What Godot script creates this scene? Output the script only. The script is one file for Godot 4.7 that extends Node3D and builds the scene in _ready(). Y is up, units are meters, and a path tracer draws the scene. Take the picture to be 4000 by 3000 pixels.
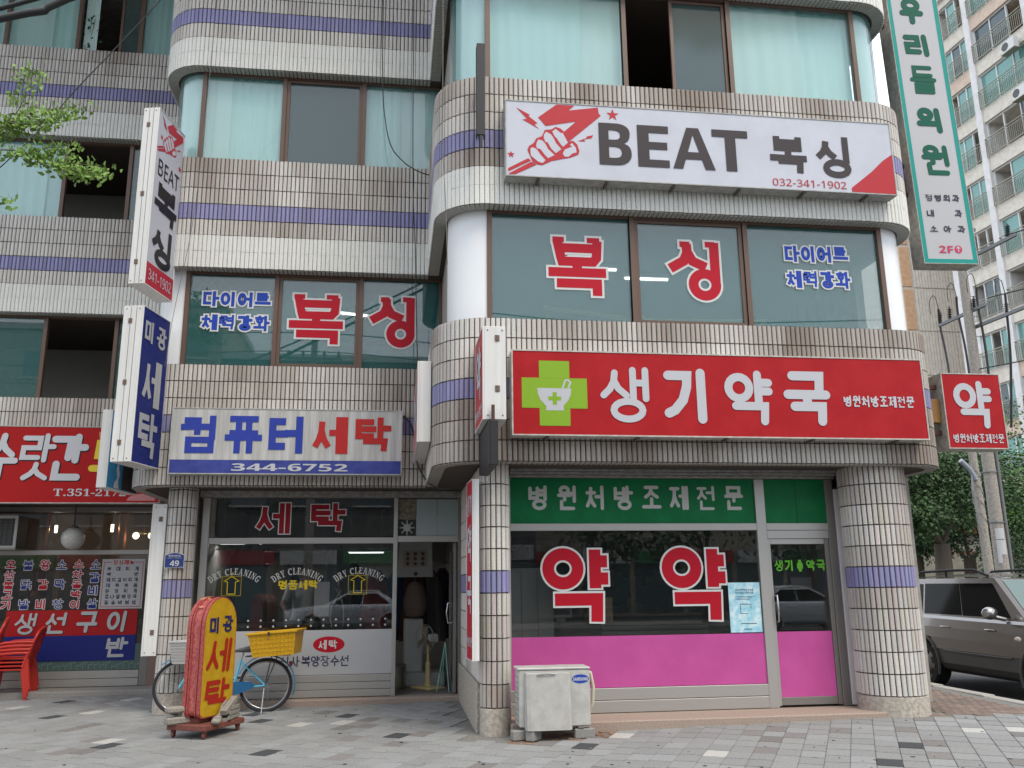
extends Node3D

# ---------------------------------------------------------------- mesh builder
class MB:
	var v := PackedVector3Array()
	var n := PackedVector3Array()
	var c := PackedColorArray()
	var u := PackedVector2Array()
	var xf := Transform3D.IDENTITY
	var col := Color(1, 1, 1)
	var marks := PackedInt32Array()                              # where each letter begins
	func vert(p: Vector3, nn: Vector3, uv := Vector2.ZERO) -> void:
		v.push_back(xf * p)
		n.push_back((xf.basis * nn).normalized())
		c.push_back(col)
		u.push_back(uv)
	func tri(a: Vector3, b: Vector3, d: Vector3) -> void:       # counter-clockwise seen from outside
		var nn := (b - a).cross(d - a)
		vert(a, nn); vert(d, nn); vert(b, nn)
	func quad(a: Vector3, b: Vector3, d: Vector3, e: Vector3) -> void:
		var nn := (b - a).cross(d - a) + (d - a).cross(e - a)
		vert(a, nn); vert(d, nn); vert(b, nn)
		vert(a, nn); vert(e, nn); vert(d, nn)
	func squad(a: Vector3, b: Vector3, d: Vector3, e: Vector3, na: Vector3, nb: Vector3, nd: Vector3, ne: Vector3) -> void:
		vert(a, na); vert(d, nd); vert(b, nb)
		vert(a, na); vert(e, ne); vert(d, nd)
	func box(ctr: Vector3, s: Vector3, b := Basis.IDENTITY) -> void:
		var x := b.x * s.x * 0.5
		var y := b.y * s.y * 0.5
		var z := b.z * s.z * 0.5
		quad(ctr - x - y + z, ctr + x - y + z, ctr + x + y + z, ctr - x + y + z)
		quad(ctr + x - y - z, ctr - x - y - z, ctr - x + y - z, ctr + x + y - z)
		quad(ctr + x - y + z, ctr + x - y - z, ctr + x + y - z, ctr + x + y + z)
		quad(ctr - x - y - z, ctr - x - y + z, ctr - x + y + z, ctr - x + y - z)
		quad(ctr - x + y + z, ctr + x + y + z, ctr + x + y - z, ctr - x + y - z)
		quad(ctr - x - y - z, ctr + x - y - z, ctr + x - y + z, ctr - x - y + z)
	func ab(a: Vector3, b: Vector3) -> void:                      # box from corner to corner
		box((a + b) * 0.5, (b - a).abs())
	func bbox(ctr: Vector3, s: Vector3, e: float, b := Basis.IDENTITY) -> void:   # box with chamfered edges
		var h := s * 0.5
		var k := Vector3(h.x - e, h.y - e, h.z - e)
		var P := func(sx: float, sy: float, sz: float, ax: int) -> Vector3:
			var q := Vector3(sx * k.x, sy * k.y, sz * k.z)
			if ax == 0: q.x = sx * h.x
			elif ax == 1: q.y = sy * h.y
			else: q.z = sz * h.z
			return ctr + b * q
		for ax in 3:
			for s1 in [-1.0, 1.0]:
				var cs := []
				for t in [[-1.0, -1.0], [1.0, -1.0], [1.0, 1.0], [-1.0, 1.0]]:
					var g := [0.0, 0.0, 0.0]
					g[ax] = s1; g[(ax + 1) % 3] = t[0]; g[(ax + 2) % 3] = t[1]
					cs.append(P.call(g[0], g[1], g[2], ax))
				if s1 > 0: quad(cs[0], cs[1], cs[2], cs[3])
				else: quad(cs[3], cs[2], cs[1], cs[0])
		for ax in 3:
			var a1 := (ax + 1) % 3
			var a2 := (ax + 2) % 3
			for s1 in [-1.0, 1.0]:
				for s2 in [-1.0, 1.0]:
					var g := [0.0, 0.0, 0.0]
					g[a1] = s1; g[a2] = s2
					g[ax] = -1.0
					var p0: Vector3 = P.call(g[0], g[1], g[2], a1)
					var p1: Vector3 = P.call(g[0], g[1], g[2], a2)
					g[ax] = 1.0
					var p2: Vector3 = P.call(g[0], g[1], g[2], a2)
					var p3: Vector3 = P.call(g[0], g[1], g[2], a1)
					if s1 * s2 > 0: quad(p0, p3, p2, p1)
					else: quad(p0, p1, p2, p3)
		for sx in [-1.0, 1.0]:
			for sy in [-1.0, 1.0]:
				for sz in [-1.0, 1.0]:
					var p0: Vector3 = P.call(sx, sy, sz, 0)
					var p1: Vector3 = P.call(sx, sy, sz, 1)
					var p2: Vector3 = P.call(sx, sy, sz, 2)
					if sx * sy * sz > 0: tri(p0, p1, p2)
					else: tri(p0, p2, p1)
	func tube(pts: Array, r, sides := 6, closed := false) -> void:
		var m := pts.size()
		var rings := []
		var up := Vector3.UP
		for i in m:
			var t: Vector3
			if closed: t = (pts[(i + 1) % m] - pts[(i - 1 + m) % m])
			else: t = (pts[mini(i + 1, m - 1)] - pts[maxi(i - 1, 0)])
			t = t.normalized()
			if i == 0: up = Vector3.UP if absf(t.y) < 0.9 else Vector3.RIGHT
			var sx := t.cross(up).normalized()
			if sx.length() < 0.5: sx = t.cross(Vector3(0.3, 0.2, 0.9)).normalized()
			up = sx.cross(t).normalized()
			var rr: float = r[i] if r is Array else r
			var ring := []
			for k in sides:
				var a := TAU * k / sides
				var d := sx * cos(a) + up * sin(a)
				ring.append([pts[i] + d * rr, d])
			rings.append(ring)
		var last := m if closed else m - 1
		for i in last:
			var A: Array = rings[i]
			var B: Array = rings[(i + 1) % m]
			for k in sides:
				var k2 := (k + 1) % sides
				squad(A[k][0], B[k][0], B[k2][0], A[k2][0], A[k][1], B[k][1], B[k2][1], A[k2][1])
		if not closed:
			for k in range(1, sides - 1):
				tri(rings[0][0][0], rings[0][k][0], rings[0][k + 1][0])
				tri(rings[m - 1][0][0], rings[m - 1][k + 1][0], rings[m - 1][k][0])
	func lathe(prof: Array, sides := 16, o := Vector3.ZERO, ax := Vector3.UP) -> void:   # prof: Vector2(radius, height), going up
		var y := ax.normalized()
		var x := y.cross(Vector3(0, 0, 1) if absf(y.z) < 0.9 else Vector3(1, 0, 0)).normalized()
		var z := x.cross(y)
		for i in prof.size() - 1:
			var p: Vector2 = prof[i]
			var q: Vector2 = prof[i + 1]
			var e := q - p
			var nr := Vector2(e.y, -e.x).normalized()
			for k in sides:
				var a0 := TAU * k / sides
				var a1 := TAU * (k + 1) / sides
				var d0 := x * cos(a0) - z * sin(a0)
				var d1 := x * cos(a1) - z * sin(a1)
				var n0 := d0 * nr.x + y * nr.y
				var n1 := d1 * nr.x + y * nr.y
				squad(o + d0 * p.x + y * p.y, o + d1 * p.x + y * p.y, o + d1 * q.x + y * q.y, o + d0 * q.x + y * q.y, n0, n1, n1, n0)
	func ball(o: Vector3, r: float, sx := 1.0, sy := 1.0, sz := 1.0, seg := 16) -> void:
		var half := seg / 2
		for i in half:
			var a0 := -PI / 2 + PI * i / half
			var a1 := -PI / 2 + PI * (i + 1) / half
			for k in seg:
				var b0 := TAU * k / seg
				var b1 := TAU * (k + 1) / seg
				var f := func(a: float, b: float) -> Vector3: return Vector3(cos(a) * sin(b), sin(a), cos(a) * cos(b))
				var q := [f.call(a0, b0), f.call(a0, b1), f.call(a1, b1), f.call(a1, b0)]
				var S := Vector3(sx, sy, sz) * r
				squad(o + q[0] * S, o + q[1] * S, o + q[2] * S, o + q[3] * S, q[0], q[1], q[2], q[3])
	func prism(poly: PackedVector2Array, z0: float, z1: float) -> void:   # polygon in x,y pushed from z0 to z1
		var pl := poly.duplicate()
		if Geometry2D.is_polygon_clockwise(pl): pl.reverse()
		var area := 0.0
		for i in pl.size():
			area += pl[i].cross(pl[(i + 1) % pl.size()])
		if area < 0: pl.reverse()
		var t := Geometry2D.triangulate_polygon(pl)
		for i in range(0, t.size(), 3):
			var a := pl[t[i]]
			var b := pl[t[i + 1]]
			var d := pl[t[i + 2]]
			if (b - a).cross(d - a) < 0:
				var w := b; b = d; d = w
			tri(Vector3(a.x, a.y, z1), Vector3(b.x, b.y, z1), Vector3(d.x, d.y, z1))
			if z1 - z0 > 1e-6: tri(Vector3(a.x, a.y, z0), Vector3(d.x, d.y, z0), Vector3(b.x, b.y, z0))
		if z1 - z0 > 1e-6:
			for i in pl.size():
				var a := pl[i]
				var b := pl[(i + 1) % pl.size()]
				quad(Vector3(a.x, a.y, z0), Vector3(b.x, b.y, z0), Vector3(b.x, b.y, z1), Vector3(a.x, a.y, z1))
	func cut(a: int, b: int) -> MB:
		var m := MB.new()
		m.v = v.slice(a, b)
		m.n = n.slice(a, b)
		m.c = c.slice(a, b)
		m.u = u.slice(a, b)
		return m
	func mesh() -> ArrayMesh:
		var arr := []
		arr.resize(Mesh.ARRAY_MAX)
		arr[Mesh.ARRAY_VERTEX] = v
		arr[Mesh.ARRAY_NORMAL] = n
		arr[Mesh.ARRAY_COLOR] = c
		arr[Mesh.ARRAY_TEX_UV] = u
		var am := ArrayMesh.new()
		am.add_surface_from_arrays(Mesh.PRIMITIVE_TRIANGLES, arr)
		return am

# ---------------------------------------------------------------- naming and materials
var rng := RandomNumberGenerator.new()
var taken := {}
var mats := {}
var noise := FastNoiseLite.new()

func numbered(called: String) -> String:
	var k: int = taken.get(called, 0)
	taken[called] = k + 1
	return called if k == 0 else "%s_%03d" % [called, k]

func thing(called: String, label: String, category: String, at := Vector3.ZERO, turn := 0.0, group := "") -> Node3D:
	var o := Node3D.new()
	o.name = numbered(called)
	add_child(o)
	o.position = at
	o.rotation.y = turn
	o.set_meta("label", label)
	o.set_meta("category", category)
	if group: o.set_meta("group", group)
	return o

func copy_of(o: Node3D, called: String, label: String, at: Vector3, turn: float, group := "") -> Node3D:
	var r: Node3D = o.duplicate()
	r.name = numbered(called)
	add_child(r)
	r.position = at
	r.rotation.y = turn
	r.set_meta("label", label)
	if group: r.set_meta("group", group)
	return r

func part(called: String, mb: MB, m: Material, parent: Node) -> MeshInstance3D:
	var o := MeshInstance3D.new()
	o.name = called
	o.mesh = mb.mesh()
	o.material_override = m
	parent.add_child(o, true)
	return o

func struct(called: String, mb: MB, m: Material) -> MeshInstance3D:
	var o := part(called, mb, m, self)
	o.set_meta("kind", "structure")
	return o

func single(called: String, label: String, category: String, mb: MB, m: Material, group := "") -> MeshInstance3D:
	var o := MeshInstance3D.new()
	o.name = numbered(called)
	o.mesh = mb.mesh()
	o.material_override = m
	add_child(o)
	o.set_meta("label", label)
	o.set_meta("category", category)
	if group: o.set_meta("group", group)
	return o

func lin(r: float, g: float, b: float, a := 1.0) -> Color:
	var k := Color(r, g, b).linear_to_srgb()
	k.a = a
	return k

func mat(key: String, r := -1.0, g := 0.5, b := 0.5, rough := 0.7, metal := 0.0) -> StandardMaterial3D:
	if mats.has(key): return mats[key]
	if r < 0.0: print("undefined material ", key)
	var m := StandardMaterial3D.new()
	m.albedo_color = lin(r, g, b)
	m.roughness = rough
	m.metallic = metal
	for k in ["sign_", "film_", "pink_", "green_", "faded", "banner", "logo", "clinic", "foot_", "column_red", "cross_"]:
		if key.begins_with(k): m.metallic_specular = 0.28              # matt vinyl
	mats[key] = m
	return m

var texcache := {}
func ntex(freq: float, a: Color, b: Color, kind := 0, size := 512, lo := 0.0, hi := 1.0, seed_ := 1) -> NoiseTexture2D:
	var key := "%f %s %s %d %d %f %f %d" % [freq, a, b, kind, size, lo, hi, seed_]
	if texcache.has(key): return texcache[key]
	var f := FastNoiseLite.new()
	f.seed = seed_
	f.noise_type = FastNoiseLite.TYPE_SIMPLEX_SMOOTH if kind == 0 else FastNoiseLite.TYPE_CELLULAR
	f.frequency = freq
	f.fractal_octaves = 5
	f.fractal_gain = 0.6
	var t := NoiseTexture2D.new()
	t.width = size
	t.height = size
	t.seamless = true
	t.noise = f
	var g := Gradient.new()
	g.offsets = PackedFloat32Array([lo, hi])
	g.colors = PackedColorArray([a, b])
	t.color_ramp = g
	texcache[key] = t
	return t

# a material whose colour wanders between two tones, with a little relief; tiles every 1/scale metres
func nmat(key: String, c1 := Color.GRAY, c2 := Color.GRAY, scale := 1.0, rough := 0.8, bump := 0.0, freq := 0.02, metal := 0.0, local := false) -> StandardMaterial3D:
	if mats.has(key): return mats[key]
	if c1 == c2 and c1 == Color.GRAY: print("undefined material ", key)
	var m := StandardMaterial3D.new()
	m.albedo_texture = ntex(freq, c1, c2, 0, 512, 0.25, 0.75, mats.size() % 5)
	m.uv1_triplanar = true
	m.uv1_world_triplanar = not local
	m.uv1_scale = Vector3.ONE * scale
	m.roughness = rough
	m.metallic = metal
	for k in ["sign_", "pink_", "green_"]:
		if key.begins_with(k): m.metallic_specular = 0.28
	if bump > 0:
		m.heightmap_enabled = true
		m.heightmap_texture = ntex(0.06, Color.BLACK, Color.WHITE, 0, 512, 0.1, 0.9, 3)
		m.heightmap_scale = bump
	mats[key] = m
	return m

# vertex colours times a fine grain
func vmat(key: String, scale := 1.0, rough := 0.8, bump := 0.0, contrast := 0.25) -> StandardMaterial3D:
	if mats.has(key): return mats[key]
	var lo := 1.0 - contrast
	var m := nmat(key, lin(lo, lo, lo), lin(1, 1, 1), scale, rough, bump, 0.03)
	m.vertex_color_use_as_albedo = true
	return m

func glass(key: String, r := 0.1, g := 0.1, b := 0.1, a := 0.2, metal := 0.0, rough := 0.01) -> StandardMaterial3D:
	if mats.has(key): return mats[key]
	var m := StandardMaterial3D.new()
	m.transparency = BaseMaterial3D.TRANSPARENCY_ALPHA
	m.albedo_color = lin(r, g, b, a)
	m.roughness = rough
	m.metallic = metal
	mats[key] = m
	return m

func glow(key: String, r: float, g: float, b: float, e: float) -> StandardMaterial3D:
	if mats.has(key): return mats[key]
	var m := StandardMaterial3D.new()
	m.albedo_color = lin(r, g, b)
	m.emission_enabled = true
	m.emission = lin(r, g, b)
	m.emission_energy_multiplier = e
	mats[key] = m
	return m

func ground_y(x: float, z: float) -> float:
	return 0.0145 * (x - 0.97) + 0.012 * (-z - 9.0)
# ---------------------------------------------------------------- lettering
# Hangul is composed from its letters: each is a few strokes in a unit box (x right, y down).
const CHO := "ㄱㄲㄴㄷㄸㄹㅁㅂㅃㅅㅆㅇㅈㅉㅊㅋㅌㅍㅎ"
const JUNG := "ㅏㅐㅑㅒㅓㅔㅕㅖㅗㅘㅙㅚㅛㅜㅝㅞㅟㅠㅡㅢㅣ"
const JONG := ["", "ㄱ", "ㄲ", "ㄱㅅ", "ㄴ", "ㄴㅈ", "ㄴㅎ", "ㄷ", "ㄹ", "ㄹㄱ", "ㄹㅁ", "ㄹㅂ", "ㄹㅅ", "ㄹㅌ", "ㄹㅍ", "ㄹㅎ", "ㅁ", "ㅂ", "ㅂㅅ", "ㅅ", "ㅆ", "ㅇ", "ㅈ", "ㅊ", "ㅋ", "ㅌ", "ㅍ", "ㅎ"]

func ring_pts(cx: float, cy: float, rx: float, ry: float, k := 20) -> Array:
	var p := []
	for i in k: p.append(Vector2(cx + rx * cos(TAU * i / k), cy + ry * sin(TAU * i / k)))
	return p

# strokes of one letter: [points, closed]
func jamo(j: String, slim := false) -> Array:
	match j:
		"ㄱ":
			if slim: return [[[Vector2(0.02, 0), Vector2(0.96, 0), Vector2(0.92, 0.3), Vector2(0.72, 0.65), Vector2(0.3, 0.92), Vector2(0, 1)], false]]
			return [[[Vector2(0, 0), Vector2(1, 0), Vector2(0.96, 1)], false]]
		"ㄲ": return twice("ㄱ", slim)
		"ㄴ": return [[[Vector2(0, 0), Vector2(0, 1), Vector2(1, 1)], false]]
		"ㄷ": return [[[Vector2(1, 0), Vector2(0, 0), Vector2(0, 1), Vector2(1, 1)], false]]
		"ㄸ": return twice("ㄷ", slim)
		"ㄹ": return [[[Vector2(0, 0), Vector2(1, 0), Vector2(1, 0.5), Vector2(0, 0.5), Vector2(0, 1), Vector2(1, 1)], false]]
		"ㅁ": return [[[Vector2(0, 0), Vector2(1, 0), Vector2(1, 1), Vector2(0, 1)], true]]
		"ㅂ": return [[[Vector2(0, 0), Vector2(0, 1), Vector2(1, 1), Vector2(1, 0)], false], [[Vector2(0, 0.5), Vector2(1, 0.5)], false]]
		"ㅃ": return twice("ㅂ", slim)
		"ㅅ": return [[[Vector2(0.5, 0), Vector2(0.45, 0.4), Vector2(0.28, 0.72), Vector2(0, 1)], false], [[Vector2(0.46, 0.35), Vector2(0.65, 0.7), Vector2(1, 1)], false]]
		"ㅆ": return twice("ㅅ", slim)
		"ㅇ": return [[ring_pts(0.5, 0.5, 0.5, 0.5), true]]
		"ㅈ": return [[[Vector2(0, 0), Vector2(1, 0)], false], [[Vector2(0.5, 0), Vector2(0.45, 0.45), Vector2(0.28, 0.75), Vector2(0, 1)], false], [[Vector2(0.46, 0.4), Vector2(0.65, 0.72), Vector2(1, 1)], false]]
		"ㅉ": return twice("ㅈ", slim)
		"ㅊ": return [[[Vector2(0.5, 0), Vector2(0.5, 0.25)], false], [[Vector2(0, 0.25), Vector2(1, 0.25)], false], [[Vector2(0.5, 0.25), Vector2(0.42, 0.6), Vector2(0, 1)], false], [[Vector2(0.46, 0.52), Vector2(0.65, 0.78), Vector2(1, 1)], false]]
		"ㅋ":
			var s := jamo("ㄱ", slim)
			s.append([[Vector2(0, 0.46), Vector2(0.86, 0.42)], false])
			return s
		"ㅌ": return [[[Vector2(1, 0), Vector2(0, 0), Vector2(0, 1), Vector2(1, 1)], false], [[Vector2(0, 0.5), Vector2(0.95, 0.5)], false]]
		"ㅍ": return [[[Vector2(0, 0), Vector2(1, 0)], false], [[Vector2(0, 1), Vector2(1, 1)], false], [[Vector2(0.27, 0), Vector2(0.27, 1)], false], [[Vector2(0.73, 0), Vector2(0.73, 1)], false]]
		"ㅎ": return [[[Vector2(0.5, 0), Vector2(0.5, 0.22)], false], [[Vector2(0, 0.22), Vector2(1, 0.22)], false], [ring_pts(0.5, 0.7, 0.34, 0.3), true]]
		"ㅏ": return [[[Vector2(0.3, 0), Vector2(0.3, 1)], false], [[Vector2(0.3, 0.45), Vector2(1, 0.45)], false]]
		"ㅑ": return [[[Vector2(0.3, 0), Vector2(0.3, 1)], false], [[Vector2(0.3, 0.3), Vector2(1, 0.3)], false], [[Vector2(0.3, 0.62), Vector2(1, 0.62)], false]]
		"ㅓ": return [[[Vector2(0.8, 0), Vector2(0.8, 1)], false], [[Vector2(0, 0.45), Vector2(0.8, 0.45)], false]]
		"ㅕ": return [[[Vector2(0.8, 0), Vector2(0.8, 1)], false], [[Vector2(0, 0.3), Vector2(0.8, 0.3)], false], [[Vector2(0, 0.62), Vector2(0.8, 0.62)], false]]
		"ㅣ": return [[[Vector2(0.6, 0), Vector2(0.6, 1)], false]]
		"ㅐ": return [[[Vector2(0.1, 0), Vector2(0.1, 1)], false], [[Vector2(0.9, 0), Vector2(0.9, 1)], false], [[Vector2(0.1, 0.45), Vector2(0.9, 0.45)], false]]
		"ㅔ": return [[[Vector2(0.42, 0), Vector2(0.42, 1)], false], [[Vector2(0.95, 0), Vector2(0.95, 1)], false], [[Vector2(-0.15, 0.42), Vector2(0.42, 0.42)], false]]
		"ㅖ": return [[[Vector2(0.42, 0), Vector2(0.42, 1)], false], [[Vector2(0.95, 0), Vector2(0.95, 1)], false], [[Vector2(-0.15, 0.3), Vector2(0.42, 0.3)], false], [[Vector2(-0.15, 0.6), Vector2(0.42, 0.6)], false]]
		"ㅗ": return [[[Vector2(0, 0.85), Vector2(1, 0.85)], false], [[Vector2(0.5, 0.1), Vector2(0.5, 0.85)], false]]
		"ㅛ": return [[[Vector2(0, 0.85), Vector2(1, 0.85)], false], [[Vector2(0.3, 0.1), Vector2(0.3, 0.85)], false], [[Vector2(0.7, 0.1), Vector2(0.7, 0.85)], false]]
		"ㅜ": return [[[Vector2(0, 0.2), Vector2(1, 0.2)], false], [[Vector2(0.5, 0.2), Vector2(0.5, 1)], false]]
		"ㅠ": return [[[Vector2(0, 0.2), Vector2(1, 0.2)], false], [[Vector2(0.3, 0.2), Vector2(0.3, 1)], false], [[Vector2(0.7, 0.2), Vector2(0.7, 1)], false]]
		"ㅡ": return [[[Vector2(0, 0.5), Vector2(1, 0.5)], false]]
	return []

func twice(j: String, slim: bool) -> Array:
	var s := []
	for k in 2:
		for st in jamo(j, slim):
			var p := []
			for q in st[0]: p.append(Vector2(q.x * 0.46 + k * 0.54, q.y))
			s.append([p, st[1]])
	return s

func put_in(strokes: Array, x0: float, y0: float, x1: float, y1: float, out: Array) -> void:
	for st in strokes:
		var p := []
		for q in st[0]: p.append(Vector2(lerpf(x0, x1, q.x), lerpf(y0, y1, q.y)))
		out.append([p, st[1]])

func syllable(ch: String) -> Array:
	var i := ch.unicode_at(0) - 0xAC00
	if i < 0 or i > 11171: return []
	var c := CHO[i / 588]
	var jv := JUNG[(i % 588) / 28]
	var f: String = JONG[i % 28]
	var out := []
	var has := f != ""
	var split := {"ㅘ": "ㅗㅏ", "ㅙ": "ㅗㅐ", "ㅚ": "ㅗㅣ", "ㅝ": "ㅜㅓ", "ㅞ": "ㅜㅔ", "ㅟ": "ㅜㅣ", "ㅢ": "ㅡㅣ"}
	if split.has(jv):
		var two: String = split[jv]
		put_in(jamo(c), 0.1, 0.0, 0.58, 0.3 if has else 0.42, out)
		put_in(jamo(two[0]), 0.0, 0.33 if has else 0.46, 0.7, 0.6 if has else 0.86, out)
		put_in(jamo(two[1]), 0.7, 0.0, 1.0, 0.66 if has else 1.0, out)
	elif "ㅗㅛㅜㅠㅡ".contains(jv):
		put_in(jamo(c), 0.14, 0.0, 0.86, 0.32 if has else 0.46, out)
		put_in(jamo(jv), 0.0, 0.36 if has else 0.5, 1.0, 0.64 if has else 1.0, out)
	else:
		var vx := 0.62
		var cx := 0.52
		if jv == "ㅐ": vx = 0.64
		if "ㅓㅕ".contains(jv):
			vx = 0.54
			cx = 0.44
		if "ㅔㅖ".contains(jv):
			vx = 0.62
			cx = 0.44
		put_in(jamo(c, not has), 0.0, 0.06, cx, 0.52 if has else 0.88, out)
		put_in(jamo(jv), vx, 0.0, 1.0, 0.58 if has else 1.0, out)
	if has:
		if f.length() == 2:
			put_in(jamo(f[0]), 0.05, 0.68, 0.46, 1.0, out)
			put_in(jamo(f[1]), 0.6, 0.68, 1.0, 1.0, out)
		elif f == "ㅇ":
			put_in(jamo(f), 0.22, 0.64, 0.88, 1.0, out)
		else:
			put_in(jamo(f), 0.16, 0.68, 0.88, 1.0, out)
	return out

var inkz := 0.0
# one stroke as a flat ribbon in the x,y plane
func ribbon(mb: MB, pts: Array, closed: bool, w: float, z: float, cap := 0.0, rounded := false) -> void:
	var m := pts.size()
	if m < 2: return
	var h := w * 0.5
	var L := []
	var R := []
	for i in m:
		var p: Vector2 = pts[i]
		var d0: Vector2
		var d1: Vector2
		if closed:
			d0 = (p - pts[(i - 1 + m) % m]).normalized()
			d1 = (pts[(i + 1) % m] - p).normalized()
		else:
			d0 = (p - pts[i - 1]).normalized() if i > 0 else (pts[1] - p).normalized()
			d1 = (pts[i + 1] - p).normalized() if i < m - 1 else d0
		var n0 := Vector2(-d0.y, d0.x)
		var n1 := Vector2(-d1.y, d1.x)
		var mi := (n0 + n1)
		if mi.length() < 0.2: mi = n0
		mi = mi.normalized()
		var k := h / maxf(mi.dot(n0), 0.35)
		var q := p
		if not closed and i == 0: q = p - d1 * cap
		if not closed and i == m - 1: q = p + d0 * cap
		L.append(q + mi * k)
		R.append(q - mi * k)
	var cnt := m if closed else m - 1
	for i in cnt:
		var j := (i + 1) % m
		mb.quad(Vector3(R[i].x, R[i].y, z), Vector3(R[j].x, R[j].y, z), Vector3(L[j].x, L[j].y, z), Vector3(L[i].x, L[i].y, z))
	if rounded and not closed:
		for e in 2:
			var o: Vector2 = (L[0] + R[0]) * 0.5 if e == 0 else (L[m - 1] + R[m - 1]) * 0.5
			var d: Vector2 = (pts[0] - pts[1]).normalized() if e == 0 else (pts[m - 1] - pts[m - 2]).normalized()
			var a0 := d.angle() - PI / 2
			for k in 6:
				var p0 := o + Vector2.from_angle(a0 + PI * k / 6) * h
				var p1 := o + Vector2.from_angle(a0 + PI * (k + 1) / 6) * h
				mb.tri(Vector3(o.x, o.y, z), Vector3(p0.x, p0.y, z), Vector3(p1.x, p1.y, z))

# a line of Hangul; every syllable fills a box w x h from its top-left corner; fill and border ribbons lie in steps of 0.05 mm
func hangul(fill: MB, text: String, x: float, ytop: float, w: float, h: float, adv: Vector2, thick: float, border: MB = null, bw := 0.0, rounded := false, slant := 0.0, z := 0.004) -> void:
	var o := Vector2(x, ytop)
	for ch in text:
		if ch != " ":
			var k := 0
			fill.marks.push_back(fill.v.size())
			if border: border.marks.push_back(border.v.size())
			var sts := syllable(ch)
			var segs := 0
			for st in sts: segs += 2 if st[0].size() > 12 else st[0].size() - (0 if st[1] else 1)
			var th := thick * (1.0 if segs < 7 else (0.88 if segs < 10 else 0.72))
			for st in sts:
				var p := []
				for q in st[0]:
					var px: float = lerpf(th * 0.5, w - th * 0.5, q.x)
					var py: float = lerpf(th * 0.5, h - th * 0.5, q.y)
					p.append(Vector2(o.x + px + slant * (h * 0.5 - py), o.y - py))
				var open_cap := th * 0.5 if not rounded and st[0].size() == 2 else 0.0
				if border: ribbon(border, p, st[1], th + bw * 2, z + k * 0.00005, open_cap + bw * (1.0 if not rounded else 0.0), rounded)
				ribbon(fill, p, st[1], th, z + 0.002 + k * 0.00005, open_cap, rounded)
				k += 1
		o += adv

var fonts := {}
func font(called: String, weight: int) -> SystemFont:
	var key := called + str(weight)
	if not fonts.has(key):
		var f := SystemFont.new()
		f.font_names = PackedStringArray([called])
		f.font_weight = weight
		fonts[key] = f
	return fonts[key]

# Latin letters and figures, stretched to fill the box x0..x1, y0..y1
func latin(mb: MB, text: String, x0: float, y0: float, x1: float, y1: float, called := "Droid Sans", weight := 700, z := 0.006, xf := Transform2D.IDENTITY) -> void:
	var t := TextMesh.new()
	t.font = font(called, weight)
	t.text = text
	t.font_size = 96
	t.pixel_size = 0.01
	t.depth = 0.0
	mb.marks.push_back(mb.v.size())
	var a := t.get_mesh_arrays()
	var vs: PackedVector3Array = a[Mesh.ARRAY_VERTEX]
	var ix: PackedInt32Array = a[Mesh.ARRAY_INDEX]
	if vs.is_empty(): return
	var lo := Vector2(1e9, 1e9)
	var hi := -lo
	for p in vs:
		lo = lo.min(Vector2(p.x, p.y))
		hi = hi.max(Vector2(p.x, p.y))
	var q := []
	for p in vs:
		var g := xf * Vector2(remap(p.x, lo.x, hi.x, x0, x1), remap(p.y, lo.y, hi.y, y0, y1))
		q.append(Vector3(g.x, g.y, z))
	for i in range(0, ix.size(), 3):
		var A: Vector3 = q[ix[i]]
		var B: Vector3 = q[ix[i + 1]]
		var D: Vector3 = q[ix[i + 2]]
		if (B - A).cross(D - A).z < 0: mb.tri(A, D, B)
		else: mb.tri(A, B, D)

func flat_poly(mb: MB, pts: Array, z: float) -> void:
	mb.prism(PackedVector2Array(pts), z, z)

func rect(mb: MB, x0: float, y0: float, x1: float, y1: float, z: float) -> void:
	mb.quad(Vector3(x0, y0, z), Vector3(x1, y0, z), Vector3(x1, y1, z), Vector3(x0, y1, z))

func star(mb: MB, cx: float, cy: float, r: float, z: float) -> void:
	mb.marks.push_back(mb.v.size())
	var p := []
	for i in 10: p.append(Vector2(cx, cy) + Vector2.from_angle(PI / 2 + TAU * i / 10) * (r if i % 2 == 0 else r * 0.4))
	flat_poly(mb, p, z)
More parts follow.
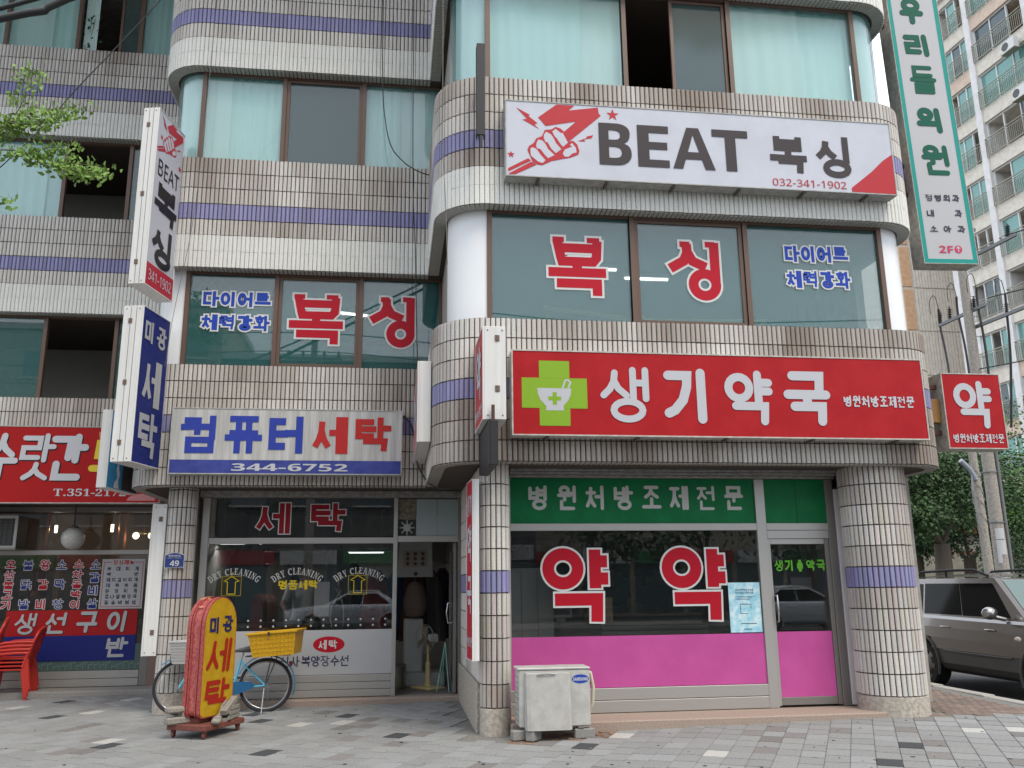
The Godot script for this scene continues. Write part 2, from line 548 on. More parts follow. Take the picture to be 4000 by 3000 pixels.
# ---------------------------------------------------------------- the scene
func _ready() -> void:
	rng.seed = 7
	noise.seed = 11
	noise.frequency = 0.5
	noise.fractal_octaves = 4
	var cam := Camera3D.new()
	cam.name = "camera"
	cam.position = Vector3(0, 1.45, 0)
	cam.rotation_degrees = Vector3(13.029, -7.753, -0.631)
	cam.fov = 47.61
	cam.near = 0.05
	cam.far = 600.0
	add_child(cam)
	cam.current = true
	var we := WorldEnvironment.new()
	we.name = "environment"
	var env := Environment.new()
	env.background_mode = Environment.BG_SKY
	var sk := ProceduralSkyMaterial.new()
	sk.sky_top_color = Color(0.86, 0.90, 0.96)
	sk.sky_horizon_color = Color(0.90, 0.92, 0.94)
	sk.sky_curve = 0.3
	sk.ground_bottom_color = Color(0.35, 0.34, 0.33)
	sk.ground_horizon_color = Color(0.6, 0.6, 0.6)
	sk.sun_angle_max = 0.0
	var sky := Sky.new()
	sky.sky_material = sk
	env.sky = sky
	env.tonemap_mode = Environment.TONE_MAPPER_LINEAR
	env.tonemap_exposure = 2.15
	env.sdfgi_enabled = true
	env.ssao_enabled = true
	env.ssil_enabled = true
	we.environment = env
	add_child(we)
	var sun := DirectionalLight3D.new()
	sun.name = "sun"
	sun.light_color = Color(1.0, 0.97, 0.92)
	sun.light_energy = 0.45
	sun.light_angular_distance = 25.0
	sun.shadow_enabled = true
	sun.rotation_degrees = Vector3(-58, 28, 0)
	add_child(sun)
	build_ground()
	build_building()
	build_signs()
	build_street_things()
	build_background()
	build_opposite()

# ---------------------------------------------------------------- ground
func build_ground() -> void:
	var mb := MB.new()
	mb.quad(Vector3(-300, -0.32, 300), Vector3(300, -0.32, 300), Vector3(300, -0.32, -300), Vector3(-300, -0.32, -300))
	struct("ground", mb, nmat("earth", lin(0.10, 0.10, 0.095), lin(0.16, 0.155, 0.15), 0.2, 0.95))
	# asphalt: the street in front and the side street past the corner
	mb = MB.new()
	mb.ab(Vector3(-60, -0.28, -3.9), Vector3(60, -0.12, 60))
	mb.ab(Vector3(7.17, -0.281, -60), Vector3(14.5, -0.10, -3.88))
	struct("road", mb, nmat("asphalt", lin(0.045, 0.045, 0.047), lin(0.085, 0.083, 0.08), 0.5, 0.92, 0.3, 0.05))
	# bed of the pavement, a tilted sheet with a kerb
	mb = MB.new()
	var g := func(x: float, z: float, d := 0.0) -> Vector3: return Vector3(x, ground_y(x, z) - 0.005 + d, z)
	mb.quad(g.call(-14, -4.2), g.call(7.0, -4.2), g.call(7.0, -15.0), g.call(-14, -15.0))
	mb.quad(g.call(-14, -4.2, -0.25), g.call(7.0, -4.2, -0.25), g.call(7.0, -4.2), g.call(-14, -4.2))
	mb.quad(g.call(7.0, -4.2, -0.25), g.call(7.0, -40, -0.35), g.call(7.0, -40), g.call(7.0, -4.2))
	var bed := struct("pavement", mb, nmat("bedding", lin(0.13, 0.125, 0.115), lin(0.21, 0.205, 0.19), 1.0, 0.95, 0.3, 0.05))
	# pavers laid in columns turned 28.8 degrees to the facade
	var ang := deg_to_rad(28.8)
	var dl := Vector2(sin(ang), -cos(ang))
	var dw := Vector2(cos(ang), sin(ang))
	var W := 0.198
	var Ln := 0.27
	var org := Vector2(1.0, -9.0)
	var list := []
	for i in range(-82, 83):
		var sh := rng.randf() * Ln
		for j in range(-55, 45):
			var r := rng.randf()
			var tone := rng.randf_range(0.235, 0.275)
			var pick := rng.randf()
			var ctr := org + dw * (i * W) + dl * (j * Ln + sh)
			if ctr.x > 6.85 or ctr.x < -9.0 or ctr.y > -4.35: continue
			var lim := -9.14                                                    # where the pavers end against the shops
			if ctr.x < 1.0: lim = -11.75
			if ctr.x < -2.9: lim = -13.75
			if ctr.x > 5.55: lim = -8.99 + 0.14 * (ctr.x - 5.55)
			if ctr.y < lim + 0.0: continue
			if ctr.x > 0.72 and ctr.x < 1.42 and ctr.y < -8.9: continue
			if ctr.x > 1.1 and ctr.x < 2.2 and ctr.y < -8.62: continue
			var k := Color(tone, tone * 1.005, tone * 0.985)
			if r < 0.022: k = Color(0.05, 0.052, 0.056)
			elif r < 0.045: k = Color(0.46, 0.45, 0.42)
			elif r < 0.10: k = Color(0.185, 0.173, 0.165) * (0.9 + 0.3 * pick)
			elif r < 0.30: k = Color(0.285, 0.29, 0.29)
			list.append([ctr, k, ctr.length()])
	var pm := vmat("paver", 2.3, 0.85, 0.12, 0.22)
	var variants := {}
	var inview := []
	var rest := MB.new()
	for e in list:
		var c: Vector2 = e[0]
		# about what the camera sees of the pavement
		if c.y < -7.35 and c.x > -0.43 * absf(c.y) - 0.1 and c.x < 0.745 * absf(c.y): inview.append(e)
		else: lay_paver(rest, e, W, Ln, ang)
	inview.sort_custom(func(a, b): return a[2] < b[2])
	for q in inview.size():
		var e: Array = inview[q]
		if q < 300:
			var kk: Color = e[1]
			var key := "%.2f %.2f" % [kk.r, kk.b]
			if not variants.has(key):
				var one := MB.new()
				one.col = kk
				one.bbox(Vector3(0, -0.026, 0), Vector3(W - 0.004, 0.06, Ln - 0.004), 0.003)
				variants[key] = one.mesh()
			var o := MeshInstance3D.new()
			o.name = "paver"
			o.mesh = variants[key]
			o.material_override = pm
			bed.add_child(o, true)
			o.transform = paver_xf(e[0], ang)
		else:
			lay_paver(rest, e, W, Ln, ang)
	var rs := part("pavers", rest, pm, bed)
	rs.set_meta("kind", "stuff")
	# trodden chewing gum and grit
	var gum := MB.new()
	for k in 130:
		var x := rng.randf_range(-5.5, 6.5)
		var z := rng.randf_range(-11.3 if x < 0.7 else -8.9, -6.5)
		var p := PackedVector2Array()
		var s := rng.randf_range(0.006, 0.02)
		for a in 7: p.append(Vector2(x, -z) + Vector2.from_angle(TAU * a / 7) * s * rng.randf_range(0.6, 1.2))
		gum.col = Color(0.03, 0.028, 0.026) if rng.randf() < 0.8 else Color(0.30, 0.24, 0.16)
		gum.xf = Transform3D(Basis(Vector3(1, 0, 0), Vector3(0, 0, -1), Vector3(0, 1, 0)), Vector3(0, ground_y(x, z), 0))
		gum.prism(p, 0.004, 0.0075)
	part("gum_spots", gum, vmat("paver"), bed).set_meta("kind", "stuff")
	# reddish brick paving between the shop and the side street
	mb = MB.new()
	var brick_cols := [Color(0.20, 0.145, 0.115), Color(0.16, 0.12, 0.10), Color(0.235, 0.17, 0.13), Color(0.18, 0.14, 0.12)]
	for i in 30:
		for j in 75:
			var x := 5.62 + (i + (0.5 if j % 2 else 0.0)) * 0.105 * 0.98
			var z := -8.97 - j * 0.105
			if x > 6.84 or z < -16.0: continue
			if z > -9.05 + 0.14 * (x - 5.55): continue
			if x < 5.85 and z < -9.1: continue
			mb.col = brick_cols[rng.randi() % 4]
			mb.bbox(Vector3(x, ground_y(x, z) - 0.028 + rng.randf_range(-0.001, 0.001), z), Vector3(0.099, 0.06, 0.1), 0.003)
	part("brick_paving", mb, vmat("paver"), bed).set_meta("kind", "stuff")
	# granite kerb stones along the side street
	for i in 34:
		mb = MB.new()
		var z := -4.6 - i * 1.0
		mb.bbox(Vector3(7.08, ground_y(7.0, z) - 0.13, z), Vector3(0.16, 0.28, 0.992), 0.01)
		part("kerb_stone", mb, nmat("granite", lin(0.27, 0.25, 0.23), lin(0.42, 0.40, 0.37), 1.3, 0.85, 0.15, 0.08), bed)

func paver_xf(c: Vector2, ang: float) -> Transform3D:
	var h := fposmod(c.x * 12.9898 + c.y * 78.233, 1.0)
	var b := Basis(Vector3.UP, -ang) * Basis(Vector3(0, 0, 1), (h - 0.5) * 0.012)
	return Transform3D(b, Vector3(c.x, ground_y(c.x, c.y) + (h - 0.5) * 0.003, c.y))

func lay_paver(mb: MB, e: Array, W: float, Ln: float, ang: float) -> void:
	mb.xf = paver_xf(e[0], ang)
	mb.col = e[1]
	mb.bbox(Vector3(0, -0.026, 0), Vector3(W - 0.004, 0.06, Ln - 0.004), 0.003)
# ---------------------------------------------------------------- the building
const ZR := -8.9
const ZM := -11.25
const ZL := -13.5
var house: Node3D
var tile_parts := 0
var tile_variants := {}

# path: straight and curved runs in plan (x, z), left to right
func run_line(a: Vector2, b: Vector2) -> Dictionary:
	return {"a": a, "b": b, "len": a.distance_to(b)}
func run_arc(c: Vector2, r: float, a0: float, a1: float) -> Dictionary:
	return {"c": c, "r": r, "a0": a0, "a1": a1, "len": absf(a1 - a0) * r}
func at_run(s: Dictionary, t: float) -> Array:
	if s.has("c"):
		var a: float = lerpf(s.a0, s.a1, t)
		var d := Vector2(cos(a), sin(a))
		return [s.c + d * s.r, d]
	var q: Vector2 = s.a.lerp(s.b, t)
	var e: Vector2 = (s.b - s.a).normalized()
	return [q, Vector2(-e.y, e.x)]
func outline(path: Array) -> Array:
	var p := []
	for s in path:
		var k := 12 if s.has("c") else 1
		for i in k + 1:
			var q: Vector2 = at_run(s, float(i) / k)[0]
			if p.is_empty() or p[p.size() - 1].distance_to(q) > 0.004: p.append(q)
	return p

func path_r(r := 0.58, inset := 0.0) -> Array:
	var q := r - inset
	return [run_line(Vector2(0.405 + inset, -11.25), Vector2(0.405 + inset, -9.48)), run_arc(Vector2(0.985, -9.48), q, PI, PI / 2), run_line(Vector2(0.985, ZR - inset), Vector2(5.65, ZR - inset)),
		run_arc(Vector2(5.65, -9.48), q, PI / 2, 0.0), run_line(Vector2(6.23 - inset, -9.48), Vector2(6.23 - inset, -11.2))]
func path_m(r := 0.58, inset := 0.0) -> Array:
	var q := r - inset
	return [run_line(Vector2(-3.33 + inset, ZL), Vector2(-3.33 + inset, -11.83)), run_arc(Vector2(-2.75, -11.83), q, PI, PI / 2), run_line(Vector2(-2.75, ZM - inset), Vector2(0.405, ZM - inset))]
func path_l() -> Array:
	return [run_line(Vector2(-8.6, ZL), Vector2(-3.33, ZL))]
func path_ring(c: Vector2, r: float) -> Array:
	return [run_arc(c, r, PI * 1.5, -PI * 0.5)]

func slab(path: Array, back: float, y0: float, y1: float) -> MB:
	var p := outline(path)
	var poly := PackedVector2Array()
	for q in p: poly.append(Vector2(q.x, -q.y))
	poly.append(Vector2(p[p.size() - 1].x, -back))
	poly.append(Vector2(p[0].x, -back))
	var mb := MB.new()
	mb.xf = Transform3D(Basis(Vector3(1, 0, 0), Vector3(0, 0, -1), Vector3(0, 1, 0)), Vector3.ZERO)
	mb.prism(poly, y0, y1)
	return mb

func tile_shape(mb: MB, w: float, h: float, d: float) -> void:
	var e := 0.007
	var x := w * 0.5
	var y := h * 0.5
	var p := [Vector2(-x, 0), Vector2(-x + e * 0.4, d * 0.7), Vector2(-x + e * 1.6, d), Vector2(x - e * 1.6, d), Vector2(x - e * 0.4, d * 0.7), Vector2(x, 0)]
	for i in 5:
		mb.quad(Vector3(p[i].x, -y, p[i].y), Vector3(p[i + 1].x, -y, p[i + 1].y), Vector3(p[i + 1].x, y, p[i + 1].y), Vector3(p[i].x, y, p[i].y))
	for i in range(1, 5):
		mb.tri(Vector3(p[0].x, y, p[0].y), Vector3(p[i].x, y, p[i].y), Vector3(p[i + 1].x, y, p[i + 1].y))
		mb.tri(Vector3(p[0].x, -y, p[0].y), Vector3(p[i + 1].x, -y, p[i + 1].y), Vector3(p[i].x, -y, p[i].y))

# kinds of row: 0 plain, 1 violet, 2 painted white. grime 0..1 says how much of the brown film this stretch carries
func tile_colour(kind: int, x: float, y: float, z: float, grime: float) -> Color:
	var r := rng.randf_range(-1, 1)
	if kind == 1:
		var f := 1.0 + 0.13 * r
		return Color(0.27 * f, 0.262 * f, 0.47 * f).lerp(Color(0.16, 0.14, 0.16), clampf(grime * 0.55 + 0.3 * noise.get_noise_3d(x * 2.0, y, z * 2.0), 0, 0.8))
	if kind == 2:
		var f := 1.0 + 0.03 * r
		return Color(0.75 * f, 0.745 * f, 0.70 * f)
	var f := 1.0 + 0.09 * r
	var k := clampf(grime + 1.1 * noise.get_noise_3d(x * 1.6, y * 1.2, z * 1.6) + 0.28 * noise.get_noise_3d(x * 14.0, y * 3.0, z * 14.0) + 0.08 * r, 0.0, 1.0)
	return Color(0.64 * f, 0.61 * f, 0.57 * f).lerp(Color(0.27 * f, 0.22 * f, 0.185 * f), k)

func lay_tiles(path: Array, y0: float, y1: float, rows: Array, grimes: Array, rest: MB, single_parent: Node = null, facing := -2.0, off := 0.0) -> void:
	var n := rows.size()
	var ph := (y1 - y0) / n
	for i in n:
		var kind: int = rows[i]
		var yc := y1 - (i + 0.5) * ph
		for s in path:
			var cnt := maxi(1, int(round(s.len / 0.0555)))
			var pw: float = s.len / cnt
			for k in cnt:
				var q := at_run(s, (k + 0.5) / cnt)
				var pos: Vector2 = q[0]
				var nn: Vector2 = q[1]
				var g: float = grimes[i]
				var c := tile_colour(kind, pos.x, yc, pos.y, g)
				var w := pw - (0.0095 if kind != 2 else 0.003)
				var h := ph - (0.013 if kind != 2 else 0.003)
				var d := 0.017 + rng.randf_range(-0.0015, 0.0015)
				var xf := Transform3D(Basis(Vector3(nn.y, 0, -nn.x), Vector3.UP, Vector3(nn.x, 0, nn.y)) * Basis(Vector3(0, 0, 1), rng.randfn() * 0.005), Vector3(pos.x, yc + rng.randfn() * 0.0008, pos.y) + Vector3(nn.x, 0, nn.y) * off)
				var see := nn.dot(-pos.normalized())
				if single_parent and see > facing and tile_parts < 300:
					tile_parts += 1
					var c2 := Color(snappedf(c.r, 0.03), snappedf(c.g, 0.03), snappedf(c.b, 0.03))
					var key := "%.3f %.3f %s" % [w, h, c2]
					if not tile_variants.has(key):
						var one := MB.new()
						one.col = c2
						tile_shape(one, w, h, 0.017)
						tile_variants[key] = one.mesh()
					var o := MeshInstance3D.new()
					o.name = "tile"
					o.mesh = tile_variants[key]
					o.material_override = vmat("tile")
					o.transform = xf
					single_parent.add_child(o, true)
				else:
					rest.xf = xf
					rest.col = c
					tile_shape(rest, w, h, d)

func band(called: String, path: Array, back: float, y0: float, y1: float, rows: Array, grimes: Array, facing := -2.0, single_tiles := false) -> Node3D:
	var body := part(called, slab(path, back, y0, y1), mat("grout", 0.040, 0.031, 0.026, 0.9), house)
	var rest := MB.new()
	lay_tiles(path, y0, y1, rows, grimes, rest, body if single_tiles else null, facing)
	part("wall_tiles", rest, vmat("tile"), body).set_meta("kind", "stuff")
	# turned-down edge under the band: a run of tiles lying flat
	var soff := MB.new()
	for s in path:
		var cnt := maxi(1, int(round(s.len / 0.0555)))
		var pw: float = s.len / cnt
		for k in cnt:
			var q := at_run(s, (k + 0.5) / cnt)
			var nn: Vector2 = q[1]
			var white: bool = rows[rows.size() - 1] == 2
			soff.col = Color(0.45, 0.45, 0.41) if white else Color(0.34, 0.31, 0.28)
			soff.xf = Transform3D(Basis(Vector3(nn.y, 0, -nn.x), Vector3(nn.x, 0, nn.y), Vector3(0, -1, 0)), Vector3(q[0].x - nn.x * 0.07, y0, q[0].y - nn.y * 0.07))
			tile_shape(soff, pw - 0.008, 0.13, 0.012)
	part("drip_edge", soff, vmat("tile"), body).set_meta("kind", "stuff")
	return body

# a window bay: brown aluminium frame, sash, pane and what hangs behind it
func window_bay(x0: float, x1: float, y0: float, y1: float, z: float, kind: String, sash := false) -> Node3D:
	var fr := mat("bronze", 0.115, 0.066, 0.046, 0.5)
	var mb := MB.new()
	var t := 0.04
	mb.ab(Vector3(x0 - 0.028, y0, z - 0.05), Vector3(x0 + 0.028, y1, z + 0.03))
	mb.ab(Vector3(x1 - 0.028, y0, z - 0.05), Vector3(x1 + 0.026, y1, z + 0.028))
	mb.ab(Vector3(x0 + 0.03, y1 - t, z - 0.05), Vector3(x1 - 0.03, y1, z + 0.025))
	mb.ab(Vector3(x0 + 0.03, y0, z - 0.05), Vector3(x1 - 0.03, y0 + 0.03, z + 0.025))
	var w := part("window", mb, fr, house)
	var ins := 0.03
	var a0 := x0 + ins
	var a1 := x1 - ins
	var b0 := y0 + 0.03
	var b1 := y1 - t
	if sash and kind != "open":
		var sb := MB.new()
		for e in [[a0, a0 + 0.045, b0, b1], [a1 - 0.045, a1, b0, b1], [a0 + 0.046, a1 - 0.046, b1 - 0.04, b1], [a0 + 0.046, a1 - 0.046, b0, b0 + 0.045]]:
			sb.ab(Vector3(e[0], e[2], z - 0.035), Vector3(e[1], e[3], z + 0.008))
		part("sash", sb, fr, w)
		a0 += 0.045; a1 -= 0.045; b0 += 0.045; b1 -= 0.04
	if kind != "open":
		var pm := glass("teal_glass", 0.14, 0.38, 0.37, 0.17)
		if kind == "mirror": pm = glass("mirror_glass", 0.055, 0.20, 0.20, 0.2)
		if kind == "dim": pm = glass("dim_glass", 0.10, 0.18, 0.18, 0.22)
		var p := MB.new()
		p.box(Vector3((a0 + a1) * 0.5, (b0 + b1) * 0.5, z - 0.012), Vector3(a1 - a0, b1 - b0, 0.006))
		if kind == "mirror": p.box(Vector3((a0 + a1) * 0.5, (b0 + b1) * 0.5, z - 0.03), Vector3(a1 - a0, b1 - b0, 0.006))   # second pane added to strengthen the reflection
		part("pane", p, pm, w)
	if kind == "teal":
		mat("curtain", 0.60, 0.78, 0.76, 0.9)  # white cloth tinted aqua, standing in for light through teal glass
		var cut := lerpf(a0, a1, rng.randf_range(0.25, 0.75))
		var first := rng.randi() % 3
		for h in 2:
			var tone := (first + h) % 3
			var cm := mat("curtain_%d" % tone, [0.56, 0.64, 0.60][tone], [0.76, 0.79, 0.83][tone], [0.75, 0.765, 0.80][tone], 0.9)  # the glass tint of the light is mixed into these tones
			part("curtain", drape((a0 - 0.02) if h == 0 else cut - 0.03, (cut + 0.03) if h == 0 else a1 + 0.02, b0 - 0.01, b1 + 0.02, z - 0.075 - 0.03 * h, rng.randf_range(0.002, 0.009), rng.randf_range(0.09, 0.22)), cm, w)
	return w

func drape(x0: float, x1: float, y0: float, y1: float, z: float, amp := 0.012, wave := 0.11) -> MB:
	var mb := MB.new()
	var n := maxi(4, int((x1 - x0) / 0.02))
	var ph := rng.randf() * TAU
	var f := func(x: float) -> float: return z + amp * sin(x / wave * TAU + ph) + amp * 0.6 * sin(x / wave * 2.3 + ph * 2.0)
	for i in n:
		var xa := lerpf(x0, x1, float(i) / n)
		var xb := lerpf(x0, x1, float(i + 1) / n)
		var za: float = f.call(xa)
		var zb: float = f.call(xb)
		mb.quad(Vector3(xa, y0, za), Vector3(xb, y0, zb), Vector3(xb, y1, zb), Vector3(xa, y1, za))
	return mb

# a quarter-round corner: pane or white panel, radius already set back
func corner_piece(called: String, c: Vector2, r: float, a0: float, a1: float, y0: float, y1: float, m: Material) -> MeshInstance3D:
	var mb := MB.new()
	var k := 12
	for i in k:
		var t0 := lerpf(a0, a1, float(i) / k)
		var t1 := lerpf(a0, a1, float(i + 1) / k)
		var d0 := Vector3(cos(t0), 0, sin(t0))
		var d1 := Vector3(cos(t1), 0, sin(t1))
		var o := Vector3(c.x, 0, c.y)
		var y0v := Vector3.UP * y0
		var y1v := Vector3.UP * y1
		mb.squad(o + d0 * r + y0v, o + d1 * r + y0v, o + d1 * r + y1v, o + d0 * r + y1v, d0, d1, d1, d0)
		var r2 := r - 0.02
		mb.squad(o + d1 * r2 + y0v, o + d0 * r2 + y0v, o + d0 * r2 + y1v, o + d1 * r2 + y1v, -d1, -d0, -d0, -d1)
	return part(called, mb, m, house)

func round_column(called: String, c: Vector2, r: float, y0: float, y1: float, ybase: float, violet_top: float, parts: bool) -> void:
	var mb := MB.new()
	mb.lathe([Vector2(r, y0), Vector2(r, y1)], 40, Vector3(c.x, 0, c.y))
	var col := part("column", mb, mat("grout"), house)
	var ph := 0.2235
	var top := violet_top
	while top < y1 - 0.02: top += ph
	var bot := ybase
	var n := int(round((top - bot) / ph))
	var rows := []
	var gr := []
	for i in n:
		var yt := top - i * ph
		rows.append(1 if absf(yt - violet_top) < 0.05 else 0)
		gr.append(0.22)
	bot = top - n * ph
	var rest := MB.new()
	lay_tiles(path_ring(c, r), bot, top, rows, gr, rest, col if parts else null, 0.12)
	part("column_tiles", rest, vmat("tile"), col).set_meta("kind", "stuff")
	# worn plinth of cast stone
	var pl := MB.new()
	var b := Vector3(c.x, 0, c.y)
	pl.lathe([Vector2(r + 0.02, y0 - 0.2), Vector2(r + 0.024, y0 + 0.06), Vector2(r + 0.018, bot - 0.012), Vector2(r, bot - 0.004)], 40, b)
	part("plinth", pl, nmat("plinth", lin(0.30, 0.265, 0.22), lin(0.47, 0.43, 0.375), 0.9, 0.9, 0.25, 0.04), col)

func build_building() -> void:
	house = thing("commercial_building", "stepped building clad in ribbed beige tiles with violet stripes, shops below", "building")
	mat("grout", 0.065, 0.050, 0.040, 0.9)
	mat("bronze", 0.115, 0.066, 0.046, 0.5)
	var tm := vmat("tile", 3.2, 0.7, 0.18, 0.2)
	var up := [0, 0, 0, 1, 0, 2, 2]
	var low := [0, 0, 0, 1, 0, 0, 0]
	# ground-floor columns first: their tiles are the ones seen largest
	round_column("column", Vector2(5.40, -9.33), 0.345, -0.1, 2.74, 0.27, 1.61, true)
	round_column("column", Vector2(1.055, -9.25), 0.140, -0.1, 2.74, 0.255, 1.60, true)
	round_column("column", Vector2(-2.69, -11.72), 0.165, -0.1, 2.74, 0.20, 1.565, false)
	# bands of tile, block by block
	band("spandrel", path_r(), -16.0, 2.705, 4.255, low, [0.62, 0.55, 0.5, 0.35, 0.48, 0.48, 0.52], 0.45, true)
	band("spandrel", path_r(), -16.0, 5.575, 7.145, up, [0.64, 0.55, 0.48, 0.35, 0.46, 0, 0])
	band("spandrel", path_r(), -16.0, 8.53, 10.1, up, [0.4, 0.3, 0.3, 0.3, 0.3, 0, 0])
	band("spandrel", path_m(), -16.0, 2.705, 4.255, low, [0.4, 0.28, 0.25, 0.25, 0.28, 0.32, 0.36])
	band("spandrel", path_m(), -16.0, 5.575, 7.145, up, [0.3, 0.12, 0.04, 0.0, 0.06, 0, 0])
	band("spandrel", path_m(), -16.0, 8.53, 10.1, up, [0.1, 0.04, 0.02, 0.0, 0.0, 0, 0])
	band("spandrel", path_l(), -16.0, 2.705, 4.255, low, [0.2, 0.15, 0.12, 0.1, 0.15, 0.2, 0.2])
	band("spandrel", path_l(), -16.0, 5.575, 7.145, up, [0.2, 0.1, 0.06, 0.0, 0.0, 0, 0])
	band("spandrel", path_l(), -16.0, 8.53, 10.1, up, [0.22, 0.08, 0.04, 0.0, 0.0, 0, 0])
	# walls that close the rooms
	var shell := MB.new()
	shell.ab(Vector3(-9.0, -0.3, -16.3), Vector3(6.26, 13.0, -16.0))
	shell.ab(Vector3(6.08, -0.2, -15.99), Vector3(6.22, 2.69, -9.9))
	shell.ab(Vector3(6.08, 4.26, -15.99), Vector3(6.2, 5.57, -10.4))
	shell.ab(Vector3(6.08, 7.15, -15.99), Vector3(6.2, 8.52, -10.4))
	shell.ab(Vector3(-8.9, -0.2, -15.99), Vector3(-8.7, 13.0, -13.4))
	shell.ab(Vector3(-8.9, 12.4, -15.98), Vector3(6.2, 12.9, -9.0))
	shell.ab(Vector3(0.56, 10.11, -15.98), Vector3(6.1, 12.39, -9.2))
	shell.ab(Vector3(-3.2, 10.11, -15.98), Vector3(0.55, 12.39, -11.6))
	part("wall", shell, nmat("render_wall", lin(0.30, 0.28, 0.25), lin(0.38, 0.36, 0.33), 0.5, 0.9), house)
	var inner := MB.new()
	for y in [[4.256, 5.574], [7.146, 8.529]]:
		inner.ab(Vector3(0.60, y[0], -15.99), Vector3(0.70, y[1], -9.75))     # right block, its side towards the recess
		inner.ab(Vector3(-3.12, y[0], -15.99), Vector3(-3.02, y[1], -12.1))
		inner.ab(Vector3(0.71, y[0], -14.2), Vector3(6.07, y[1], -14.0))
		inner.ab(Vector3(-3.01, y[0], -15.0), Vector3(0.59, y[1], -14.8))
		inner.ab(Vector3(-8.69, y[0], -15.9), Vector3(-3.13, y[1], -15.7))
	part("partition", inner, mat("partition", 0.32, 0.31, 0.28, 0.9), house)
	var gin := MB.new()
	gin.ab(Vector3(0.93, -0.2, -15.99), Vector3(1.195, 2.704, -9.27))
	part("side_wall", gin, mat("partition"), house)
	gin = MB.new()
	gin.ab(Vector3(0.914, 0.0, -11.9), Vector3(0.929, 2.704, -9.27))
	part("grout_bed", gin, mat("grout"), house)
	gin = MB.new()
	gin.ab(Vector3(-2.84, -0.2, -15.99), Vector3(-2.54, 2.704, -11.75))
	part("side_wall", gin, mat("partition"), house)
	gin = MB.new()
	gin.ab(Vector3(5.30, -0.2, -15.99), Vector3(5.45, 2.704, -9.72))
	part("side_wall", gin, mat("partition"), house)
	gin = MB.new()
	gin.ab(Vector3(-2.53, 0.09, -15.98), Vector3(5.29, 2.70, -15.9))
	part("back_wall", gin, mat("partition"), house)
	# tiles and stone on the visible flank of the wall by the laundry door
	var fl := MB.new()
	lay_tiles([run_line(Vector2(0.914, -11.85), Vector2(0.914, -9.3))], 0.48, 2.70, [0, 0, 0, 0, 0, 1, 0, 0, 0, 0], [0.15, 0.15, 0.15, 0.15, 0.2, 0.2, 0.15, 0.15, 0.15, 0.15], fl)
	part("flank_tiles", fl, tm, house).set_meta("kind", "stuff")
	var lg := MB.new()
	lg.bbox(Vector3(0.892, 0.2, -10.6), Vector3(0.05, 0.55, 2.5), 0.006)
	part("stone_skirting", lg, nmat("plinth"), house)
	upper_windows()
	pharmacy_front()
	laundry_front()
	restaurant_front()

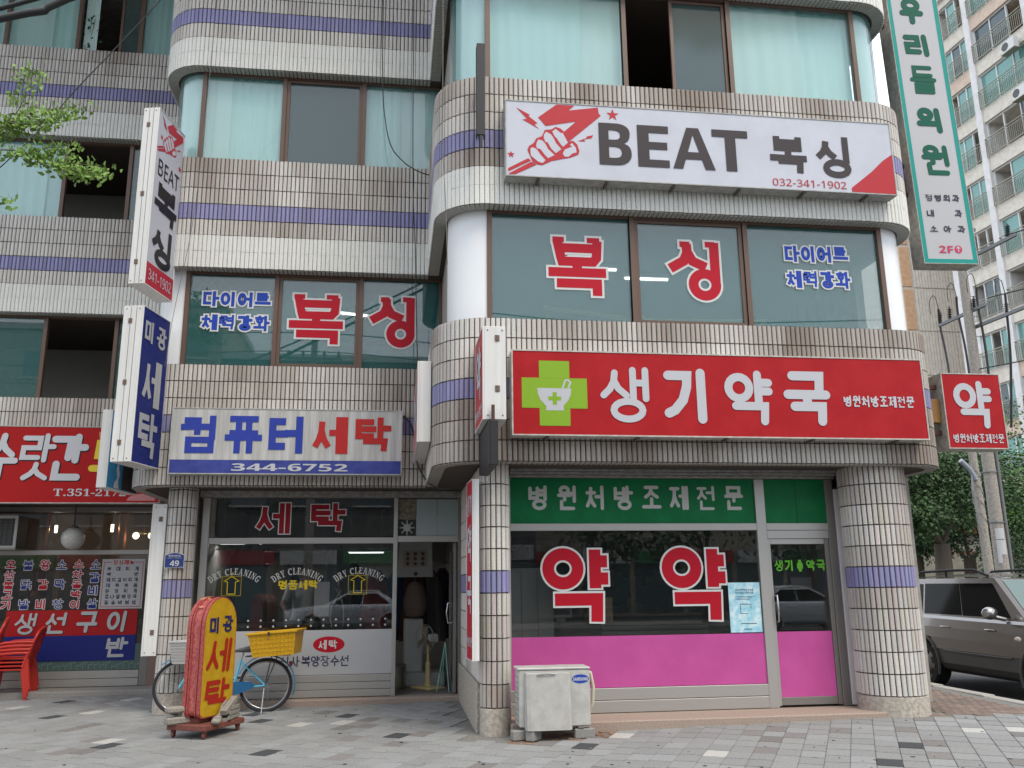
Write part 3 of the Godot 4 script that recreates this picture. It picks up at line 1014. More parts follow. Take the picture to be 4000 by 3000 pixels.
func upper_windows() -> void:
	var white := mat("white_panel", 0.76, 0.77, 0.78, 0.4)
	var fr := mat("bronze")
	# right block
	var zr := ZR - 0.16
	var y3 := [7.145, 8.53]
	window_bay(0.985, 2.645, y3[0], y3[1], zr, "teal")
	window_bay(2.645, 3.975, y3[0], y3[1], zr, "open")
	window_bay(3.975, 5.61, y3[0], y3[1], zr, "teal")
	var half := MB.new()                                       # the sash slid half way over the open bay
	for e in [[3.235, 3.275], [3.905, 3.945]]: half.ab(Vector3(e[0], 7.18, zr - 0.04), Vector3(e[1], 8.48, zr - 0.005))
	half.ab(Vector3(3.276, 8.445, zr - 0.04), Vector3(3.904, 8.48, zr - 0.006))
	half.ab(Vector3(3.276, 7.18, zr - 0.04), Vector3(3.904, 7.215, zr - 0.006))
	var sl := part("sliding_sash", half, fr, house)
	var hp := MB.new()
	hp.box(Vector3(3.59, 7.83, zr - 0.022), Vector3(0.62, 1.23, 0.006))
	part("pane", hp, glass("dim_glass", 0.10, 0.18, 0.18, 0.22), sl)
	var teal := glass("teal_glass", 0.14, 0.38, 0.37, 0.17)
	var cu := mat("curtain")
	corner_piece("corner_pane", Vector2(0.985, -9.48), 0.42, PI, PI / 2, 7.16, 8.525, teal)
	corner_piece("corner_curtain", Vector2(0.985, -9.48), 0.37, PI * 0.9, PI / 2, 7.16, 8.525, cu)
	corner_piece("corner_pane", Vector2(5.65, -9.48), 0.42, PI / 2, 0.0, 7.16, 8.525, teal)
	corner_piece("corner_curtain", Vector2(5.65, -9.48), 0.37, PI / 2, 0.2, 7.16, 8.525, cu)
	window_bay(0.995, 2.632, 4.255, 5.575, zr, "mirror")
	window_bay(2.632, 3.985, 4.255, 5.575, zr, "mirror", true)
	window_bay(3.985, 5.66, 4.255, 5.575, zr, "mirror")
	corner_piece("corner_panel", Vector2(0.985, -9.48), 0.43, PI, PI / 2, 4.258, 5.57, white)
	corner_piece("corner_panel", Vector2(5.65, -9.48), 0.43, PI / 2, 0.0, 4.258, 5.57, white)
	# middle block
	var zm := ZM - 0.16
	window_bay(-2.74, -1.645, 7.145, 8.53, zm, "teal")
	window_bay(-1.645, -0.535, 7.145, 8.53, zm, "dim", true)
	window_bay(-0.535, 0.58, 7.145, 8.53, zm, "teal")
	corner_piece("corner_pane", Vector2(-2.75, -11.83), 0.42, PI, PI / 2, 7.16, 8.525, teal)
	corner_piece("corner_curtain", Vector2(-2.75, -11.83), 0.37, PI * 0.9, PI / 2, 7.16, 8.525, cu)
	window_bay(-2.76, -1.615, 4.255, 5.575, zm, "mirror")
	window_bay(-1.615, -0.495, 4.255, 5.575, zm, "mirror", true)
	window_bay(-0.495, 0.58, 4.255, 5.575, zm, "mirror")
	corner_piece("corner_panel", Vector2(-2.75, -11.83), 0.43, PI, PI / 2, 4.258, 5.57, white)
	# left block
	var zl := ZL - 0.16
	window_bay(-7.6, -6.48, 10.1, 11.6, zl, "teal")
	window_bay(-6.48, -5.365, 10.1, 11.6, zl, "teal")
	window_bay(-5.365, -4.37, 10.1, 11.6, zl, "open")
	window_bay(-4.37, -3.35, 10.1, 11.6, zl, "teal")
	var top := MB.new()
	top.ab(Vector3(-8.6, 11.61, -15.9), Vector3(-3.3, 12.39, -13.5))
	part("parapet", top, nmat("render_wall", lin(0.30, 0.28, 0.25), lin(0.38, 0.36, 0.33)), house)
	var s4 := MB.new()
	for e in [[-4.72, -4.68], [-4.42, -4.40]]: s4.ab(Vector3(e[0], 10.13, zl - 0.04), Vector3(e[1], 11.55, zl - 0.006))
	var ss := part("sliding_sash", s4, fr, house)
	var sp := MB.new()
	sp.box(Vector3(-4.55, 10.84, zl - 0.022), Vector3(0.26, 1.4, 0.006))
	part("pane", sp, glass("dim_glass"), ss)
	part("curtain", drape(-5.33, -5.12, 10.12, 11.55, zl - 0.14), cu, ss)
	window_bay(-6.5, -5.33, 7.145, 8.53, zl, "teal")
	window_bay(-5.33, -4.34, 7.145, 8.53, zl, "open")
	window_bay(-4.34, -3.35, 7.145, 8.53, zl, "dim")
	window_bay(-6.5, -5.35, 4.255, 5.575, zl, "mirror")
	window_bay(-5.35, -4.315, 4.255, 5.575, zl, "open")
	window_bay(-4.315, -3.35, 4.255, 5.575, zl, "mirror")
	# film lettering on the second-floor windows
	var red := mat("film_red", 0.425, 0.010, 0.024, 0.4)
	var wh := mat("film_white", 0.592, 0.592, 0.584, 0.4)
	var blue := mat("film_blue", 0.022, 0.06, 0.36, 0.4)
	for blk in [["r", ZR - 0.160, 1.62, 0.76, 3.02, 4.44, 0.80, 4.42, 0.70], ["m", ZM - 0.160, 0, 0, 0, 0, 0, 0, 0]]:
		var f := MB.new()
		var b := MB.new()
		var bl := MB.new()
		var bb := MB.new()
		var z: float = blk[1]
		if blk[0] == "r":
			block_bok(f, b, 1.66, 5.30, 0.66, 0.70)
			block_sing(f, b, 3.04, 5.31, 0.66, 0.70)
			hangul(bl, "다이어트", 4.47, 5.30, 0.185, 0.20, Vector2(0.20, 0.003), 0.038, bb, 0.018)
			hangul(bl, "체력강화", 4.47, 4.99, 0.185, 0.21, Vector2(0.20, 0.003), 0.038, bb, 0.018)
		else:
			hangul(bl, "다이어트", -2.56, 5.30, 0.205, 0.205, Vector2(0.222, 0.0), 0.041, bb, 0.02)
			hangul(bl, "체력강화", -2.56, 4.98, 0.205, 0.215, Vector2(0.222, 0.0), 0.041, bb, 0.02)
			block_bok(f, b, -1.44, 5.31, 0.71, 0.70)
			block_sing(f, b, -0.39, 5.31, 0.65, 0.70)
		for q in [[f, red], [b, wh], [bl, blue], [bb, wh]]:
			ink(q[0], q[1], Vector3(0, 0, z - 0.008), house, "window_letter")

# the two big slab-serif syllables on the glass, drawn as one outline each
func block_bok(f: MB, b: MB, x: float, y: float, w: float, h: float) -> void:
	f.marks.push_back(f.v.size())
	b.marks.push_back(b.v.size())
	var P := func(px: float, py: float) -> Vector2: return Vector2(x + px * w, y - py * h)
	var t := 0.155 * h
	var S := [[[P.call(0.16, 0.07), P.call(0.22, 0.36), P.call(0.24, 0.43), P.call(0.78, 0.43), P.call(0.84, 0.36), P.call(0.86, 0.07)], false], [[P.call(0.22, 0.20), P.call(0.82, 0.20)], false], [[P.call(0.50, 0.43), P.call(0.50, 0.57)], false],
		[[P.call(0.0, 0.615), P.call(1.0, 0.615)], false], [[P.call(0.14, 0.80), P.call(0.84, 0.80), P.call(0.84, 1.0)], false], [[P.call(0.08, 0.06), P.call(0.28, 0.06)], false], [[P.call(0.68, 0.06), P.call(0.90, 0.06)], false]]
	var k := 0
	for s in S:
		var th := t if k < 5 else t * 0.6
		ribbon(b, s[0], s[1], th + 0.05, 0.001 + k * 0.00006, 0.026)
		ribbon(f, s[0], s[1], th, 0.003 + k * 0.00006, 0.0)
		k += 1
func block_sing(f: MB, b: MB, x: float, y: float, w: float, h: float) -> void:
	f.marks.push_back(f.v.size())
	b.marks.push_back(b.v.size())
	var P := func(px: float, py: float) -> Vector2: return Vector2(x + px * w, y - py * h)
	var t := 0.165 * h
	var S := [[[P.call(0.36, 0.06), P.call(0.37, 0.22), P.call(0.30, 0.36), P.call(0.05, 0.50)], false], [[P.call(0.38, 0.22), P.call(0.46, 0.36), P.call(0.70, 0.46)], false], [[P.call(0.86, 0.02), P.call(0.86, 0.70)], false], [ring_pts(P.call(0.66, 0.0).x, P.call(0.0, 0.76).y, 0.195 * w * 1.05, 0.19 * h, 24), true],
		[[P.call(0.24, 0.07), P.call(0.42, 0.07)], false], [[P.call(0.70, 0.06), P.call(0.88, 0.06)], false]]
	var k := 0
	for s in S:
		var th := t if k < 4 else t * 0.6
		ribbon(b, s[0], s[1], th + 0.05, 0.001 + k * 0.00006, 0.026)
		ribbon(f, s[0], s[1], th, 0.003 + k * 0.00006, 0.0)
		k += 1
# ---------------------------------------------------------------- shop fronts
func alu() -> StandardMaterial3D: return mat("aluminium", 0.42, 0.405, 0.385, 0.42, 0.55)
func slats(x0: float, x1: float, y0: float, y1: float, n: int, z: float, m: Material, called := "base_slat") -> void:
	var h := (y1 - y0) / n
	for i in n:
		var mb := MB.new()
		mb.bbox(Vector3((x0 + x1) * 0.5, y0 + h * (i + 0.5), z), Vector3(x1 - x0, h - 0.006, 0.05), 0.004)
		part(called, mb, m, house)
	var b := MB.new()
	b.ab(Vector3(x0, y0, z - 0.05), Vector3(x1, y1, z - 0.012))
	part("base_backing", b, mat("dark_gap", 0.03, 0.03, 0.03, 0.9), house)

func pane_at(x0: float, x1: float, y0: float, y1: float, z: float, m: Material, called := "pane", parent: Node = null) -> MeshInstance3D:
	var mb := MB.new()
	mb.box(Vector3((x0 + x1) * 0.5, (y0 + y1) * 0.5, z), Vector3(x1 - x0, y1 - y0, 0.008))
	if m == mats.get("shop_glass"): mb.box(Vector3((x0 + x1) * 0.5, (y0 + y1) * 0.5, z - 0.022), Vector3(x1 - x0, y1 - y0, 0.006))   # extra pane added behind so the glass mirrors more
	return part(called, mb, m, parent if parent else house)

func bar(x0: float, x1: float, y0: float, y1: float, z0: float, z1: float, m: Material, called: String, parent: Node = null) -> MeshInstance3D:
	var mb := MB.new()
	mb.bbox(Vector3((x0 + x1) * 0.5, (y0 + y1) * 0.5, (z0 + z1) * 0.5), Vector3(x1 - x0, y1 - y0, z1 - z0), 0.003)
	return part(called, mb, m, parent if parent else house)

func ink(mb: MB, m: Material, at: Vector3, parent: Node = null, called := "lettering") -> MeshInstance3D:
	var o: MeshInstance3D
	if mb.marks.size() > 1:                                     # every letter is a part of its own
		for i in mb.marks.size():
			var a := 0 if i == 0 else mb.marks[i]
			var b := mb.marks[i + 1] if i + 1 < mb.marks.size() else mb.v.size()
			if b <= a: continue
			o = part("letter" if called == "lettering" else called, mb.cut(a, b), m, parent if parent else house)
			o.position = at
		return o
	o = part(called, mb, m, parent if parent else house)
	o.position = at
	return o

func pharmacy_front() -> void:
	var z := -9.6
	var al := alu()
	var clear := glass("shop_glass", 0.012, 0.016, 0.015, 0.13)
	var floor_ := MB.new()
	floor_.ab(Vector3(1.2, -0.25, -15.98), Vector3(5.29, 0.118, -9.66))
	part("floor", floor_, mat("shop_floor", 0.22, 0.21, 0.19, 0.5), house)
	var st := MB.new()
	st.bbox(Vector3(3.2, -0.02, -9.36), Vector3(4.02, 0.27, 0.62), 0.012)
	part("step", st, nmat("pink_granite", lin(0.255, 0.191, 0.157), lin(0.391, 0.319, 0.272), 1.4, 0.8, 0.2, 0.09), house)
	slats(1.21, 4.10, 0.118, 0.372, 2, z + 0.01, al)
	var sid := MB.new()
	sid.ab(Vector3(1.2, 0.118, z - 0.04), Vector3(1.268, 2.62, z + 0.03))
	part("jamb", sid, al, house)
	pane_at(1.268, 4.10, 0.374, 0.905, z + 0.012, nmat("pink_panel", lin(0.455, 0.076, 0.27), lin(0.495, 0.086, 0.297), 0.4, 0.45, 0.0, 0.01), "pink_panel")
	pane_at(1.268, 4.10, 0.906, 2.032, z, clear)
	bar(1.268, 4.10, 2.033, 2.112, z - 0.04, z + 0.03, al, "transom")
	var green := nmat("green_panel", lin(0.004, 0.135, 0.043), lin(0.006, 0.16, 0.052), 0.5, 0.45, 0.0, 0.012)
	pane_at(1.268, 4.10, 2.113, 2.612, z + 0.006, green, "green_panel")
	bar(4.10, 4.215, 0.118, 2.612, z - 0.045, z + 0.035, al, "post")
	# glazed door
	bar(4.216, 4.25, 0.135, 1.935, z - 0.03, z + 0.02, al, "door_stile")
	var door := bar(4.251, 4.90, 0.14, 0.222, z - 0.03, z + 0.018, mat("dull_metal", 0.23, 0.215, 0.20, 0.5, 0.6), "door")
	bar(4.905, 4.955, 0.135, 1.935, z - 0.03, z + 0.02, mat("dull_metal"), "stile", door)
	bar(4.251, 4.90, 1.875, 1.935, z - 0.03, z + 0.018, al, "top_rail", door)
	pane_at(4.251, 4.90, 0.224, 0.915, z + 0.004, nmat("pink_panel"), "pink_panel", door)
	pane_at(4.251, 4.90, 0.916, 1.874, z, clear, "pane", door)
	var hd := MB.new()
	hd.tube([Vector3(4.262, 1.30, z + 0.02), Vector3(4.262, 1.31, z + 0.07), Vector3(4.262, 1.16, z + 0.085), Vector3(4.262, 1.03, z + 0.07), Vector3(4.262, 1.02, z + 0.02)], 0.011, 8)
	part("handle", hd, mat("chrome", 0.55, 0.55, 0.55, 0.18, 1.0), door)
	var sg := MB.new()
	sg.box(Vector3(4.60, 1.44, z - 0.02), Vector3(0.25, 0.13, 0.008))
	part("hanging_plate", sg, mat("dark_plate", 0.03, 0.03, 0.032, 0.6), door)
	bar(4.216, 4.956, 1.937, 2.03, z - 0.04, z + 0.03, al, "door_head")
	bar(4.216, 4.99, 2.033, 2.112, z - 0.04, z + 0.03, al, "transom")
	pane_at(4.216, 4.60, 2.113, 2.612, z + 0.006, green, "green_panel")
	pane_at(4.604, 4.985, 2.113, 2.612, z + 0.006, green, "green_panel")
	bar(4.957, 5.05, 0.12, 2.612, z - 0.045, z + 0.035, mat("dull_metal"), "post")
	bar(5.055, 5.175, 0.13, 2.50, z + 0.0, z + 0.05, mat("white_board", 0.561, 0.527, 0.535, 0.7), "white_board")
	bar(5.18, 5.24, 0.12, 2.70, z - 0.03, z + 0.06, mat("dull_metal"), "shutter_rail")
	for k in 3: bar(1.25, 5.05, 2.616 + k * 0.03, 2.643 + k * 0.03, z - 0.06, z + 0.10 + k * 0.05, nmat("galvanised", lin(0.23, 0.22, 0.21), lin(0.36, 0.35, 0.33), 0.8, 0.5, 0.0, 0.03, 0.5), "shutter_box")
	# lettering
	var w := mat("pale_film", 0.480, 0.480, 0.464, 0.5)
	var t := MB.new()
	hangul(t, "병원처방조제전문", 1.475, 2.535, 0.225, 0.275, Vector2(0.324, 0.0003), 0.044, null, 0.0, true)
	ink(t, w, Vector3(0, 0, z + 0.006))
	var f := MB.new()
	var b := MB.new()
	for x in [1.625, 2.972]: big_yak(f, b, x, 1.868, 0.755, 0.845)
	ink(f, mat("film_red"), Vector3(0, 0, z + 0.003))
	ink(b, mat("film_white"), Vector3(0, 0, z + 0.003))
	var d := MB.new()
	hangul(d, "생기", 4.285, 1.70, 0.105, 0.125, Vector2(0.125, 0), 0.020, null, 0.0, true)
	hangul(d, "약국", 4.665, 1.70, 0.105, 0.125, Vector2(0.125, 0), 0.020, null, 0.0, true)
	d.marks.push_back(d.v.size())
	rect(d, 4.555, 1.60, 4.625, 1.665, 0.0061)
	rect(d, 4.572, 1.57, 4.608, 1.70, 0.0060)
	ink(d, mat("film_green", 0.10, 0.36, 0.03, 0.5), Vector3(0, 0, z + 0.0), door)
	# blue poster taped inside the glass
	var ps := thing("poster", "pale blue information poster stuck to the pharmacy window by the door", "poster", Vector3(3.905, 0.915, z + 0.006))
	var pb := MB.new()
	pb.ab(Vector3(-0.185, 0, 0), Vector3(0.185, 0.54, 0.002))
	part("sheet", pb, nmat("poster_blue", lin(0.28, 0.58, 0.70), lin(0.62, 0.78, 0.82), 1.6, 0.5, 0.0, 0.01, 0.0, true), ps)
	var pt := MB.new()
	hangul(pt, "궁금한의약품정보를", -0.105, 0.47, 0.021, 0.022, Vector2(0.024, 0), 0.003, null, 0.0, false, 0.0, 0.003)
	hangul(pt, "한번에검색하세요", -0.105, 0.44, 0.024, 0.024, Vector2(0.027, 0), 0.003, null, 0.0, false, 0.0, 0.003)
	rect(pt, -0.06, 0.30, 0.07, 0.308, 0.004); rect(pt, -0.06, 0.20, -0.053, 0.299, 0.004); rect(pt, 0.063, 0.26, 0.07, 0.299, 0.004); rect(pt, -0.052, 0.20, 0.03, 0.206, 0.004)
	for k in 3: rect(pt, -0.11, 0.385 - k * 0.016, 0.12 - k * 0.03, 0.39 - k * 0.016, 0.004)
	rect(pt, -0.06, 0.09, 0.12, 0.10, 0.004); rect(pt, -0.03, 0.03, 0.06, 0.04, 0.004)
	part("print", pt, mat("poster_ink", 0.08, 0.16, 0.24, 0.6), ps)
	# what stands behind the glass
	var cab := thing("display_cabinet", "pale panelled cabinet side standing behind the pharmacy window", "cabinet", Vector3(1.52, 0.118, -10.2))
	var cb := MB.new()
	cb.bbox(Vector3(0, 0.76, 0), Vector3(0.56, 1.52, 0.5), 0.01)
	part("carcass", cb, mat("cabinet_grey", 0.34, 0.35, 0.33, 0.6), cab)
	for k in 3:
		var c2 := MB.new()
		c2.bbox(Vector3(-0.185 + k * 0.185, 0.76, 0.256), Vector3(0.17, 1.46, 0.012), 0.004)
		part("panel", c2, mat("cabinet_grey"), cab)
	var ct := thing("counter", "low slatted counter inside the pharmacy under the window letters", "counter", Vector3(3.0, 0.118, -10.6))
	var cm := MB.new()
	cm.bbox(Vector3(0, 0.45, 0), Vector3(2.1, 0.9, 0.4), 0.01)
	part("body", cm, mat("counter_wood", 0.14, 0.12, 0.10, 0.6), ct)
	for k in 5:
		var c3 := MB.new()
		c3.bbox(Vector3(0.1, 0.66 + k * 0.055, 0.21), Vector3(1.3, 0.04, 0.02), 0.003)
		part("slat", c3, mat("slat_wood", 0.30, 0.28, 0.25, 0.6), ct)
	var bxs := thing("cardboard_box", "brown cardboard carton with faint red print on the pharmacy counter", "box", Vector3(2.42, 1.018, -10.42))
	var bm := MB.new()
	bm.bbox(Vector3(0, 0.14, 0), Vector3(0.30, 0.28, 0.22), 0.004)
	part("carton", bm, nmat("cardboard", lin(0.42, 0.29, 0.17), lin(0.52, 0.37, 0.23), 1.5, 0.9), bxs)
	var fl := MB.new()
	fl.box(Vector3(0, 0.17, 0.1115), Vector3(0.29, 0.012, 0.002))
	part("tape", fl, mat("tape", 0.55, 0.42, 0.28, 0.4), bxs)
	var bt := MB.new()
	hangul(bt, "강화", -0.08, 0.25, 0.05, 0.05, Vector2(0.06, 0), 0.008)
	ink(bt, mat("film_red"), Vector3(0, 0, 0.111), bxs)
	var mo := thing("monitor", "small grey computer monitor standing behind the pharmacy glass", "monitor", Vector3(1.98, 1.018, -10.5))
	var mm := MB.new()
	mm.bbox(Vector3(0, 0.16, 0), Vector3(0.27, 0.22, 0.04), 0.006)
	mm.bbox(Vector3(0, 0.025, 0), Vector3(0.10, 0.05, 0.06), 0.004)
	part("case", mm, mat("case_grey", 0.45, 0.45, 0.45, 0.5), mo)
	var ms := MB.new()
	ms.box(Vector3(0, 0.165, 0.0215), Vector3(0.22, 0.16, 0.003))
	part("screen", ms, mat("screen_off", 0.10, 0.09, 0.10, 0.2), mo)
	ct = ct
	var sh := thing("medicine_shelf", "dark shelf of medicine boxes at the back of the pharmacy", "shelf", Vector3(3.2, 0.118, -13.4))
	var sm := MB.new()
	sm.bbox(Vector3(0, 1.1, -0.16), Vector3(3.6, 2.2, 0.04), 0.01)
	for k in 6: sm.bbox(Vector3(0, 0.08 + k * 0.4, 0), Vector3(3.6, 0.03, 0.3), 0.004)
	part("rack", sm, mat("counter_wood"), sh)
	for k in 5:
		var x := -1.7
		var r := MB.new()
		while x < 1.6:
			var wd := rng.randf_range(0.06, 0.16)
			var h := rng.randf_range(0.1, 0.26)
			r.col = [Color(0.5, 0.5, 0.48), Color(0.35, 0.1, 0.08), Color(0.1, 0.2, 0.35), Color(0.45, 0.38, 0.15), Color(0.12, 0.3, 0.15)][rng.randi() % 5]
			r.box(Vector3(x + wd * 0.5, 0.097 + k * 0.4 + h * 0.5, 0.02), Vector3(wd - 0.01, h, 0.14))
			x += wd + 0.01
		part("medicine_boxes", r, vmat("carton_v", 1.0, 0.6, 0.0, 0.1), sh).set_meta("kind", "stuff")

# round-cornered 약 with a white border
func big_yak(f: MB, b: MB, x: float, y: float, w: float, h: float) -> void:
	f.marks.push_back(f.v.size())
	b.marks.push_back(b.v.size())
	var P := func(px: float, py: float) -> Vector2: return Vector2(x + px * w, y - py * h)
	var t := 0.155 * h
	var S := [[ring_pts(P.call(0.295, 0).x, P.call(0, 0.29).y, 0.218 * w, 0.185 * h, 28), true], [[P.call(0.77, 0.06), P.call(0.77, 0.53)], false], [[P.call(0.77, 0.20), P.call(0.94, 0.20)], false], [[P.call(0.77, 0.42), P.call(0.95, 0.42)], false],
		[[P.call(0.18, 0.68), P.call(0.79, 0.68), P.call(0.78, 0.95)], false]]
	var k := 0
	for s in S:
		ribbon(b, s[0], s[1], t + 0.044, 0.0015 + k * 0.00006, 0.03)
		ribbon(f, s[0], s[1], t, 0.0035 + k * 0.00006, 0.01)
		k += 1

func laundry_front() -> void:
	var z := -11.9
	var al := alu()
	var clear := glass("shop_glass")
	var floor_ := MB.new()
	floor_.ab(Vector3(-2.53, -0.25, -15.98), Vector3(0.91, 0.085, -11.95))
	part("floor", floor_, mat("laundry_floor", 0.16, 0.145, 0.13, 0.5), house)
	var st := MB.new()
	st.bbox(Vector3(-0.83, -0.03, -11.83), Vector3(3.42, 0.23, 0.28), 0.012)
	part("step", st, nmat("pink_granite"), house)
	bar(-2.47, -2.38, 0.086, 2.61, z - 0.04, z + 0.035, al, "jamb")
	slats(-2.378, 0.0, 0.09, 0.362, 3, z + 0.01, al)
	pane_at(-2.378, 0.0, 0.365, 0.915, z + 0.006, mat("pale_panel", 0.413, 0.416, 0.427, 0.5), "white_panel")
	pane_at(-2.378, 0.0, 0.917, 2.012, z, clear)
	bar(-2.378, 0.0, 2.014, 2.092, z - 0.04, z + 0.03, al, "transom")
	pane_at(-2.378, 0.0, 2.094, 2.612, z, clear)
	bar(0.0, 0.055, 0.086, 2.612, z - 0.045, z + 0.035, al, "post")
	bar(0.057, 0.86, 2.03, 2.11, z - 0.04, z + 0.03, al, "door_head")
	pane_at(0.30, 0.575, 2.112, 2.60, z, mat("pale_blue_board", 0.27, 0.32, 0.325, 0.5), "transom_board")
	pane_at(0.58, 0.86, 2.112, 2.60, z, mat("pale_blue_board"), "transom_board")
	pane_at(0.057, 0.296, 2.33, 2.60, z, nmat("stained_board", lin(0.10, 0.085, 0.06), lin(0.21, 0.18, 0.13), 1.5, 0.9, 0.0, 0.02), "stained_board")
	var fan := pane_at(0.057, 0.296, 2.112, 2.326, z - 0.02, mat("fan_dark", 0.02, 0.02, 0.02, 0.6), "exhaust_fan")
	var fb := MB.new()
	for k in 4: fb.box(Vector3(0.177, 2.22, z - 0.005), Vector3(0.20, 0.016, 0.01), Basis(Vector3(0, 0, 1), PI / 4 + k * PI / 4))
	fb.lathe([Vector2(0.001, -0.012), Vector2(0.05, -0.012), Vector2(0.05, 0.012), Vector2(0.001, 0.014)], 16, Vector3(0.177, 2.22, z), Vector3(0, 0, 1))
	part("fan_grille", fb, mat("fan_grey", 0.30, 0.30, 0.29, 0.5), fan)
	bar(0.862, 0.905, 0.07, 2.70, z - 0.045, z + 0.035, mat("dull_metal"), "jamb")
	bar(-2.5, 0.9, 2.615, 2.70, z - 0.06, z + 0.12, nmat("galvanised"), "shutter_box")
	# glass door swung inwards
	var dr := MB.new()
	dr.ab(Vector3(0.80, 0.10, -12.80), Vector3(0.84, 2.02, -12.74))
	dr.ab(Vector3(0.80, 0.10, -11.98), Vector3(0.84, 2.02, -11.92))
	dr.ab(Vector3(0.801, 0.10, -12.739), Vector3(0.839, 0.20, -11.981))
	dr.ab(Vector3(0.801, 1.94, -12.739), Vector3(0.839, 2.02, -11.981))
	var door := part("door", dr, mat("dull_metal"), house)
	var dp := MB.new()
	dp.ab(Vector3(0.817, 0.2, -12.739), Vector3(0.823, 1.94, -11.981))
	part("pane", dp, clear, door)
	var dh := MB.new()
	dh.tube([Vector3(0.80, 1.22, -12.02), Vector3(0.74, 1.23, -12.02), Vector3(0.72, 1.10, -12.02), Vector3(0.74, 0.97, -12.02), Vector3(0.80, 0.98, -12.02)], 0.012, 8)
	part("handle", dh, mat("chrome"), door)
	# lettering on the glass
	var f := MB.new()
	var b := MB.new()
	hangul(f, "세탁", -1.80, 2.545, 0.45, 0.40, Vector2(0.71, 0.0), 0.072, b, 0.012)
	ink(f, mat("film_dark_red", 0.24, 0.010, 0.018, 0.5), Vector3(0, 0, z + 0.003))
	ink(b, mat("film_white"), Vector3(0, 0, z + 0.003))
	var dc := MB.new()
	for cx in [-2.03, -1.235, -0.44]:
		var s := "DRY CLEANING"
		var ws := [0.058, 0.058, 0.056, 0.03, 0.058, 0.05, 0.052, 0.06, 0.06, 0.034, 0.06, 0.06]
		var tot := 0.0
		for q in ws: tot += q
		var R := 0.46
		var acc := 0.0
		for k in s.length():
			var mid: float = acc + ws[k] * 0.5 - tot * 0.5
			acc += ws[k]
			if s[k] == " ": continue
			var a := mid / R
			var xf := Transform2D(-a, Vector2(cx + sin(a) * R, 1.62 + (cos(a) - 1.0) * R))
			latin(dc, s[k], -ws[k] * 0.43, 0.0, ws[k] * 0.43, 0.085, "Droid Serif", 700, 0.006, xf)
	var dots := MB.new()
	for i in 15:
		for j in 2:
			var cx := -2.30 + i * 0.158
			var p := []
			for k in 10: p.append(Vector2(cx + 0.013 * cos(TAU * k / 10), 1.045 - j * 0.075 + 0.013 * sin(TAU * k / 10)))
			dots.marks.push_back(dots.v.size())
			flat_poly(dots, p, 0.0061)
	ink(dc, mat("pale_film"), Vector3(0, 0, z))
	ink(dots, mat("pale_film"), Vector3(0, 0, z), null, "dot")
	var yl := MB.new()
	hangul(yl, "명품세탁", -1.47, 1.545, 0.115, 0.115, Vector2(0.128, 0), 0.021)
	for cx in [-2.06, -0.455]:                                       # little coat-hanger emblems
		ribbon(yl, [Vector2(cx, 1.60), Vector2(cx + 0.09, 1.545), Vector2(cx + 0.05, 1.53), Vector2(cx + 0.05, 1.38), Vector2(cx - 0.05, 1.38), Vector2(cx - 0.05, 1.53), Vector2(cx - 0.09, 1.545)], true, 0.01, 0.006)
		ribbon(yl, [Vector2(cx, 1.60), Vector2(cx, 1.64), Vector2(cx + 0.02, 1.655)], false, 0.008, 0.0061)
		ribbon(yl, [Vector2(cx - 0.12, 1.60), Vector2(cx + 0.12, 1.60), Vector2(cx + 0.12, 1.36), Vector2(cx - 0.12, 1.36)], true, 0.004, 0.0062)
	ink(yl, mat("film_yellow", 0.55, 0.42, 0.02, 0.5), Vector3(0, 0, z))
	var el := MB.new()
	flat_poly(el, ring_pts(-0.80, 0.735, 0.20, 0.10, 28), 0.011)
	ink(el, mat("film_red"), Vector3(0, 0, z))
	var et := MB.new()
	hangul(et, "세탁", -0.93, 0.79, 0.105, 0.115, Vector2(0.13, 0), 0.017, null, 0.0, false, 0.0, 0.012)
	ink(et, mat("film_white"), Vector3(0, 0, z))
	var bt := MB.new()
	hangul(bt, "신사복", -1.40, 0.60, 0.115, 0.135, Vector2(0.13, 0), 0.018, null, 0.0, true, 0.0, 0.01)
	hangul(bt, "양장수선", -1.02, 0.60, 0.115, 0.135, Vector2(0.123, 0), 0.018, null, 0.0, true, 0.0, 0.01)
	rect(bt, -1.055, 0.555, -1.035, 0.575, 0.012)
	ink(bt, mat("navy_ink", 0.03, 0.03, 0.08, 0.5), Vector3(0, 0, z))
	laundry_inside()

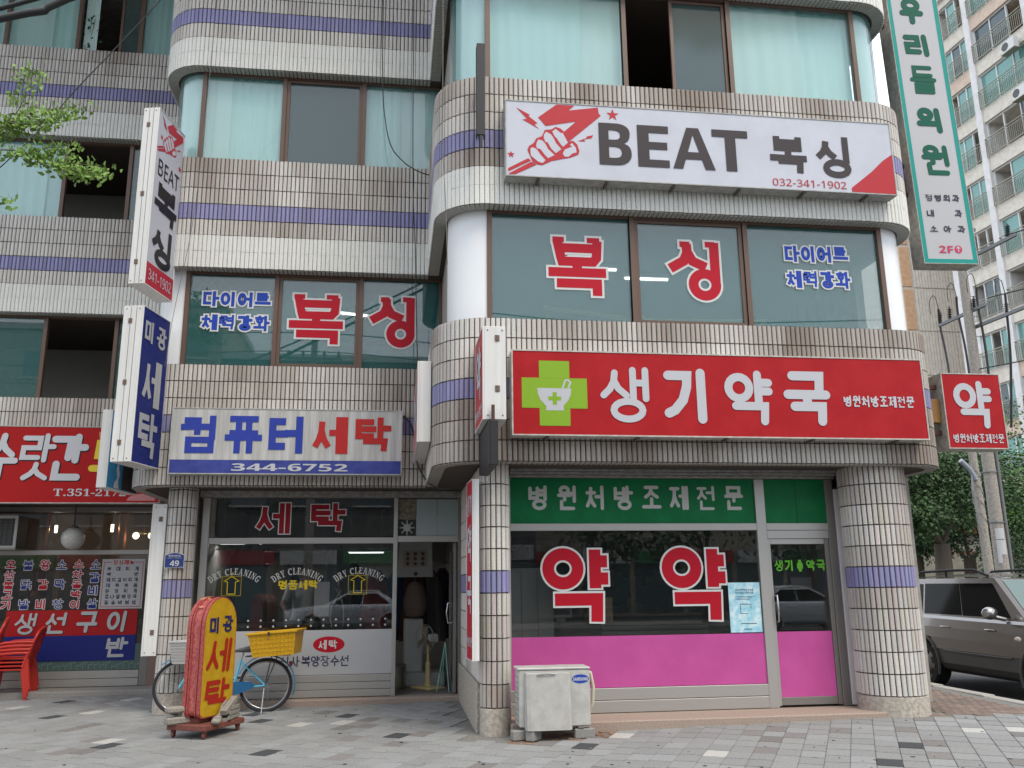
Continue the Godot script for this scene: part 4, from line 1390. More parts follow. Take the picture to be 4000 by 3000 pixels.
func laundry_inside() -> void:
	var dk := mat("machine_dark", 0.05, 0.045, 0.045, 0.6)
	var wh := mat("machine_white", 0.40, 0.40, 0.38, 0.5)
	var p := thing("garment_press", "tall white pressing machine with a panel of buttons inside the laundry", "machine", Vector3(0.33, 0.085, -13.15))
	var mb := MB.new()
	mb.bbox(Vector3(0.0, 0.09, 0), Vector3(0.85, 0.18, 0.5), 0.015)
	part("base", mb, wh, p)
	mb = MB.new()
	mb.bbox(Vector3(-0.02, 0.54, -0.05), Vector3(0.28, 0.74, 0.22), 0.015)
	part("pillar", mb, wh, p)
	mb = MB.new()
	mb.lathe([Vector2(0.05, 0.92), Vector2(0.13, 0.95), Vector2(0.17, 1.06), Vector2(0.155, 1.24), Vector2(0.11, 1.38), Vector2(0.05, 1.43)], 20, Vector3(-0.0, 0, 0.0))
	part("form", mb, mat("form_cloth", 0.15, 0.11, 0.09, 0.9), p)
	mb = MB.new()
	mb.tube([Vector3(0, 1.42, 0), Vector3(0, 1.52, 0)], 0.025, 8)
	part("stem", mb, dk, p)
	mb = MB.new()
	mb.prism(PackedVector2Array([Vector2(-0.27, 1.50), Vector2(0.25, 1.50), Vector2(0.23, 2.0), Vector2(0.17, 2.06), Vector2(-0.19, 2.06), Vector2(-0.24, 2.0)]), -0.1, 0.1)
	var hd := part("control_box", mb, wh, p)
	mb = MB.new()
	mb.box(Vector3(-0.01, 1.76, 0.104), Vector3(0.36, 0.24, 0.008))
	part("button_panel", mb, mat("panel_cream", 0.33, 0.31, 0.27, 0.5), hd)
	mb = MB.new()
	for i in 3:
		for j in 3:
			mb = MB.new()
			mb.lathe([Vector2(0.028, 0), Vector2(0.026, 0.015), Vector2(0.001, 0.018)], 10, Vector3(-0.12 + i * 0.11, 1.69 + j * 0.07, 0.108), Vector3(0, 0, 1))
			part("button", mb, mat("button_red", 0.13, 0.05, 0.03, 0.5), hd)
	mb = MB.new()
	mb.lathe([Vector2(0.03, 0), Vector2(0.03, 0.02), Vector2(0.001, 0.022)], 12, Vector3(0, 1.545, 0.1), Vector3(0, 0, 1))
	part("knob", mb, dk, hd)
	# pedestal fan with a cream base
	var f := thing("pedestal_fan", "cream pedestal fan standing in the laundry doorway", "fan", Vector3(0.50, 0.085, -12.55), -0.9)
	mb = MB.new()
	mb.bbox(Vector3(0, 0.02, 0), Vector3(0.38, 0.04, 0.30), 0.012)
	part("base", mb, mat("fan_cream", 0.56, 0.44, 0.22, 0.5), f)
	mb = MB.new()
	mb.lathe([Vector2(0.05, 0.04), Vector2(0.038, 0.08), Vector2(0.034, 0.34), Vector2(0.02, 0.36), Vector2(0.02, 0.62)], 14)
	part("pole", mb, mat("fan_cream"), f)
	mb = MB.new()
	mb.bbox(Vector3(0, 0.66, -0.06), Vector3(0.13, 0.12, 0.18), 0.025)
	part("motor", mb, mat("fan_white", 0.5, 0.49, 0.45, 0.5), f)
	mb = MB.new()
	for k in 18:
		var a := TAU * k / 18
		mb.tube([Vector3(0.03 * cos(a), 0.66 + 0.03 * sin(a), 0.12), Vector3(0.17 * cos(a), 0.66 + 0.17 * sin(a), 0.11), Vector3(0.19 * cos(a), 0.66 + 0.19 * sin(a), 0.06), Vector3(0.17 * cos(a), 0.66 + 0.17 * sin(a), 0.01)], 0.0022, 4)
	for r in [0.19, 0.1]:
		var ring := []
		for k in 24: ring.append(Vector3(r * cos(TAU * k / 24), 0.66 + r * sin(TAU * k / 24), 0.06 if r > 0.15 else 0.12))
		mb.tube(ring, 0.004, 5, true)
	part("cage", mb, mat("fan_grey"), f)
	mb = MB.new()
	for k in 3:
		var b := Basis(Vector3(0, 0, 1), k * TAU / 3) * Basis(Vector3(0, 1, 0), 0.4)
		mb.box(Vector3(0, 0.66, 0.06) + Basis(Vector3(0, 0, 1), k * TAU / 3) * Vector3(0, 0.09, 0), Vector3(0.09, 0.15, 0.004), b)
	part("blades", mb, mat("fan_blade", 0.16, 0.13, 0.08, 0.4), f)
	# steel pot, worktable, hanging clothes
	var pot := thing("steel_pot", "big steel pot on the floor by the laundry doorway", "pot", Vector3(-0.02, 0.085, -12.75))
	mb = MB.new()
	mb.lathe([Vector2(0.001, 0), Vector2(0.22, 0.0), Vector2(0.23, 0.30), Vector2(0.245, 0.31), Vector2(0.22, 0.315), Vector2(0.21, 0.05), Vector2(0.001, 0.04)], 28)
	part("body", mb, mat("pot_steel", 0.45, 0.44, 0.42, 0.35, 1.0), pot)
	var tb := thing("ironing_table", "dark ironing table inside the laundry behind the window", "table", Vector3(-1.25, 0.085, -12.9))
	mb = MB.new()
	mb.bbox(Vector3(0, 0.87, 0), Vector3(1.7, 0.05, 0.6), 0.01)
	part("top", mb, mat("table_pad", 0.10, 0.10, 0.11, 0.9), tb)
	for s in [[-0.78, -0.24], [0.78, -0.24], [-0.78, 0.24], [0.78, 0.24]]:
		mb = MB.new()
		mb.tube([Vector3(s[0], 0, s[1]), Vector3(s[0], 0.85, s[1])], 0.02, 8)
		part("leg", mb, dk, tb)
	var cols := [Color(0.28, 0.03, 0.02), Color(0.03, 0.05, 0.09), Color(0.12, 0.10, 0.08), Color(0.30, 0.27, 0.05), Color(0.06, 0.06, 0.07), Color(0.22, 0.24, 0.26), Color(0.04, 0.09, 0.10)]
	var labs := ["dark red long coat hanging beside the laundry doorway", "navy jacket hanging behind the laundry window", "brown coat hanging at the back of the laundry", "olive yellow dress hanging inside the laundry by the frame", "black coat hanging at the back of the laundry", "pale grey shirt hanging behind the laundry lettering", "dark teal coat hanging inside the laundry"]
	var pos := [Vector3(-0.25, 0.55, -13.3), Vector3(-2.1, 0.95, -13.0), Vector3(-1.75, 0.8, -14.2), Vector3(-2.3, 0.6, -13.1), Vector3(-0.6, 0.7, -14.2), Vector3(-0.85, 1.0, -14.0), Vector3(-1.95, 1.0, -12.7)]
	for q in [["charcoal suit", 0.045, 0.045, 0.05, -2.35], ["maroon coat", 0.13, 0.03, 0.03, -2.0], ["slate blue jacket", 0.06, 0.08, 0.12, -1.62], ["camel coat", 0.26, 0.17, 0.09, -1.28], ["forest green parka", 0.04, 0.08, 0.05, -0.95], ["plum dress", 0.12, 0.04, 0.10, -0.62], ["black overcoat", 0.03, 0.03, 0.032, -0.25], ["indigo denim jacket", 0.04, 0.06, 0.13, 0.08], ["brown leather jacket", 0.10, 0.055, 0.03, 0.36], ["grey wool coat", 0.15, 0.15, 0.15, 0.60], ["dark purple blouse", 0.08, 0.04, 0.09, 0.80]]:  # dark clothes added to darken the back of the room
		cols.append(Color(q[1], q[2], q[3]))
		labs.append("%s added on a rail to darken the back of the laundry" % q[0])
		pos.append(Vector3(q[4], 0.62 + 0.02 * sin(q[4] * 9.0), -14.45 + 0.12 * sin(q[4] * 5.0)))
	for i in cols.size():
		var g := thing("hanging_garment", labs[i], "garment", pos[i], rng.randf_range(-0.5, 0.5), "clothes hanging in the laundry")
		mb = MB.new()
		var n := 22
		var H := 1.1
		for k in n:
			var a0 := TAU * k / n
			var a1 := TAU * (k + 1) / n
			var q := func(a: float, t: float) -> Vector3:
				var w := lerpf(0.26, 0.19, smoothstep(0.0, 0.75, t)) * (1.0 if t < 0.86 else lerpf(1.0, 0.28, (t - 0.86) / 0.14))
				var d := 0.07 * (1.0 + 0.25 * sin(a * 6.0 + i)) * (1.0 if t < 0.9 else 0.5)
				return Vector3(w * cos(a), t * H, d * sin(a))
			for s in 8: mb.quad(q.call(a1, s / 8.0), q.call(a0, s / 8.0), q.call(a0, (s + 1) / 8.0), q.call(a1, (s + 1) / 8.0))
		var m := mat("garment_%d" % i, cols[i].r, cols[i].g, cols[i].b, 0.9)
		part("cloth", mb, m, g)
		mb = MB.new()
		mb.tube([Vector3(0, H - 0.02, 0), Vector3(0, H + 0.07, 0), Vector3(0.03, H + 0.1, 0), Vector3(0.05, H + 0.07, 0)], 0.004, 5)
		part("hanger", mb, mat("wire", 0.4, 0.4, 0.4, 0.4, 0.8), g)
	var rail := MB.new()
	for z in [-12.75, -13.15, -14.1, -14.45]:
		rail.tube([Vector3(-2.52, 2.14 if z > -13 else (1.82 if z < -14.2 else 2.0), z), Vector3(0.0 if z > -14.2 else 0.90, 2.14 if z > -13 else (1.82 if z < -14.2 else 2.0), z)], 0.014, 6)
	part("clothes_rail", rail, mat("chrome"), house)
	# fluorescent fittings on the ceiling
	for q in [Vector3(-2.2, 2.10, -13.3), Vector3(-0.45, 2.02, -14.9)]:
		var l := thing("ceiling_light", "lit fluorescent tube on the laundry ceiling " + ("towards the tiled column" if q.x < -1 else ("above the back of the ironing table" if q.x < 0 else "behind the doorway")), "light", q, 0.0, "laundry ceiling lights")
		mb = MB.new()
		mb.bbox(Vector3(0, 0.03, 0), Vector3(0.62, 0.05, 0.08), 0.006)
		for s in [-0.25, 0.25]: mb.tube([Vector3(s, 0.05, 0), Vector3(s, 2.704 - q.y, 0)], 0.004, 4)
		part("fitting", mb, mat("fan_white"), l)
		mb = MB.new()
		mb.tube([Vector3(-0.29, -0.012, 0), Vector3(0.29, -0.012, 0)], 0.014, 8)
		part("tube", mb, glow("tube_glow", 0.95, 1.0, 0.98, 1.2), l)
		var o := AreaLight3D.new()
		o.name = "tube_light"
		o.set("area_size", Vector2(0.58, 0.03))
		o.light_energy = 0.2
		o.shadow_enabled = true
		l.add_child(o)
		o.position = Vector3(0, -0.035, 0)
		o.rotation_degrees.x = -90
	# odds and ends in the window and doorway
	var sheet := thing("paper_sheet", "blank white paper hanging inside the laundry window", "paper", Vector3(-0.93, 1.08, -12.15))
	mb = MB.new()
	mb.bbox(Vector3(0, 0.22, 0), Vector3(0.20, 0.45, 0.004), 0.001)
	part("sheet", mb, mat("paper_white", 0.60, 0.60, 0.60, 0.8), sheet)
	mb = MB.new()
	mb.tube([Vector3(0, 0.44, 0), Vector3(0, 1.62, 0)], 0.002, 4)
	part("thread", mb, mat("wire"), sheet)
	var cd := thing("white_cord", "knotted white cord hanging inside the laundry window", "cord", Vector3(-0.72, 0.92, -12.05))
	mb = MB.new()
	mb.tube(smooth([Vector3(-0.06, 0.02, 0), Vector3(-0.10, 0.2, 0), Vector3(0.0, 0.42, 0), Vector3(0.06, 0.48, 0.01), Vector3(0.0, 0.56, 0), Vector3(-0.04, 0.5, 0), Vector3(0.04, 0.42, 0), Vector3(0.09, 0.25, 0), Vector3(0.08, 0.03, 0)]), 0.006, 6)
	mb.tube(smooth([Vector3(0.0, 0.56, 0), Vector3(0.02, 0.62, 0), Vector3(0.05, 0.64, 0), Vector3(0.06, 0.61, 0)]), 0.005, 6)
	part("cord", mb, mat("cord_white", 0.62, 0.62, 0.60, 0.7), cd)
	var rk := thing("folding_stand", "thin pale teal folding stand leaning by the laundry door", "stand", Vector3(0.70, 0.085, -12.25))
	for e in [[-0.09, 0.0], [0.07, 0.05], [-0.02, -0.22]]:
		mb = MB.new()
		mb.tube([Vector3(e[0], 0, e[1]), Vector3(0.02, 0.62, -0.02)], 0.009, 6)
		part("leg", mb, mat("stand_teal", 0.22, 0.45, 0.40, 0.5), rk)
	person_at_table()

# a person bent over the ironing table; one continuous skin over tapered bones
func person_at_table() -> void:
	var o := Vector3(-1.30, 0.085, -13.45)
	var p := thing("person", "person in a white shirt bending over the ironing table inside the laundry", "person", o)
	var B := []
	var j := {"hip": Vector3(0, 0.92, 0), "chest": Vector3(0.02, 1.25, 0.10), "neck": Vector3(0.03, 1.45, 0.19), "head": Vector3(0.03, 1.60, 0.27), "ls": Vector3(-0.17, 1.38, 0.14), "rs": Vector3(0.20, 1.38, 0.14), "le": Vector3(-0.25, 1.13, 0.26), "re": Vector3(0.27, 1.13, 0.26), "lh": Vector3(-0.16, 0.99, 0.47), "rh": Vector3(0.15, 0.99, 0.47)}
	B = [[j.hip, j.chest, 0.15, 0.16], [j.chest, j.neck, 0.15, 0.07], [j.neck, j.head, 0.055, 0.06], [j.head + Vector3(0, -0.03, 0.02), j.head + Vector3(0, 0.05, -0.01), 0.085, 0.095], [j.chest + Vector3(-0.08, 0.08, 0.02), j.ls, 0.11, 0.065], [j.chest + Vector3(0.08, 0.08, 0.02), j.rs, 0.11, 0.065],
		[j.ls, j.le, 0.058, 0.045], [j.rs, j.re, 0.058, 0.045], [j.le, j.lh, 0.043, 0.03], [j.re, j.rh, 0.043, 0.03],
		[j.hip + Vector3(-0.09, -0.02, 0), Vector3(-0.11, 0.48, 0.03), 0.10, 0.065], [j.hip + Vector3(0.09, -0.02, 0), Vector3(0.11, 0.48, 0.03), 0.10, 0.065], [Vector3(-0.11, 0.48, 0.03), Vector3(-0.11, 0.08, -0.02), 0.063, 0.042], [Vector3(0.11, 0.48, 0.03), Vector3(0.11, 0.08, -0.02), 0.063, 0.042], [Vector3(-0.11, 0.045, -0.03), Vector3(-0.12, 0.04, 0.14), 0.045, 0.035], [Vector3(0.11, 0.045, -0.03), Vector3(0.12, 0.04, 0.14), 0.045, 0.035]]
	for s in [-1, 1]:
		var h: Vector3 = j.lh if s < 0 else j.rh
		for k in 5:
			var d := Vector3((k - 2) * 0.02 - s * 0.01, -0.012, 0.0)
			var tip := h + d * 1.2 + Vector3(0, -0.025, 0.085 - absf(k - 1.5) * 0.012)
			if k == 4: tip = h + Vector3(-s * 0.055, -0.02, 0.035)
			B.append([h + d * 0.6 + Vector3(0, 0, 0.02), tip, 0.012, 0.009])
	var col := func(q: Vector3) -> Color:
		var onarm: bool = (absf(q.x) > 0.14 and q.y < 1.20 and q.z > 0.2) or (q.z > 0.36 and q.y < 1.1)
		if q.y > 1.46 or onarm:
			if q.y > 1.63 or (q.y > 1.54 and q.z < 0.25): return Color(0.02, 0.017, 0.015)
			return Color(0.42, 0.24, 0.17)
		if q.y > 0.9: return Color(0.62, 0.62, 0.60)
		if q.y < 0.085: return Color(0.03, 0.03, 0.03)
		return Color(0.05, 0.05, 0.06)
	var mb := skin(B, 0.02, 0.02, col)
	var m := StandardMaterial3D.new()
	m.vertex_color_use_as_albedo = true
	m.roughness = 0.8
	part("body", mb, m, p)

# surface nets over a smooth union of tapered capsules
func skin(bones: Array, cell: float, soft: float, col: Callable) -> MB:
	var lo := Vector3.ONE * 1e9
	var hi := -lo
	for b in bones:
		for k in 2:
			var r: Vector3 = Vector3.ONE * (b[2 + k] + 2.5 * cell)
			lo = lo.min(b[k] - r)
			hi = hi.max(b[k] + r)
	var nx := int((hi.x - lo.x) / cell) + 2
	var ny := int((hi.y - lo.y) / cell) + 2
	var nz := int((hi.z - lo.z) / cell) + 2
	var f := PackedFloat32Array()
	f.resize(nx * ny * nz)
	f.fill(1.0)
	for b in bones:
		var a: Vector3 = b[0]
		var d: Vector3 = b[1] - a
		var dd := maxf(d.dot(d), 1e-6)
		var rm := maxf(b[2], b[3]) + 2.5 * cell
		var l: Vector3 = (a.min(b[1]) - Vector3.ONE * rm - lo) / cell
		var h: Vector3 = (a.max(b[1]) + Vector3.ONE * rm - lo) / cell
		for z in range(maxi(0, int(l.z)), mini(nz, int(h.z) + 1)):
			for y in range(maxi(0, int(l.y)), mini(ny, int(h.y) + 1)):
				for x in range(maxi(0, int(l.x)), mini(nx, int(h.x) + 1)):
					var p := lo + Vector3(x, y, z) * cell
					var t := clampf((p - a).dot(d) / dd, 0, 1)
					var e := (p - a - d * t).length() - lerpf(b[2], b[3], t)
					var i := (z * ny + y) * nx + x
					var g := f[i]
					var k := maxf(soft - absf(g - e), 0.0) / soft
					f[i] = minf(g, e) - k * k * soft * 0.25
	var at := {}
	var mb := MB.new()
	var off := [0, 1, nx, nx + 1, nx * ny, nx * ny + 1, nx * ny + nx, nx * ny + nx + 1]
	for z in nz - 1:
		for y in ny - 1:
			for x in nx - 1:
				var i := (z * ny + y) * nx + x
				var neg := 0
				for q in off:
					if f[i + q] < 0: neg += 1
				if neg == 0 or neg == 8: continue
				var s := Vector3.ZERO
				var cnt := 0
				for e in [[0, 1], [2, 3], [4, 5], [6, 7], [0, 2], [1, 3], [4, 6], [5, 7], [0, 4], [1, 5], [2, 6], [3, 7]]:
					var fa := f[i + off[e[0]]]
					var fb := f[i + off[e[1]]]
					if (fa < 0) != (fb < 0):
						var pa := Vector3(e[0] & 1, (e[0] >> 1) & 1, e[0] >> 2)
						var pb := Vector3(e[1] & 1, (e[1] >> 1) & 1, e[1] >> 2)
						s += pa.lerp(pb, fa / (fa - fb))
						cnt += 1
				var gx := f[i + 1] - f[i]
				var gy := f[i + nx] - f[i]
				var gz := f[i + nx * ny] - f[i]
				at[i] = [lo + (Vector3(x, y, z) + s / cnt) * cell, Vector3(gx, gy, gz).normalized()]
	for i in at:
		for ax in 3:
			var st: int = [1, nx, nx * ny][ax]
			var u: int = [nx, nx * ny, 1][ax]
			var w: int = [nx * ny, 1, nx][ax]
			var ins: bool = f[i] < 0
			if ins == (f[i + st] < 0): continue
			if not (at.has(i - u) and at.has(i - w) and at.has(i - u - w)): continue
			var q := [at[i], at[i - u], at[i - u - w], at[i - w]]
			if not ins: q = [q[0], q[3], q[2], q[1]]
			mb.col = col.call(q[0][0])
			mb.squad(q[0][0], q[1][0], q[2][0], q[3][0], q[0][1], q[1][1], q[2][1], q[3][1])
	return mb

func restaurant_front() -> void:
	var z := -14.3
	var al := alu()
	var clear := glass("shop_glass")
	var floor_ := MB.new()
	floor_.ab(Vector3(-8.6, -0.3, -15.98), Vector3(-2.86, 0.06, -14.36))
	part("floor", floor_, mat("shop_floor"), house)
	var st := MB.new()
	st.bbox(Vector3(-5.7, -0.1, -14.05), Vector3(5.6, 0.30, 0.62), 0.012)
	part("step", st, nmat("pavement_step", lin(0.24, 0.22, 0.20), lin(0.35, 0.325, 0.30), 1.2, 0.9, 0.2, 0.08), house)
	slats(-8.5, -3.74, 0.055, 0.285, 2, z + 0.01, al)
	bar(-3.735, -3.62, 0.055, 2.70, z - 0.05, z + 0.04, mat("dull_metal"), "jamb")
	var film := pane_at(-8.5, -3.74, 0.288, 0.66, z + 0.004, mat("green_film", 0.085, 0.135, 0.125, 0.3), "patterned_film")
	var fp := MB.new()
	for i in 60:
		var x := -8.4 + i * 0.082
		var h := rng.randf_range(0.03, 0.1)
		fp.marks.push_back(fp.v.size())
		ribbon(fp, [Vector2(x, 0.30), Vector2(x, 0.30 + h), Vector2(x + 0.05, 0.30 + h), Vector2(x + 0.05, 0.33 + h)], false, 0.005, 0.01)
	ink(fp, mat("film_lines", 0.25, 0.32, 0.31, 0.4), Vector3(0, 0, z), film, "line_pattern")
	pane_at(-8.5, -3.74, 0.662, 1.978, z, clear)
	bar(-8.5, -3.74, 1.98, 2.046, z - 0.04, z + 0.03, al, "transom")
	pane_at(-8.5, -3.74, 2.048, 2.62, z, clear)
	bar(-8.5, -3.62, 2.622, 2.70, z - 0.06, z + 0.08, mat("dull_metal"), "head_rail")
	var dw := MB.new()
	dw.ab(Vector3(-3.618, -0.1, -15.9), Vector3(-2.85, 2.70, -14.25))
	dw.ab(Vector3(-8.6, 0.061, -15.95), Vector3(-3.62, 2.70, -15.85))
	part("dark_wall", dw, mat("dark_brick", 0.22, 0.15, 0.12, 0.8), house)
	# double wall lamp
	var wl := thing("wall_lamp", "pair of lit glass bulbs on a bracket inside the restaurant", "lamp", Vector3(-4.02, 2.30, -15.0))
	var lb := MB.new()
	lb.tube(smooth([Vector3(-0.24, -0.02, 0), Vector3(-0.12, 0.06, 0), Vector3(0, 0.03, 0), Vector3(0.12, 0.06, 0), Vector3(0.24, -0.02, 0)]), 0.012, 6)
	lb.tube([Vector3(0, 0.03, 0), Vector3(0, 0.40, 0)], 0.01, 6)
	part("bracket", lb, mat("lamp_brass", 0.30, 0.22, 0.10, 0.4, 0.8), wl)
	for sx in [-0.12, 0.12]:
		lb = MB.new()
		lb.ball(Vector3(sx, 0.0, 0.02), 0.05, 1, 1.1, 1, 14)
		part("bulb", lb, glow("bulb_glow", 1.0, 0.9, 0.62, 3.0), wl)
	var wo := OmniLight3D.new()
	wo.name = "wall_lamp_light"
	wo.light_color = Color(1.0, 0.93, 0.8)
	wo.light_energy = 0.02
	wo.omni_range = 6.0
	wo.shadow_enabled = true
	wl.add_child(wo)
	wo.position = Vector3(0, -0.03, 0.10)
	# menu in film letters, red and blue by turns, with white borders
	var reds := MB.new()
	var blues := MB.new()
	var bord := MB.new()
	var menu := [["오삼불고기", -5.72, 5], ["불닭발", -5.47, 3], ["왕갈비", -5.23, 3], ["소막창", -4.99, 3], ["소차돌박이", -4.745, 5], ["소갈비살", -4.50, 4], ["와인생삼겹살", -4.255, 6], ["제주오겹살", -4.015, 5], ["닭똥집", -5.95, 3]]
	for q in menu.size():
		var e: Array = menu[q]
		if q == 8: continue
		var n: int = e[2]
		var hh := minf(0.145, 0.72 / n * 0.86)
		hangul(reds if q in [0, 2, 4, 6] else blues, e[0], e[1] - 0.07, 1.90, 0.145, hh, Vector2(0, -(0.72 - hh) / (n - 1)), 0.021, bord, 0.009, true)
	ink(reds, mat("film_red"), Vector3(0, 0, z + 0.002))
	ink(blues, mat("film_navy", 0.03, 0.04, 0.22, 0.5), Vector3(0, 0, z + 0.002))
	ink(bord, mat("film_white"), Vector3(0, 0, z + 0.002))
	# paper lunch menu
	var mn := thing("menu_board", "white lunch menu sheet with a red border on the restaurant glass", "menu", Vector3(-4.09, 1.17, z + 0.008))
	var mb := MB.new()
	mb.bbox(Vector3(0, 0.37, 0), Vector3(0.63, 0.74, 0.006), 0.002)
	part("sheet", mb, mat("menu_white", 0.416, 0.416, 0.424, 0.6), mn)
	mb = MB.new()
	ribbon(mb, [Vector2(-0.17, 0.69), Vector2(-0.285, 0.69), Vector2(-0.285, 0.03), Vector2(0.285, 0.03), Vector2(0.285, 0.69), Vector2(0.17, 0.69)], false, 0.008, 0.005)
	hangul(mb, "점심메뉴", -0.15, 0.725, 0.062, 0.068, Vector2(0.08, 0), 0.011)
	ink(mb, mat("film_red"), Vector3.ZERO, mn)
	mb = MB.new()
	var lines := [["부대찌개", 0.115], ["백  반", 0.155], ["돼지김치찌개", 0.075], ["제육볶음", 0.115], ["된장찌개", 0.115], ["콩나물해장국", 0.075], ["돌솥비빔밥", 0.093]]
	for i in lines.size():
		var s: String = lines[i][0]
		var adv: float = (0.41 / maxf(1, s.length() - 1)) * 0.98
		hangul(mb, s, -0.235, 0.625 - i * 0.083, 0.06, 0.062, Vector2(adv, 0), 0.010)
	ink(mb, mat("menu_ink", 0.03, 0.03, 0.07, 0.6), Vector3.ZERO, mn)
	# two-part banner on the glass
	var bn := thing("window_banner", "red and dark blue fish menu banner stuck low on the restaurant glass", "banner", Vector3(-4.75, 0.424, z + 0.012))
	mb = MB.new()
	mb.ab(Vector3(-0.945, 0.366, 0), Vector3(0.925, 0.736, 0.003))
	part("red_half", mb, mat("banner_red", 0.352, 0.014, 0.016, 0.5), bn)
	mb = MB.new()
	mb.ab(Vector3(-0.945, 0, 0), Vector3(0.925, 0.365, 0.003))
	part("blue_half", mb, mat("banner_blue", 0.018, 0.025, 0.16, 0.5), bn)
	mb = MB.new()
	var sh := MB.new()
	hangul(mb, "생선구이", -0.81, 0.70, 0.30, 0.31, Vector2(0.435, 0.006), 0.05, null, 0.0, true, 0.12, 0.005)
	hangul(mb, "백", -0.81, 0.33, 0.30, 0.29, Vector2(0.435, 0), 0.05, null, 0.0, true, 0.12, 0.005)
	hangul(mb, "반", 0.51, 0.335, 0.31, 0.29, Vector2(0.435, 0), 0.05, null, 0.0, true, 0.12, 0.005)
	hangul(sh, "생선구이", -0.80, 0.69, 0.30, 0.31, Vector2(0.435, 0.006), 0.05, null, 0.0, true, 0.12, 0.003)
	ink(mb, mat("banner_white", 0.425, 0.425, 0.433, 0.6), Vector3.ZERO, bn)
	ink(sh, mat("banner_black", 0.02, 0.015, 0.015, 0.6), Vector3.ZERO, bn)
	# dining room behind: lamps, partitions
	var tb := thing("dining_table", "dark dining table inside the restaurant", "table", Vector3(-5.3, 0.06, -15.1))
	mb = MB.new()
	mb.bbox(Vector3(0, 0.72, 0), Vector3(1.2, 0.04, 0.7), 0.008)
	part("top", mb, mat("table_brown", 0.12, 0.07, 0.04, 0.5), tb)
	for s in [-0.5, 0.5]:
		mb = MB.new()
		mb.bbox(Vector3(s, 0.35, 0), Vector3(0.06, 0.70, 0.5), 0.006)
		part("leg", mb, mat("table_brown"), tb)
	for q in [-5.55, -4.35]:
		var hood := thing("exhaust_hood", "copper brown extractor pipe in the restaurant " + ("beside the window air conditioner" if q < -5 else "behind the lunch menu"), "extractor", Vector3(q, 1.35, -15.0), 0.0, "extractor pipes over the tables")
		mb = MB.new()
		mb.lathe([Vector2(0.13, 0.0), Vector2(0.13, 0.1), Vector2(0.07, 0.22), Vector2(0.07, 1.354)], 16)
		part("pipe", mb, mat("copper", 0.28, 0.10, 0.05, 0.4, 0.7), hood)
	for q in [Vector3(-5.45, 2.45, -15.2), Vector3(-4.52, 2.45, -15.0)]:
		var l := thing("bare_bulb", "small lit bulb hanging inside the restaurant " + ("beside the air conditioner box" if q.x < -5 else "above the lunch menu"), "lamp", q, 0.0, "bulbs in the restaurant")
		mb = MB.new()
		mb.tube([Vector3(0, 0.03, 0), Vector3(0, 0.255, 0)], 0.006, 6)
		part("cord", mb, mat("cord_black", 0.02, 0.02, 0.02, 0.6), l)
		mb = MB.new()
		mb.lathe([Vector2(0.001, -0.09), Vector2(0.022, -0.085), Vector2(0.025, 0.03), Vector2(0.012, 0.035)], 12)
		part("bulb", mb, glow("bulb_glow", 1.0, 0.9, 0.62, 3.0), l)
		var o := OmniLight3D.new()
		o.name = "bulb_light"
		o.light_color = Color(1.0, 0.93, 0.8)
		o.light_energy = 0.015
		o.omni_range = 6.0
		o.shadow_enabled = true
		l.add_child(o)
		o.position = Vector3(0, -0.03, 0)
# ---------------------------------------------------------------- signs
# a light box: face at local z = 0, body behind it, base at local y = 0
func lightbox(o: Node3D, w: float, h: float, d: float, face: Material, body: Material, rim := 0.018) -> MeshInstance3D:
	var mb := MB.new()
	mb.bbox(Vector3(0, h * 0.5, -d * 0.5 - 0.006), Vector3(w, h, d - 0.012), 0.004)
	var b := part("box", mb, body, o)
	mb = MB.new()
	for e in [[-w / 2, -w / 2 + rim, 0.0, h], [w / 2 - rim, w / 2, 0.0, h], [-w / 2 + rim, w / 2 - rim, h - rim, h], [-w / 2 + rim, w / 2 - rim, 0.0, rim]]:
		mb.ab(Vector3(e[0], e[2], -0.0115), Vector3(e[1], e[3], 0.006))
	part("rim", mb, body, o)
	mb = MB.new()
	mb.ab(Vector3(-w / 2 + rim, rim, -0.011), Vector3(w / 2 - rim, h - rim, 0.0))
	part("face", mb, face, o)
	return b

func clamps(o: Node3D, w: float, d: float, n: int) -> void:
	for i in n:
		var mb := MB.new()
		var x := lerpf(-w * 0.42, w * 0.42, float(i) / maxi(1, n - 1))
		mb.box(Vector3(x, -0.012, -d * 0.55), Vector3(0.03, 0.022, d * 0.9))
		part("clamp", mb, mat("rust_dark", 0.10, 0.085, 0.075, 0.8), o)

func hinges(o: Node3D, x: float, ys: Array, z: float) -> void:
	for y in ys:
		var mb := MB.new()
		mb.box(Vector3(x, y, z), Vector3(0.04, 0.055, 0.006))
		mb.tube([Vector3(x, y - 0.03, z + 0.004), Vector3(x, y + 0.03, z + 0.004)], 0.006, 6)
		part("hinge", mb, mat("hinge_rust", 0.16, 0.115, 0.09, 0.7, 0.3), o)

